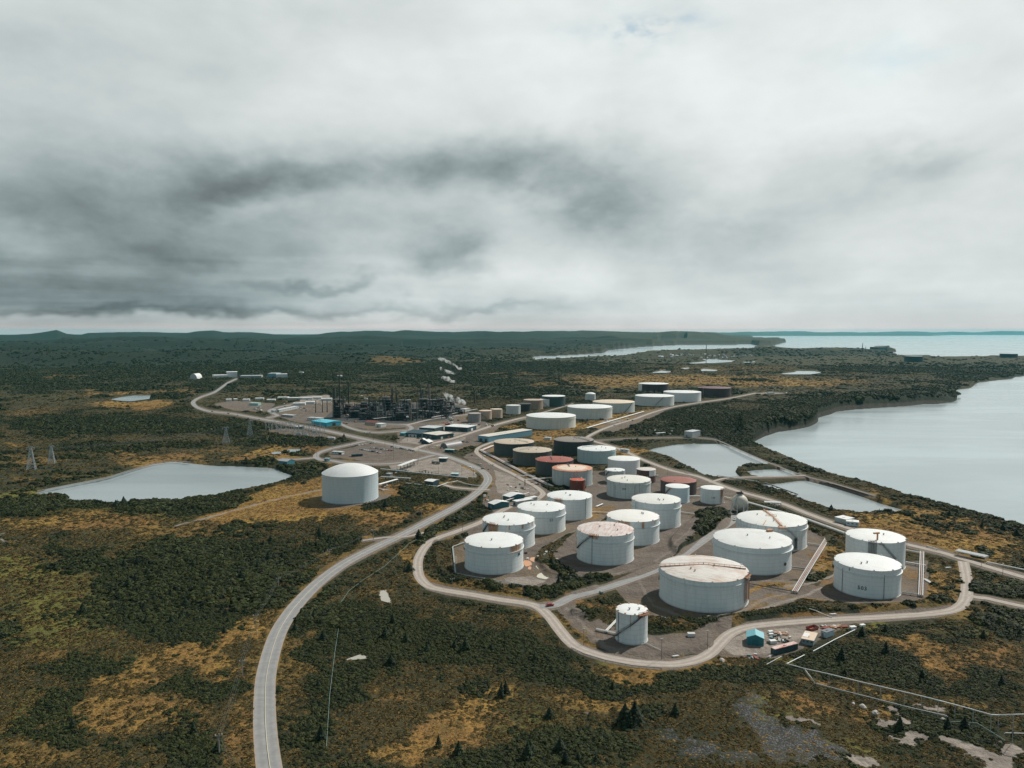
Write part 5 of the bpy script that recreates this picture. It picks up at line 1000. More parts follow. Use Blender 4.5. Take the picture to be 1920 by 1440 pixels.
for i, (px, py) in enumerate([(560,816),(573,818.5),(589,812)]):
    P = G(px, py); o = empty('transformer', (P.x, P.y, 0), .1, ['grey transformer left of the substation middle','grey transformer nearest the lower substation edge','grey transformer at the right of the substation'][i], 'transformer')
    MB().box((0,0,2), (5,3,3.2)).build('tank', m_galv, o); MB().box((-3,0,1.8), (.8,2.6,2.6)).box((3,0,1.8), (.8,2.6,2.6)).build('radiator', m_rail, o)
    for s in (-1.4, 0, 1.4): MB().tube((s,0,3.6), (s,0,5.2), .18, 6).build('bushing', m_pl[3], o)
building('substation_house', (556,804.5), (571,803.5), 3.6, wallm('subh',(.12,.2,.19)), whroof, 'low dark hut with a white roof inside the substation', depth=8)
def pylon(px, py, top, wpx_, label):
    P = GH(px, py); H = zat(P, top)-P.z; w = wpx_*mpp(P)*.42; o = empty('pylon', (P.x, P.y, P.z), .35, label, 'pylon', 'lattice pylons left of the works'); b = MB(); n = 7
    wz = lambda t: w*(1-t)**1.15*.95+w*.20
    for t0, t1 in [(i/n*.92, (i+1)/n*.92) for i in range(n)]:
        a, c = wz(t0), wz(t1)
        for (x, y) in ((-1,-1),(1,-1),(1,1),(-1,1)):
            b.tube((x*a, y*a, H*t0), (x*c, y*c, H*t1), .24, 4)
        cs = [(-1,-1),(1,-1),(1,1),(-1,1)]
        for i in range(4):
            (x0_, y0_), (x1_, y1_) = cs[i], cs[(i+1) % 4]
            b.tube((x0_*a, y0_*a, H*t0), (x1_*c, y1_*c, H*t1), .13, 4); b.tube((x1_*a, y1_*a, H*t0), (x0_*c, y0_*c, H*t1), .13, 4); b.tube((x0_*c, y0_*c, H*t1), (x1_*c, y1_*c, H*t1), .14, 4)
    b.build('tower', m_galv, o); b = MB(); z = H*.92; L = w*1.0
    for s in (-1, 1): b.tube((0, -.4, z), (s*L, 0, z), .2, 4).tube((0, .4, z+1.5), (s*L, 0, z), .16, 4).tube((s*L*.45, 0, z), (s*L*.45, 0, H*1.0), .18, 4)
    b.build('cross_arm', m_galv, o); b = MB()
    for s in (-1, 0, 1): b.tube((s*L*.95, 0, z-.1), (s*L*.95, 0, z-2.0), .2, 6)
    b.build('insulator', m_rail, o); return Vector((P.x, P.y, P.z+z-2))
py_ = [pylon(59,881,836,15,'grey lattice pylon at the far left above the lake'), pylon(97,869.5,834,12,'paler lattice pylon second from the left'), pylon(424,831.5,799,13.5,'lattice pylon third from the left, before the substation'), pylon(469,818.5,786.5,12,'lattice pylon nearest the substation')]
m_wire = flat('wire', (.10,.11,.11), .5)
def wires(pts, label, offs=((-.8,0),(0,0),(.8,0)), sag=.03, r=.05, name='power_line'):
    b = MB()
    for A, B in zip(pts[:-1], pts[1:]):
        d = B-A; nrm = Vector((-d.y, d.x, 0)).normalized()
        for ox, oz in offs:
            prev = None
            for i in range(11):
                t = i/10; q = A.lerp(B, t)+nrm*ox+Vector((0, 0, oz-sag*d.length*4*t*(1-t)))
                if prev is not None: b.tube(prev, q, r, 4, cap=False)
                prev = q
    return tag(b.build(name, m_wire), label, 'power line', 'overhead wires')
m_pole = flat('pole_wood', (.26,.245,.23), .8)
def pole(px, py, top, label, arm=True, lamp=False, r=.2, group='utility poles'):
    P = GH(px, py); H = max(4, zat(P, top)-P.z); o = empty('lamp_post' if lamp else 'utility_pole', (P.x, P.y, P.z), .4, label, 'lamp post' if lamp else 'pole', group if group != 'utility poles' else 'tall lamp posts of the works' if lamp else group)
    MB().tube((0,0,0), (0,0,H), r, 7, r*.7).build('pole', m_dksteel if lamp else m_pole, o)
    if lamp: MB().box((0,0,H+.1), (1.5,.4,.3)).build('lamp_head', m_rail, o)
    elif arm:
        MB().box((0,0,H-.6), (2.6,.14,.16)).build('cross_arm', m_pole, o); b = MB()
        for s in (-1.1, 0, 1.1): b.tube((s,0,H-.5), (s,0,H-.05), .12, 6)
        b.build('insulator', m_white, o)
    return Vector((P.x, P.y, P.z+H-.1))
w = [pole(411,1412,1376,'leaning utility pole nearest the bottom left'), pole(455,1269,1237,'utility pole with white insulators left of the road'), pole(480.5,1190,1152,'utility pole on the orange grass left of the road'), pole(522,1104,1083,'pale utility pole in the dark thicket'), pole(618,1054,1030,'utility pole above the curving road'), pole(700,1012,992,'utility pole beside the small track'), pole(790,972,955,'utility pole in the scrub before the upper road')]
P = GH(440, 1475); wires([Vector((P.x, P.y, P.z+8))]+w, 'three thin wires following the poles along the curving road', r=.035)
wires([Vector((-900, 560, 22))]+[py_[0], py_[2]], 'heavy wires from the far left pylon', ((-5,0),(0,0),(5,0)), .02, .07); wires([py_[1], py_[3]], 'heavy wires of the paler pylons', ((-5,0),(0,0),(5,0)), .02, .07)
for i, (x, y, t) in enumerate([(1094.5,1209.5,1180),(1240.5,1236,1198),(1326.4,1217.5,1183)]): pole(x, y, t, ['thin lamp post left of the narrow tall tank','thin lamp post right of the narrow tall tank','thin lamp post beside the loop right of the narrow tank'][i], False, True, .12)
for i, (x, y, t) in enumerate([(848,1101,1084),(867.5,996,966),(594,857,838),(624,849,832),(722,846,820),(738,862,812),(785,866,838),(822,892,866),(866,896,872),(888,902,878),(764,828,806),(834,832,815),(862,826,808),(700,826,812),(657,834,819),(1026,930,900),(985,910,890),(940,950,925),(917,948,928),(1252,900,872),(1400,968,940),(1548,1000,982),(1614,988,972),(1700,1030,1010),(1840,1062,1042),(1880,1078,1058),(905,862,838),(1165,800,780)]):
    pole(x, y, t, 'slim dark post standing '+('by the loading lot' if 770 < x < 900 and y > 855 else 'by the car park' if x < 770 and y < 870 else 'in the works yard' if x < 900 and y < 850 else 'along the pipe corridor' if x < 1260 else 'beside the shore road'), i % 3 == 0, i % 3 != 0, .12, 'slim posts around the works')
# ================================================================== pipes
GP = 'pipe runs of the tank farm'
pipe_rack((1553,1009),(1490,1113),.9,3.6,4,'four reddish and silver pipes slanting between the tanks',(m_pipe,m_pinkpipe,m_pinkpipe,m_pipe),'pipe_run',6,.32,GP,'pipe run',mids=[(1516.7,1068)])
pipe_rack((1728.6,1037.5),(1726,1120),.9,3.0,3,'three pipes running down beside the numbered tank',(m_pipe,m_pinkpipe,m_pipe),'pipe_run',6,.32,GP,'pipe run')
pipe_rack((1480,1065.5),(1514,1069.8),.9,1.6,2,'short pipe pair feeding the wide streaked tank',(m_dksteel,m_rail),'pipe_run',6,.25,GP,'pipe run')
pipe_rack((1514,1021),(1541,1025),.9,1.6,2,'short pipe pair feeding the tank with the orange walkway',(m_pipe,m_rail),'pipe_run',6,.25,GP,'pipe run')
pipe_rack((1402,1097),(1491,1112.5),.8,.8,1,'single dark pipe from the largest tank',(m_dksteel,),'pipe_run',7,.28,GP,'pipe run')
pipe_rack((1697.7,1034),(1728,1039.5),.9,2.6,3,'upper short pipes right of the orange post tank',(m_pipe,m_rail),'pipe_run',5,.25,GP,'pipe run')
pipe_rack((1698,1057),(1735,1063.5),.9,1.6,2,'middle short pipes right of the orange post tank',(m_rail,m_white),'pipe_run',5,.3,GP,'pipe run')
pipe_rack((1689,1113),(1727,1118.5),.9,1.2,2,'lower short pipes at the foot of the numbered tank',(m_rail,m_dksteel),'pipe_run',5,.25,GP,'pipe run')
pipe_rack((870.5,1019.5),(1005,1104),.8,1.0,2,'pale pipe pair round the nearest left tank',(m_pipe,m_greenpipe),'pipe_run',7,.22,GP,'pipe run',mids=[(849,1027.5),(854.5,1078)])
pipe_rack((1118,1182.5),(1154.5,1190.5),.8,1.6,3,'white pipe run at the foot of the narrow tank',(m_white,m_pipe),'pipe_run',4,.2,GP,'pipe run'); pipe_rack((1137,1186),(1156,1166),.8,1.6,2,'white pipe pair leading up behind the narrow tank',(m_white,),'pipe_run',4,.25,GP,'pipe run')
pipe_rack((1206.6,1206),(1239,1221.5),.5,.5,1,'thin white pipe leaving the narrow tank to the right',(m_white,),'pipe_run',6,.16,GP,'pipe run')
pipe_rack((1396,943),(1584,1003),1.0,2.8,2,'two broad white pipes beside the shore road',(m_white,),'pipe_run',9,.55,GP,'pipe run',mids=[(1513,977)])
pipe_rack((1355,934),(1396,943),1.0,1.4,1,'white pipe behind the spherical tank',(m_white,),'pipe_run',9,.5,GP,'pipe run')
pipe_rack((1794,1040),(1850,1052.5),2.6,6,4,'white covered pipe bridge beside the shore road',(m_white,),'pipe_bridge',10,.5,GP,'pipe run'); pipe_rack((1850,1057),(1960,1080),.8,1.2,1,'white pipe following the shore road out of view',(m_white,),'pipe_run',9,.4,GP,'pipe run')
pipe_rack((1738,1026),(1757,1032),.8,1.5,1,'short white pipe above the shore road bend',(m_white,),'pipe_run',6,.3,GP,'pipe run')
pipe_rack((925,836.7),(1035,914),.8,5,5,'bundle of pale pipes beside the corridor road',(m_pipe,m_orange,m_pipe,m_white,m_pinkpipe),'pipe_run',9,.4,GP,'pipe run',mids=[(902,846),(933,862),(982,888)])
pipe_rack((984,910.5),(1043,905.5),5.5,1.6,2,'pale pipe bridge on tall posts over the corridor road',(m_white,m_pipe),'pipe_bridge',22,.35,GP,'pipe bridge')
pipe_rack((944.7,946),(991.5,929),2.5,1.4,2,'raised pale pipes between the teal and white sheds',(m_pipe,m_pinkpipe),'pipe_run',8,.35,GP,'pipe run')
pipe_rack((1100,804),(1206.7,773),1,3,3,'long pale pipes below the rear row',(m_white,m_pipe),'pipe_run',12,.5,GP,'pipe run'); pipe_rack((967,894.5),(1004,894.5),1,1,1,'white pipe before the bright red roofed tank',(m_white,),'pipe_run',9,.5,GP,'pipe run',mids=())
pipe_rack((1292,933),(1313,933),1,1,1,'white pipe between the two small round tanks',(m_white,),'pipe_run',9,.5,GP,'pipe run')
pipe_rack((714,882),(877,899),1.4,1.4,2,'long white pipe below the loading lot',(m_white,m_rail),'pipe_run',9,.4,GP,'pipe run'); pipe_rack((761,908),(903,913),1.0,.8,1,'zigzag pale pipe in front of the navy pump house',(m_white,),'pipe_run',8,.35,GP,'pipe run',mids=[(820,914.5),(839,907.5),(849,906),(858,904),(872,909),(885,912)])
pipe_rack((710,913.5),(745,903.5),2.2,2.6,3,'white pipe bridge joined to the domed tank',(m_white,),'pipe_bridge',8,.5,GP,'pipe bridge'); pipe_rack((714,898),(769,901),2,4,4,'cluster of pipes beside the domed tank',(m_rail,m_pipe),'pipe_run',5,.35,GP,'pipe run')
pipe_rack((1270,922),(1330,915),.9,1,1,'pale pipe behind the small bluish tank',(m_pipe,),'pipe_run',8,.3,GP,'pipe run')
pipe_rack((1110,962),(1190,966),.8,1.2,2,'pale pipes leading to the plain centre tank',(m_pipe,),'pipe_run',7,.3,GP,'pipe run'); pipe_rack((1118,952),(1130,947),.8,1.2,2,'short white pipes by the beige roofed tank',(m_white,),'pipe_run',7,.35,GP,'pipe run')
pipe_rack((1345,893),(1421,904),.6,2.5,2,'pale jetty walkway between the basins',(m_pipe,),'walkway',7,.2,GP,'walkway'); pipe_rack((1433,906),(1494,928),.6,3,2,'dark walkway across the long basin',(m_dksteel,m_rail),'walkway',7,.3,GP,'walkway')
pipe_rack((1276,962),(1368,975),.8,1.6,2,'pale pipes crossing before the spherical tank',(m_pipe,m_white),'pipe_run',6,.25,GP,'pipe run')
# road side barrier
def rail(pts, label, z=.75):
    P = [GH(*p) for p in pts]; A = P[0]; o = empty('guard_rail', (A.x, A.y, A.z), 0, label, 'guard rail'); L_ = [a-A for a in P]; b = MB(); c = MB()
    for a, d in zip(L_[:-1], L_[1:]):
        v = d-a; n = max(1, int(v.length/3)); rz = math.atan2(v.y, v.x); m_ = (a+d)/2; b.box((m_.x, m_.y, m_.z+z), (v.length, .08, .32), rz)
        for i in range(n+1): q = a.lerp(d, i/n); c.box((q.x, q.y, q.z+z/2), (.14,.14,z))
    b.build('rail', m_rail, o); c.build('posts', m_pole, o)
rail([(1071,1217),(1095,1228.5),(1136,1241),(1185,1250.5),(1240,1256)], 'low metal guard rail on the outer edge of the gravel loop')
# elevated line on the slope at the lower right
def line_on(pts, label, mat, r, dz, name='pipeline', sup=True):
    "pts: (px, foot row, pipe row)"
    F_ = [GH(x, yf) for x, yf, yp in pts]; T_ = [Vector((f.x, f.y, max(f.z+dz, zat(f, yp)))) for f, (x, yf, yp) in zip(F_, pts)]
    A = F_[0]; o = empty(name, (A.x, A.y, A.z), 0, label, 'pipeline', 'pipelines on the lower right slope'); b = MB()
    b.path([t-A for t in T_], r, 8); b.build('pipe', mat, o, 40)
    if sup:
        for f, t in zip(F_, T_):
            c = MB().tube(f-A-Vector((0,0,.5)), t-A, .11, 5).box(tuple(t-A+Vector((0,0,-r-.1))), (.9,.2,.2)); c.build('support', m_rail, o)
    for a, c in zip(F_[:-1], F_[1:]): KEEPOUT.append((a.x, a.y, c.x, c.y, .8))
line_on([(1474.5,1247,1244),(1508,1259,1253.5),(1554,1291,1263.7),(1608.6,1303,1277.4),(1650,1316,1287),(1695,1325,1297.5),(1727,1334,1305),(1758,1346,1313),(1790,1349,1321.3),(1824,1355,1330.5),(1857,1373,1340),(1871,1373,1340.5),(1898,1393,1339.6),(1960,1400,1338)], 'long silver pipeline raised on thin posts down the slope', m_white, .20, .4)
line_on([(1508,1257,1253.8),(1528.6,1283,1281),(1580,1297,1294.5),(1638,1312,1309),(1700,1328,1325),(1775,1345,1342)], 'lower silver pipeline running beneath the raised one', m_pipe, .18, .5)
line_on([(1776.5,1355,1352.6),(1830.7,1358,1355),(1882,1389,1386.5)], 'greenish pipe on the ground at the slope foot', m_greenpipe, .16, .4)
line_on([(1885,1376,1374),(1935,1378,1375.6)], 'short pale pipe at the right edge of the slope', m_pipe, .16, .4)
line_on([(1603,1183,1180.6),(1565,1201,1199),(1524.6,1223,1221)], 'straight pale pipe beside the scrap yard cabins', m_white, .2, .4); line_on([(1508,1230,1228),(1476,1246,1244)], 'short pale pipe joining the raised pipeline', m_white, .2, .4)
line_on([(1437,1247,1246),(1465,1232,1231)], 'thin pale plank like pipe left of the pipeline head', m_pipe, .15, .3)
line_on([(612,1401,1400),(618,1306,1305),(627,1230,1229),(635,1178,1177),(638,1132,1131),(655,1108,1107),(679,1089.6,1088.6),(722,1062,1061),(768,1019,1018),(800,1003,1002)], 'thin pale green pipe following the curving road', m_greenpipe, .09, .35, 'hose_pipe', False)
line_on([(1517,1142,1141),(1530,1146,1145),(1545,1153,1152),(1560,1159,1158)], 'white hose lying in the grass above the loop', m_white, .2, .3, 'hose_pipe', False)
# ================================================================== vehicles
m_tyre = flat('tyre', (.02,.02,.02), .9); car_cols = [flat('car_white',(.70,.71,.70),.3,0,.05), flat('car_silver',(.40,.42,.43),.3,.3,.05), flat('car_black',(.02,.022,.025),.25,0,.05), flat('car_red',(.35,.03,.025),.3,0,.05), flat('car_blue',(.04,.09,.19),.3,0,.05), flat('car_grey',(.13,.14,.15),.3,.2,.05)]
cn = ['white','silver','black','red','blue','dark grey']
def car(loc, rz, ci, label, group='cars of the works car park', pickup=False):
    o = empty('parked_car', loc, rz, label, 'car', group); c = car_cols[ci]
    b = MB(); pr = [(-2.25,.35),(2.2,.35),(2.25,.8),(1.3,.98),(-1.5,1.0),(-2.25,.95)]
    n = len(pr); b.add([(x, s*.88, z) for s in (-1, 1) for x, z in pr], [tuple(range(n)), tuple(range(2*n-1, n-1, -1))]+[(i, n+i, n+(i+1) % n, (i+1) % n) for i in range(n)]); b.build('body', c, o)
    b = MB(); q = [(-1.9,.98),(1.2,.96),(.5,1.45),(-1.4,1.47)] if not pickup else [(-.6,.98),(1.2,.96),(.6,1.5),(-.4,1.5)]
    b.add([(x, s*(.80 if z < 1.2 else .66), z) for s in (-1, 1) for x, z in q], [(0,1,2,3),(7,6,5,4),(0,4,5,1),(1,5,6,2),(3,2,6,7),(0,3,7,4)]); b.build('window', m_glass, o)
    x0_, x1_ = (q[3][0]+.05, q[2][0]-.05); MB().box(((x0_+x1_)/2, 0, q[2][1]+.03), (x1_-x0_, 1.28, .05)).build('roof', c, o)
    for x in (-1.4, 1.4):
        for s in (-1, 1): MB().tube((x, s*.72, .33), (x, s*.92, .33), .33, 10).build('wheel', m_tyre, o)
    return o
cl = []
for (x0_, y0_, x1_, y1_, n) in ((668,836,685,834,4),(696,832,702,831,2),(676,843,713,849.5,11),(696,840,735,845.5,9),(735,838.5,779,846.5,12)):
    for i in range(n):
        t = i/max(1, n-1); cl.append((x0_+(x1_-x0_)*t+r3.uniform(-.4,.4), y0_+(y1_-y0_)*t+r3.uniform(-.4,.4)))
protos_c = {}
for i, (px, py) in enumerate(cl):
    ci = r3.choice([0,0,0,0,1,1,2,2,3,4,5,5]); P = G(px, py, .12); lb = cn[ci]+' car in the '+('short upper row' if i < 6 else 'left row' if i < 17 else 'middle row' if i < 26 else 'right row')+' of the car park'
    if ci in protos_c:
        o = copy_tree(protos_c[ci]); o.location = P; o.rotation_euler = (0,0,1.1+r3.uniform(-.1,.1)); o['label'] = lb
    else: protos_c[ci] = car(P, 1.1, ci, lb)
for px, py, ci, rz, lb, pk in [(844,810.5,0,.2,'white car left before the long navy warehouse',0),(850,811.3,0,.3,'second white car before the long navy warehouse',0),(886,809,0,1.2,'white car at the right end of the navy warehouse',0),(848.5,815,2,.1,'black car crossing the works yard',0),(784,822.5,2,.1,'black car before the white fronted workshop',0),(868,829,2,.4,'dark car near the blue warehouse',0),(876,829.5,5,.4,'grey car near the blue warehouse door',0),(486,787,0,2.9,'white car on the main road before the substation',0),(446,779,0,2.8,'white car on the main road by the gravel yard',1),(398,772,5,2.7,'dark car at the bend of the main road',1),(428,776,3,2.8,'reddish car on the main road past the bend',0),(688,812.5,0,.3,'white car on the bare ground right of the refinery road',1),(693,811.7,0,.3,'second white car on the bare ground by the refinery road',0),(887.5,942,2,.75,'small black car driving down the main road',0),(1031,1136,3,.4,'red car parked at the loop junction',0),(1377,975,0,1.2,'white pickup left of the orange walkway tank',1),(692,795.5,2,.1,'black car before the red brown roof',0),(645,794,3,.2,'maroon car in front of the left stacks',0),(650,795,2,.2,'black car in front of the left stacks',0),(1371,965,0,.5,'white van below the spherical tank stair',0),(1353,1033,0,.5,'pale car hidden behind the wide streaked tank',0)]:
    P = G(px, py, .12)
    if px == 1353: continue
    car(P, rz, ci, lb, 'vehicles around the works', bool(pk)); KEEPOUT.append((P.x,P.y,P.x+.1,P.y,3))
def tanker(px, py, rz):
    P = G(px, py); o = empty('tanker_truck', (P.x, P.y, .1), rz, 'tanker truck with a pale trailer on the loading lot', 'truck')
    MB().tube((-5,0,2.1), (4,0,2.1), 1.25, 16).build('tank', flat('tanker_pale',(.5,.47,.42),.4), o, 40); MB().box((-.5,0,.85), (10,1.2,.3)).build('chassis', m_dksteel, o)
    MB().box((6.1,0,1.8), (2.4,2.4,2.4)).box((7.6,0,1.3), (.9,2.2,1.4)).build('cab', car_cols[5], o); MB().box((7.34,0,2.4), (.1,2.0,.8)).build('window', m_glass, o)
    for x in (-4.3,-3.1,-1.9,4.2,7.4):
        for s in (-1, 1): MB().tube((x,s*.85,.5), (x,s*1.2,.5), .5, 12).build('wheel', m_tyre, o)
tanker(815.5, 869, -.85)
# loading rack and lot clutter
P = G(748, 884); o = empty('loading_rack', (P.x, P.y, 0), 0, 'long canopy over the pipework of the loading lot', 'loading rack'); Q = G(779, 872)-P; rz = math.atan2(Q.y, Q.x)
b = MB(); m_ = Q/2; b.box((m_.x, m_.y, 6.2), (Q.length, 5, .35), rz); b.build('canopy', whroof, o); b = MB()
for i in range(6):
    c = Q*(i/5); b.tube((c.x-2,c.y,0), (c.x-2,c.y,6.1), .18, 6).tube((c.x+2,c.y,0), (c.x+2,c.y,6.1), .18, 6)
b.build('posts', m_dksteel, o); b = MB()
for i in range(26): c = Q*r3.random(); b.tube((c.x+r3.uniform(-3,3), c.y, 0), (c.x+r3.uniform(-3,3), c.y, r3.uniform(1.5,4.5)), .22, 5)
b.build('loading_arms', m_rail, o)
def shrub_kind(px, py, h, i):
    P = G(px, py); o = empty('small_cypress', (P.x, P.y, 0), i, 'small dark cone tree in the row on the loading lot edge', 'tree', 'row of small cone trees'); MB().tube((0,0,0), (0,0,h*.3), .12, 5).build('trunk', m_pole, o)
    quad_cloud_late.append((o, h))
quad_cloud_late = []
for i in range(5): shrub_kind(786+i*5.9, 887+i*.6, 3.0, i)
# heaps, crates and scrap
m_wood = flat('weathered_wood', (.30,.22,.15), .85, 0, .4, 2); m_scrapred = flat('scrap_red', (.36,.09,.055), .8, 0, .4, 2); m_conc = flat('concrete_pale', (.50,.46,.42), .85, 0, .3, 1)
def piece(kind, px, py, s, mat, label, rz=None, group=None, cat=None):
    P = GH(px, py); rz = r3.uniform(0, 3.1) if rz is None else rz; KEEPOUT.append((P.x,P.y,P.x+.1,P.y,s))
    o = empty(kind, (P.x, P.y, P.z), rz, label, cat or kind.replace('_', ' '), group)
    if kind in ('plank_stack', 'beam_stack', 'pallet_stack'):
        b = MB()
        for i in range(6): b.box((r3.uniform(-.2,.2)*s, (i % 3-1)*.35*s*.6, .15+.3*(i//3)), (s*2.2, s*.16, .22), r3.uniform(-.12,.12))
        b.build('planks', mat, o); MB().box((-.6*s,0,.02), (.2,s,.12)).box((.6*s,0,.02), (.2,s,.12)).build('bearer', m_wood, o)
    elif kind == 'storage_box':
        MB().box((0,0,.05+s*.35), (s*1.6,s,s*.7)).build('body', mat, o); MB().box((0,0,.05+s*.72), (s*1.66,s*1.06,s*.06)).build('lid', mat, o)
    elif kind == 'drum_tank':
        MB().tube((-s,0,s*.6), (s,0,s*.6), s*.5, 14).build('drum', mat, o, 40); MB().box((-.5*s,0,s*.1), (.2*s,s,.3*s)).box((.5*s,0,s*.1), (.2*s,s,.3*s)).build('saddle', m_dksteel, o)
    elif kind == 'tyre_pile':
        b = MB()
        for i in range(16): a = r3.random()*6.28; q = r3.random()**.5*s; h = r3.random()*s*.6*(1-q/s); b.lathe([(.2,h),(.5,h),(.55,h+.14),(.5,h+.3),(.2,h+.3),(.2,h)], 10, (q*math.cos(a), q*math.sin(a), 0))
        b.build('tyres', m_tyre, o)
    elif kind == 'skip':
        l, w_, h = s, s*.5, s*.42; b = MB(); b.add([(-l*.8,-w_,.1),(l*.8,-w_,.1),(l*.8,w_,.1),(-l*.8,w_,.1),(-l,-w_,h),(l,-w_,h),(l,w_,h),(-l,w_,h)], [(3,2,1,0),(0,1,5,4),(1,2,6,5),(2,3,7,6),(3,0,4,7)]); b.build('tub', mat, o)
        MB().box((0,-w_,h), (2*l,.12,.12)).box((0,w_,h), (2*l,.12,.12)).build('rim', m_dksteel, o)
    elif kind == 'boulder':
        b = MB(); n = 9; v = [(0,0,s*.75)]
        for j, (q, h) in enumerate(((.55,.62),(.95,.25),(.9,-.15))):
            for i in range(n): a = 2*math.pi*i/n; e = r3.uniform(.8,1.15); v.append((s*q*e*math.cos(a), s*q*e*.75*math.sin(a), s*h*r3.uniform(.85,1.1)))
        f = [(0,1+i,1+(i+1) % n) for i in range(n)]
        for j in (0, 1): f += [(1+j*n+i, 1+(j+1)*n+i, 1+(j+1)*n+(i+1) % n, 1+j*n+(i+1) % n) for i in range(n)]
        b.add(v, f); bo = b.build('boulder', mat); bo.location = o.location; bo.rotation_euler = o.rotation_euler
        for k_ in ('label', 'category', 'group'):
            if k_ in o: bo[k_] = o[k_]
        bpy.data.objects.remove(o); return bo
    return o
for a in [('skip',1523,1180,3.2,m_scrapred,'long red skip at the back of the scrap yard',.5),('plank_stack',1548,1178,2.6,m_scrapred,'reddish stack of beams behind the slate roofed cabin',.4),('plank_stack',1568,1176,2.8,m_orange,'orange brown beams at the right of the scrap yard',.2),('plank_stack',1583,1176,2.2,m_scrapred,'dark red beams at the far right of the scrap yard',.1),
 ('storage_box',1445,1187,1.5,m_white,'white box above the junk beside the cyan shed',.3),('storage_box',1446,1191.5,1.3,m_white,'second white box just below the first by the shed',.1),('storage_box',1449,1206,2.0,m_white,'white box nearest the road in the scrap yard',.2),('storage_box',1442,1205,1.3,m_wood,'small brown box left of the nearest white box',.5),('tyre_pile',1472,1202,2.2,m_tyre,'round black heap of tyres in the scrap yard'),('tyre_pile',1457,1196,2.0,m_tyre,'left black heap of tyres between planks'),
 ('plank_stack',1454,1197,1.8,m_wood,'light planks leaning beside the left tyre heap',1.1),('plank_stack',1461,1199,1.8,m_conc,'pale planks between the tyre heaps',1.4),('plank_stack',1457,1187,2.4,m_orange,'orange rusted beams above the tyre heaps',-.15),('plank_stack',1467,1190,2.0,m_orange,'second orange beam stack right of the first',-.2),('plank_stack',1476,1188,1.6,m_rust,'short rusty beams right of the tyre heap',1.3),
 ('storage_box',1599,1179.5,1.9,m_white,'white box at the top end of the straight pipe',.2),('storage_box',1617,1175,1.6,m_white,'white box in the grass right of the scrap yard',.3),('boulder',1354,1239,1.7,m_conc,'pale boulder on the outer bank of the loop'),('plank_stack',1417,1234,1.8,m_scrapred,'reddish debris below the yard on the slope'),('plank_stack',1444,1231,1.6,m_conc,'pale debris left of the shipping container'),('boulder',1405,1235,.6,m_conc,'small pale stone at the slope edge of the yard'),
 ('plank_stack',1562,1152.5,1.6,m_white,'white planks where the hose meets the loop',.1),('storage_box',1296,1193,2.2,m_pipe,'open grey frame box right of the narrow tank',0),('storage_box',1731,1075,.9,m_black,'small black box beside the right pipe run',0),('plank_stack',1739,1090,3.4,m_pipe,'long grey bundle beside the right pipe run',1.5),('plank_stack',1778,1065,1.6,m_white,'white planks left of the gravel road by the shore',.1),
 ('plank_stack',1267,1231,1.4,m_white,'white scraps on the bank right of the lamp post'),('drum_tank',1127,1113,1.2,m_greenpipe,'small greenish drum at the junction of the loop'),('boulder',1815,1360,.8,m_conc,'pale stone at the slope foot'),('boulder',1618,1326,1.6,m_conc,'larger pale rock on the lower right slope'),('boulder',1642,1338,1.8,m_conc,'longest pale rock on the lower right slope'),('boulder',1600,1320,1.0,m_conc,'small pale rock left of the larger one'),('boulder',1768,1349,1.0,m_conc,'pale rock under the raised pipeline')]:
    piece(*a[:6], rz=a[6] if len(a) > 6 else None)
# pale clutter of the corridor and the yards
zones = [((562,746),(645,760),34,'in the plant yard'),((640,742),(692,752),8,'behind the refinery'),((520,752),(560,770),12,'beside the plant offices'),((1442,1186),(1482,1206),22,'beside the cyan roofed shed'),((1535,1174),(1590,1180),12,'behind the scrap yard cabins'),((1400,1228),(1450,1238),8,'on the yard edge below the container'),((870,795),(925,800),14,'near the navy warehouse'),((950,905),(1010,925),16,'in the brown corridor yard'),((900,930),(925,945),8,'beside the main road bend'),((868,852),(925,895),18,'between main road and corridor'),((800,835),(836,842),12,'left of the half round hut'),((845,795),(870,802),8,'behind the cream roofed workshop'),((1195,880),(1240,893),14,'behind the dark red small tank'),((1228,806),(1262,815),8,'beside the white block house'),((710,910),(726,920),12,'at the foot of the domed tank'),((735,880),(800,888),14,'under the loading rack'),((475,762),(492,770),14,'in the gravel yard'),((560,762),(590,772),10,'near the flare stubs'),((650,775),(700,792),10,'before the refinery'),((835,785),(860,795),10,'at the refinery gate'),((1450,735),(1500,739),6,'on the far pale ground'),((1130,786),(1200,800),8,'below the rear row'),((1430,944),(1470,950),10,'by the shore road platform'),((985,1030),(1045,1050),8,'in the yard between the left tanks')]
for (x0_, y0_), (x1_, y1_), n, zl in zones:
    for i in range(n):
        px, py = r3.uniform(x0_, x1_), r3.uniform(y0_, y1_); kd = r3.choice(['storage_box','storage_box','pallet_stack','drum_tank'])
        mt = r3.choice([m_white, m_white, m_conc, m_pipe, m_conc, m_rust, m_wood, teal_w, m_dksteel]); s = r3.uniform(.8,1.7)*(.55 if py > 1100 else 1 if py > 850 else 1.5)
        col = {m_white:'white', m_conc:'pale', m_pipe:'silver', m_rust:'rusty', m_wood:'brown', teal_w:'teal', m_dksteel:'dark'}[mt]
        piece(kd, px, py, s, mt, col+' '+kd.replace('_', ' ')+' lying '+zl, group='clutter of the works yards')
P = G(853, 797); o = empty('crane_truck', (P.x-12, P.y, 0), .3, 'orange red mobile machine in the yard behind the workshops', 'machine'); MB().box((0,0,1.2), (8,3,1.6)).build('body', m_scrapred, o); MB().box((2,0,2.8), (3,2.6,1.8)).build('cab', flat('machine_orange',(.55,.13,.05)), o); MB().tube((-2,0,2), (-8,0,5), .5, 6).build('boom', m_scrapred, o)
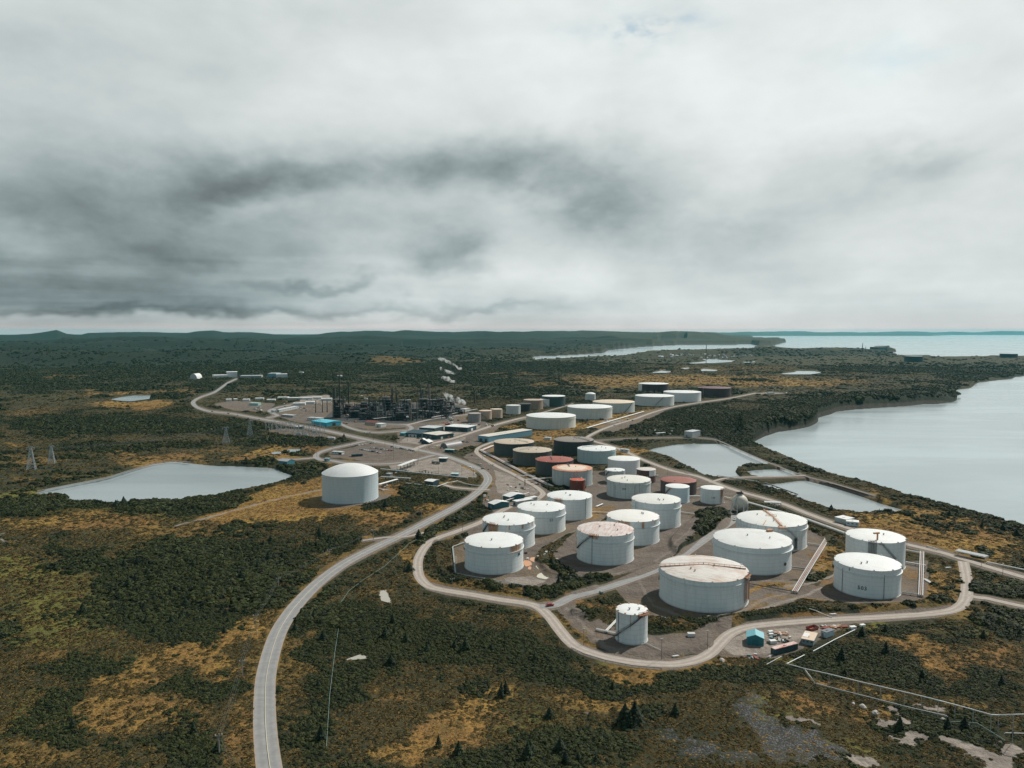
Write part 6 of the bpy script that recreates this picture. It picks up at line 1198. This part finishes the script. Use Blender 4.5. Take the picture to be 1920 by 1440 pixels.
for x in (-2.5, 2.5): MB().tube((x,-1.6,.6), (x,1.6,.6), .6, 12).build('wheel', m_tyre, o)
# shore road platform
pipe_rack((1433,948.5),(1464,950),3,5,4,'white covered loading platform beside the shore road',(m_white,),'loading_platform',6,.5,GP,'platform')
# steam
ms_ = bpy.data.materials.new('steam'); ms_.use_nodes = True; ms_.node_tree.nodes.clear(); k = N(ms_.node_tree); pos = k.new('ShaderNodeNewGeometry').outputs['Position']
vp = k.new('ShaderNodeVolumePrincipled', i_Color=(1,1,1,1), i_Density=k.m('MULTIPLY', k.ss(k.noise(pos, .10, 4, .6), .40, .64), .42), i_Anisotropy=.2); mo = k.new('ShaderNodeOutputMaterial'); k.l.new(vp.outputs[0], mo.inputs['Volume'])
def steam(pts, label):
    import bmesh
    bm = bmesh.new(); pts = [q for a, b in zip(pts[:-1], pts[1:]) for q in (a, tuple((u+v)/2 for u, v in zip(a, b)))]+[pts[-1]]
    for (px, py, r, foot) in pts:
        P = G(px, foot); z = zat(P, py); R = r*mpp(P)*(1.3 if foot > 760 else 1.95)
        m4 = Matrix.Translation((P.x, P.y, z)) @ Matrix.Diagonal((R*1.25, R, R*.8, 1)); bmesh.ops.create_icosphere(bm, subdivisions=2, radius=1, matrix=m4)
    for v in bm.verts: n = fbm(np.array([v.co.x*.11]), np.array([v.co.z*.11+v.co.y*.05]), 3, 90)[0]-.5; v.co += Vector((n*6, n*3, n*5))
    me = bpy.data.meshes.new('steam'); bm.to_mesh(me); bm.free(); me.materials.append(ms_); tag(link(bpy.data.objects.new('steam', me)), label, kind='stuff')
steam([(868,757,3.5,775),(863,753,4,775),(857,754,4.5,775),(850,750,4.5,775),(844,747,4.5,775),(838,742,4,775),(834,737,3,775),(858,747,3.2,775)], 'thick white steam rising at the right of the refinery')
steam([(853.5,717.5,1.6,740),(848,715,2.2,740),(842,712.5,2.3,740),(836,710,2.0,740),(830,708,1.6,740),(840,709,1.8,740)], 'lower white steam wisp beside the thin flare stack')
steam([(851,700.5,1.4,740),(845,698,2,740),(838,697,2.2,740),(831,694,1.8,740),(827,690,1.4,740)], 'middle white steam wisp beside the thin flare stack')
steam([(862,691,2,740),(852,684,1.7,740),(845,680,2.2,740),(838,677.5,2.4,740),(831,675,2.6,740),(826,673,2,740),(863,684.5,1.3,740)], 'upper white steam wisp at the flare tip')
# ================================================================== plants
def foliage(name, c0, c1, var=.35):
    m, k, p = new_mat(name); pos = k.new('ShaderNodeNewGeometry').outputs['Position']
    rnd = k.new('ShaderNodeObjectInfo').outputs['Random']
    n = k.noise(pos, .028, 6, .62); n2 = k.noise(pos, 1.1, 3, .6)
    c = k.mix(k.ss(k.m('ADD', k.m('MULTIPLY', n, .6), k.m('MULTIPLY', rnd, var)), .3, .68), c0, c1)
    c = k.mix(k.m('MULTIPLY', k.ss(n2, .4, .7), .3), c, [q*1.5 for q in c1])
    k.put(p.inputs['Base Color'], c); p.inputs['Roughness'].default_value = .75; p.inputs['Specular IOR Level'].default_value = .2
    return m
m_leaf = foliage('shrub_leaves', (.006,.012,.005), (.042,.050,.013), .6)
m_brown = foliage('heath_leaves', (.028,.031,.011), (.128,.088,.027), .6)
m_gold = foliage('golden_grass_blades', (.17,.095,.034), (.36,.22,.070), .6)
m_con = foliage('conifer_needles', (.011,.021,.011), (.028,.042,.018))
m_bark = flat('bark', (.07,.055,.045), .9)
def quad_cloud(n, rx, ry, rz, z0, size, seed, shape='dome'):
    r = random.Random(seed); mb = MB()
    for i in range(n):
        if shape == 'cone':
            t = r.random()**.75; rad = (1-t)*rx*(.35+.65*r.random()**.5)*(1+.18*math.sin(t*38)); a = r.random()*6.283
            c = Vector((rad*math.cos(a), rad*math.sin(a), z0+t*rz)); s = size*(.55+.9*(1-t))
            nrm = Vector((math.cos(a)*.7, math.sin(a)*.7, .75))
        else:
            a = r.random()*6.283; h = r.random(); q = (.55+.45*r.random()**.5)
            rad = math.sqrt(max(0, 1-h*h))*q; lump = 1+.28*math.sin(3*a+seed)+.18*math.sin(5*a+2*seed)
            c = Vector((rx*rad*math.cos(a)*lump, ry*rad*math.sin(a)*lump, z0+rz*h*q)); s = size*(.6+.8*r.random())
            nrm = Vector((math.cos(a)*rad, math.sin(a)*rad, h+.25))
        nrm = (nrm+Vector((r.uniform(-.6,.6), r.uniform(-.6,.6), r.uniform(-.5,.5)))).normalized()
        u = nrm.orthogonal().normalized(); w = nrm.cross(u); t2 = r.random()*6.283
        u, w = u*math.cos(t2)+w*math.sin(t2), w*math.cos(t2)-u*math.sin(t2)
        mb.add([c-u*s-w*s*.6, c+u*s*.8-w*s*.7, c+u*s+w*s*.6, c-u*s*.7+w*s*.8], [(0,1,2,3)])
    return mb
protos = bpy.data.collections.new('plant_kinds')      # sources for the undergrowth, never in the scene itself
def proto(mb, mat, name):
    me = bpy.data.meshes.new(name); me.from_pydata(mb.v, [], mb.f); me.materials.append(mat); me.update()
    return bpy.data.objects.new(name, me)
P_shrub = [proto(quad_cloud(90, 1, .9, .8, -.1, .26, s), m_leaf, 'shrub_kind') for s in (1, 2, 3)]
P_heath = [proto(quad_cloud(70, 1, 1, .45, -.1, .24, s), m_brown, 'heath_kind') for s in (4, 5)]
P_gold = [proto(quad_cloud(60, 1, 1, .38, -.08, .20, s), m_gold, 'grass_kind') for s in (6, 7)]
P_con = [proto(quad_cloud(150, .33, .33, 1.0, .02, .07, s, 'cone'), m_con, 'spruce_kind') for s in (8, 9)]
def scatter_obj(name, kinds, pts, label, kind='stuff'):
    "one object: points that carry copies of a few plants"
    pts = np.asarray(pts, np.float32)
    me = bpy.data.meshes.new(name); me.vertices.add(len(pts)); me.vertices.foreach_set('co', pts[:, :3].ravel())
    for nm, col in (('sc', pts[:, 3]), ('rz', pts[:, 4]), ('kd', pts[:, 5])):
        a = me.attributes.new(nm, 'FLOAT', 'POINT'); a.data.foreach_set('value', np.ascontiguousarray(col))
    o = link(bpy.data.objects.new(name, me))
    t = bpy.data.node_groups.new(name, 'GeometryNodeTree')
    t.interface.new_socket('Geometry', in_out='INPUT', socket_type='NodeSocketGeometry'); t.interface.new_socket('Geometry', in_out='OUTPUT', socket_type='NodeSocketGeometry')
    k = N(t); gi = k.new('NodeGroupInput'); go = k.new('NodeGroupOutput'); jn = k.new('GeometryNodeJoinGeometry')
    def at(nm):
        n = k.new('GeometryNodeInputNamedAttribute'); n.data_type = 'FLOAT'; n.inputs[0].default_value = nm; return n.outputs[0]
    rot = k.new('ShaderNodeCombineXYZ', i_2=at('rz'))
    for i, ob in enumerate(kinds):
        ip = k.new('GeometryNodeInstanceOnPoints'); k.l.new(gi.outputs[0], ip.inputs['Points'])
        c = k.new('FunctionNodeCompare', data_type='FLOAT', operation='EQUAL'); k.l.new(at('kd'), c.inputs[0]); c.inputs[1].default_value = i; c.inputs['Epsilon'].default_value = .1
        k.l.new(c.outputs[0], ip.inputs['Selection'])
        oi = k.new('GeometryNodeObjectInfo'); oi.inputs[0].default_value = ob; oi.inputs[1].default_value = False; k.l.new(oi.outputs['Geometry'], ip.inputs['Instance'])
        k.l.new(rot.outputs[0], ip.inputs['Rotation']); k.l.new(at('sc'), ip.inputs['Scale']); k.l.new(ip.outputs[0], jn.inputs[0])
    k.l.new(jn.outputs[0], go.inputs[0])
    md = o.modifiers.new('plants', 'NODES'); md.node_group = t
    return tag(o, label, kind=kind)
def cand(n, r0, r1, a0=-.68, a1=.68):
    a = rng.uniform(a0, a1, n); r = np.sqrt(rng.uniform(r0*r0, r1*r1, n)); x = r*np.sin(a); y = r*np.cos(a)
    px, py = proj(x, y); ok = (px > -120) & (px < 2040) & (py < 1520)
    x, y, px, py = x[ok], y[ok], px[ok], py[ok]; wx, wy = warp(x, y, px, py)
    c = dict(x=x, y=y, bare=np.maximum.reduce([samp(R_grav, px, py), samp(R_pale, px, py)*1.2, samp(R_tan, wx, wy)*.62, samp(R_roadw, px, py), samp(R_seaS, px, py)*1.4, samp(R_pondw, px, py)*3]),
             gold=samp(R_gold, wx, wy), dark=samp(R_dark, wx, wy), rock=samp(R_rock, wx, wy), olive=samp(R_olive, wx, wy), berm=samp(HB, px, py))
    c['z'] = ground_h(x, y); return c
R_roadw = np.maximum(blur(R_road, 1, 1)*1.6, R_clear); R_pondw = np.where(near, blur(R_pond, 2), R_pond)
tank_keep = []      # filled with (x, y, r) before this runs
def free(c, r1_=1e9):
    ok = c['bare'] < .38
    for (x, y, r) in TANKS_XYR: ok &= (c['x']-x)**2+(c['y']-y)**2 > (r+2.5)**2
    for (x0, y0, x1, y1, w) in KEEPOUT:
        if r1_ < math.hypot(x0, y0)-w-abs(x1-x0)-abs(y1-y0): continue
        dx, dy = x1-x0, y1-y0; t = np.clip(((c['x']-x0)*dx+(c['y']-y0)*dy)/(dx*dx+dy*dy+1e-6), 0, 1)
        ok &= np.hypot(c['x']-x0-t*dx, c['y']-y0-t*dy) > w
    return ok
out_s, out_h, out_g, out_t = [], [], [], []
trees_near = []; shrubs_near = []
for (n, r0, r1, s0, s1, tf) in ((160000, 215, 420, .35, 1.3, .0016), (180000, 420, 800, .5, 1.9, .006), (160000, 800, 1700, .9, 2.6, .02), (105000, 1700, 3600, 1.8, 4.2, .02), (60000, 3500, 7500, 2.5, 5.5, .02)):
    c = cand(n, r0, r1); ok = free(c, r1); m = len(c['x']); u = rng.random(m); v = rng.random(m)
    clump = fbm(c['x']/(6*s1), c['y']/(6*s1), 4, 71); big = fbm(c['x']/70, c['y']/70, 3, 73)
    dn = 1.15*c['dark']+(clump-.5)*1.5+(big-.5)*1.3-(.12 if r0 >= 1700 else .03)
    sz = s0+(s1-s0)*rng.random(m)**1.6
    fine_ = fbm(c['x']/(2.2*s1), c['y']/(2.2*s1), 2, 77)
    isdark = ok & (dn+(fine_-.5)*.9-.70*c['gold']-.4*c['rock'] > .10) & (u < .72)
    isheath = ok & ~isdark & (u < .5) & (c['gold']+(fine_-.5)*1.6 < .85) & (c['rock'] < .5)
    isgold = ok & ~isdark & ~isheath & (((c['gold'] > .3) & (u < .5)) | (u < .10))
    istree = isdark & (v < tf*(.4+1.2*c['dark'])) & (c['berm'] < .6)
    isdark &= ~istree
    if r0 > 3000:
        kp = rng.random(m) < np.clip((7500-np.hypot(c['x'], c['y']))/4000, 0, 1)**1.5
        isdark &= kp; isheath &= kp & (u < .15); isgold &= kp & (u < .05); istree &= kp
    big_s = (1+.5*c['dark'])*(.75+.8*(big > .55))
    for sel, lst, ns, zs, mul in ((isdark, out_s, 3, .0, big_s), (isheath, out_h, 2, .0, 1.0), (isgold, out_g, 2, .0, .8)):
        q = np.stack([c['x'], c['y'], c['z']-.1, sz*mul, rng.random(m)*6.28, rng.integers(0, ns, m).astype(float)], 1)[sel]; lst.append(q)
    th = (2.0+rng.random(m)**2*4.0+1.0*c['dark'])*(1 if r0 < 1700 else 1.3)
    q = np.stack([c['x'], c['y'], c['z']-.1, th, rng.random(m)*6.28, rng.integers(0, 2, m).astype(float)], 1)[istree]; out_t.append(q)
S_, H_, G_, T_ = [np.concatenate(a) for a in (out_s, out_h, out_g, out_t)]
# the nearest spruces and bushes stand on their own
def pick_near(Q, n, r1):
    px, py = proj(Q[:, 0], Q[:, 1], Q[:, 2]); r = np.hypot(Q[:, 0], Q[:, 1])
    vis = (px > 5) & (px < 1915) & (py < 1432); app = np.where(vis, Q[:, 3]/r, 0); idx = np.argsort(-app)[:n]
    keep = np.ones(len(Q), bool); keep[idx] = False
    return Q[idx], Q[keep]
Tn, T_ = pick_near(T_, 150, 700); Sn, S_ = pick_near(S_, 290, 500)
hand = [(1172,1357,8.5),(1190,1356,9.5),(1181,1362,6),(1050,1409,5.5),(994,1408,5),(940,1306,7),(948,1300,6),(785,1010,7.5),(1661,1224,6),(1780,966,5),(1795,966,5),(1841,989,6),(1880,994,6),(1906,1004,6),(1266,1340,5),(768,1070,7),(1060,1430,5),(860,1414,6),(822,1400,5),(645,821,7),(1030,1345,5)]
for i, (px, py, h) in enumerate(hand):
    P = GH(px, py); Tn = np.concatenate([Tn, [[P.x, P.y, P.z-.1, h, i, i % 2]]])
con = []
for s in (8, 9, 10):
    e = bpy.data.meshes.new('crown'); q = quad_cloud(420, .30, .30, .98, .03, .045, s, 'cone'); e.from_pydata(q.v, [], q.f); e.materials.append(m_con); e.update()
    t = bpy.data.meshes.new('trunk'); q = MB().tube((0,0,-.03), (0,0,.9), .022, 6, .004); t.from_pydata(q.v, [], q.f); t.materials.append(m_bark); t.update(); con.append((e, t))
def zone(x, y):
    px, py = proj(x, y)
    if px < 480 and py > 1000: return 'in the brush left of the curving road'
    if px < 560: return 'in the low woods around the lake'
    if px > 1400 and py > 1150: return 'on the slope below the scrap yard'
    if px > 1380 and py < 900: return 'on the wooded slope above the bay'
    if py > 1240: return 'in the scrub below the gravel loop'
    if py > 930: return 'in the scrub beside the roads'
    return 'on the moor around the works'
for i, (x, y, z, h, r, kd) in enumerate(Tn):
    o = empty('spruce_tree', (x, y, z), r, 'dark bushy spruce '+zone(x, y), 'tree', 'spruce trees scattered through the scrub'); wd = h*(1.05+.75*random.random()); o.scale = (wd, wd*(.8+.4*random.random()), h*(.8+.2*random.random()))
    e, t = con[i % 3]; link(bpy.data.objects.new('trunk', t), o); link(bpy.data.objects.new('crown', e), o)
shm = []
for s in (11, 12, 13, 14):
    e = bpy.data.meshes.new('shrub'); q = quad_cloud(420, 1, .95, .85, -.12, .13, s); e.from_pydata(q.v, [], q.f); e.materials.append(m_leaf); e.update(); shm.append(e)
for i, (x, y, z, h, r, kd) in enumerate(Sn):
    o = link(bpy.data.objects.new('shrub', shm[i % 4])); o.location = (x, y, z); o.rotation_euler = (0, 0, r); o.scale = (h, h, h)
    tag(o, 'dark green rounded shrub '+zone(x, y), 'shrub', 'shrubs nearest in the scrub')
for o, h in quad_cloud_late:
    c_ = link(bpy.data.objects.new('crown', con[0][0]), o); c_.scale = (h*1.1, h*1.1, h)
scatter_obj('shrubbery', P_shrub, S_, 'dense low dark green brush over the land')
scatter_obj('heath', P_heath, H_, 'brown low heath growth over the land')
scatter_obj('grass', P_gold, G_, 'golden dry grass tufts')
scatter_obj('woods', P_con, T_, 'small dark spruces in scattered woods')
print('PLANTS', len(S_), len(H_), len(G_), len(T_))
# ================================================================== sky, sun, haze
SAZ, SEL = math.radians(49), math.radians(46)
S = bpy.data.lights.new('sun', 'SUN'); S.energy = 4.2; S.angle = math.radians(.8); S.color = (1, .95, .87)
so = link(bpy.data.objects.new('sun', S)); d = Vector((math.sin(SAZ)*math.cos(SEL), math.cos(SAZ)*math.cos(SEL), math.sin(SEL)))
so.rotation_euler = d.to_track_quat('Z', 'Y').to_euler(); so.location = d*3000
W = bpy.data.worlds.new('World'); SC.world = W; W.use_nodes = True; W.node_tree.nodes.clear(); k = N(W.node_tree)
sky = k.new('ShaderNodeTexSky', sky_type='NISHITA', sun_disc=False, sun_elevation=SEL, sun_rotation=SAZ, air_density=1.0, dust_density=2.0)
dirv = k.new('ShaderNodeTexCoord').outputs['Generated']
sx = k.new('ShaderNodeSeparateXYZ', i_0=dirv); dx, dy, dz = sx.outputs
hyp = k.m('SQRT', k.m('ADD', k.m('MULTIPLY', dx, dx), k.m('MULTIPLY', dy, dy)))
azi = k.m('ARCTAN2', dx, dy); ele = k.m('DIVIDE', dz, k.m('MAXIMUM', hyp, .05))
comb = lambda x, y, z=0.0: k.new('ShaderNodeCombineXYZ', i_0=x, i_1=y, i_2=z).outputs[0]
# cloud deck seen in perspective: layers close up towards the horizon
inv = k.m('DIVIDE', 1.0, k.m('ADD', k.m('MAXIMUM', ele, 0), .055))
deck = comb(k.m('MULTIPLY', dx, inv), k.m('MULTIPLY', k.m('MULTIPLY', dy, inv), 1.0), 0.0)
puff = comb(azi, k.m('MULTIPLY', ele, 1.7), 3.3)
w1 = k.noise(puff, 3.2, 5, .6); w2 = k.noise(k.vm('ADD', puff, (7, 3, 1)), 3.2, 5, .6)
fine = k.noise(k.vm('ADD', puff, (3, 5, 2)), 4.2, 8, .54, .25); lump = k.noise(k.vm('ADD', puff, (1, 9, 4)), 8.5, 8, .60, .15); streak = k.noise(comb(k.m('MULTIPLY', azi, 2.2), k.m('MULTIPLY', ele, 30), 1.0), 1.3, 6, .55, .35)
ad = k.m('ADD', azi, k.m('MULTIPLY', k.m('SUBTRACT', w1, .5), .30)); ed = k.m('ADD', ele, k.m('MULTIPLY', k.m('SUBTRACT', w2, .5), .17))
def blob(px, py, rx, ry, amt, soft=True):
    a = math.atan2((px-960)/F, CT+(720-py)/F*ST); e = (-ST+(720-py)/F*CT)/math.hypot((px-960)/F, CT+(720-py)/F*ST)
    u = k.m('DIVIDE', k.m('SUBTRACT', ad, a), rx/F); v = k.m('DIVIDE', k.m('SUBTRACT', ed, e), ry/F)
    q = k.m('ADD', k.m('MULTIPLY', u, u), k.m('MULTIPLY', v, v))
    return k.m('MULTIPLY', k.m('EXPONENT', k.m('MULTIPLY', q, -1.0)), amt)
dark = None
for b in [(570,350,260,55,.30),(200,400,260,70,.18),(900,320,230,60,.34),(1310,430,150,50,.30),(1080,390,170,60,.22),(700,450,190,34,.28),(820,505,70,44,.30),(330,480,260,26,.16),(120,530,300,30,.20),(330,575,300,22,.15),(950,592,260,9,.10),(620,330,330,60,.10),(1000,360,260,60,.08),(640,540,150,12,.22),(1580,330,190,60,.16),(1720,280,90,30,.14),(60,250,260,160,.14),(200,590,500,12,.2),(-400,450,400,200,.12)]:
    q = blob(*b); dark = q if dark is None else k.m('ADD', dark, q)
lite = None
for b in [(830,545,150,20,.14),(470,405,70,18,.12),(940,415,60,30,.08),(60,450,60,25,.12),(1500,210,400,120,.06),(1100,540,100,30,.08),(1560,560,420,26,.07),(500,604,700,9,.05)]:
    q = blob(*b); lite = q if lite is None else k.m('ADD', lite, q)
# base brightness: brighter to the right and higher up, greyer left and low
right = k.ss(azi, -.75, .25); up = k.ss(ele, 0.0, .3)
bill = k.ss(k.noise(k.vm('ADD', puff, (5, 1, 8)), 2.6, 8, .52, .2), .36, .64)
bs = k.m('ADD', k.m('ADD', .55, k.m('MULTIPLY', right, .13)), k.m('MULTIPLY', up, .12))
bs = k.m('SUBTRACT', bs, k.m('MULTIPLY', k.m('MULTIPLY', dark, k.m('ADD', .55, k.m('MULTIPLY', bill, .75))), .90)); bs = k.m('ADD', bs, lite)
lowm = k.m('SUBTRACT', 1, k.ss(ele, .03, .15)); leftm = k.m('SUBTRACT', 1, k.m('MULTIPLY', right, .55))
bs = k.m('ADD', bs, k.m('MULTIPLY', k.m('MULTIPLY', k.m('SUBTRACT', streak, .5), k.m('MULTIPLY', lowm, leftm)), .45))
bs = k.m('ADD', bs, k.m('MULTIPLY', k.m('SUBTRACT', fine, .5), k.m('ADD', .32, k.m('MULTIPLY', dark, .45))))
bs = k.m('ADD', bs, k.m('MULTIPLY', k.m('SUBTRACT', lump, .5), k.m('ADD', .20, k.m('MULTIPLY', dark, .25))))
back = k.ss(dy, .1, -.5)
bs = k.m('ADD', k.m('MULTIPLY', bs, k.m('SUBTRACT', 1, back)), k.m('MULTIPLY', back, .48))  # unseen sky behind the camera set to an even grey to shade walls
bs = k.m('MULTIPLY', bs, k.m('SUBTRACT', 1, k.m('MULTIPLY', k.ss(dz, .42, .72), .80)))  # unseen sky overhead dimmed to deepen the shadows
bs = k.m('MAXIMUM', bs, .13)
ccol = k.mix(k.ss(bs, .25, .8), (.80,.97,1.0), (.935,.995,.985))
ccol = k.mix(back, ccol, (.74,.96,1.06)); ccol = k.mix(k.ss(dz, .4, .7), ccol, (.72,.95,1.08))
ccol = k.mix(k.m('SUBTRACT', 1, k.ss(ele, .0, .035)), ccol, (1.03,.985,.965)); ccol = k.mix(k.m('SUBTRACT', 1, k.ss(ele, .002, .012)), ccol, (1.25,1.03,.98))
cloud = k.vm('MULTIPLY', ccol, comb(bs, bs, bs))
# thin spots of blue
hole = k.m('MULTIPLY', k.m('ADD', k.m('ADD', blob(1165,95,70,30,1.1), blob(1200,100,50,16,.5)), blob(1700,105,110,26,.35)), k.ss(k.noise(puff, 9, 6, .6), .38, .6))
hole = k.m('MINIMUM', hole, .55)
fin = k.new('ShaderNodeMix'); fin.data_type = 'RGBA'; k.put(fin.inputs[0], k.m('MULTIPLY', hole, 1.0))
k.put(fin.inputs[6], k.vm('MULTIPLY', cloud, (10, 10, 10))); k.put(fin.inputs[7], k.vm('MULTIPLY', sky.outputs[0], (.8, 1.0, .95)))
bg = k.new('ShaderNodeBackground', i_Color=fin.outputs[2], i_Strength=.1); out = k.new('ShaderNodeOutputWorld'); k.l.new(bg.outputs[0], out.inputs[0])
W.cycles.sampling_method = 'MANUAL'; W.cycles.sample_map_resolution = 512
# haze: one box of even thin air round everything
mh = bpy.data.materials.new('haze'); mh.use_nodes = True; mh.node_tree.nodes.clear(); k = N(mh.node_tree)
vp = k.new('ShaderNodeVolumePrincipled', i_Color=(.16,.72,.84,1), i_Density=HAZE, i_Anisotropy=.0); mo = k.new('ShaderNodeOutputMaterial'); k.l.new(vp.outputs[0], mo.inputs['Volume'])
if HAZE > 0:
    o = MB().box((0, 18500, 125), (110000, 49000, 290)).build('haze', mh); tag(o, 'thin blue-grey air over the land and sea', kind='stuff')
SC.view_settings.view_transform = 'Standard'; SC.view_settings.look = 'None'; SC.view_settings.exposure = 0; SC.view_settings.gamma = 1
SC.cycles.use_denoising = True; SC.cycles.max_bounces = 6; SC.cycles.diffuse_bounces = 2; SC.cycles.glossy_bounces = 3; SC.cycles.volume_bounces = 1
SC.cycles.transparent_max_bounces = 6; SC.cycles.use_adaptive_sampling = True; SC.cycles.adaptive_threshold = .015
SC.cycles.sample_clamp_indirect = 6
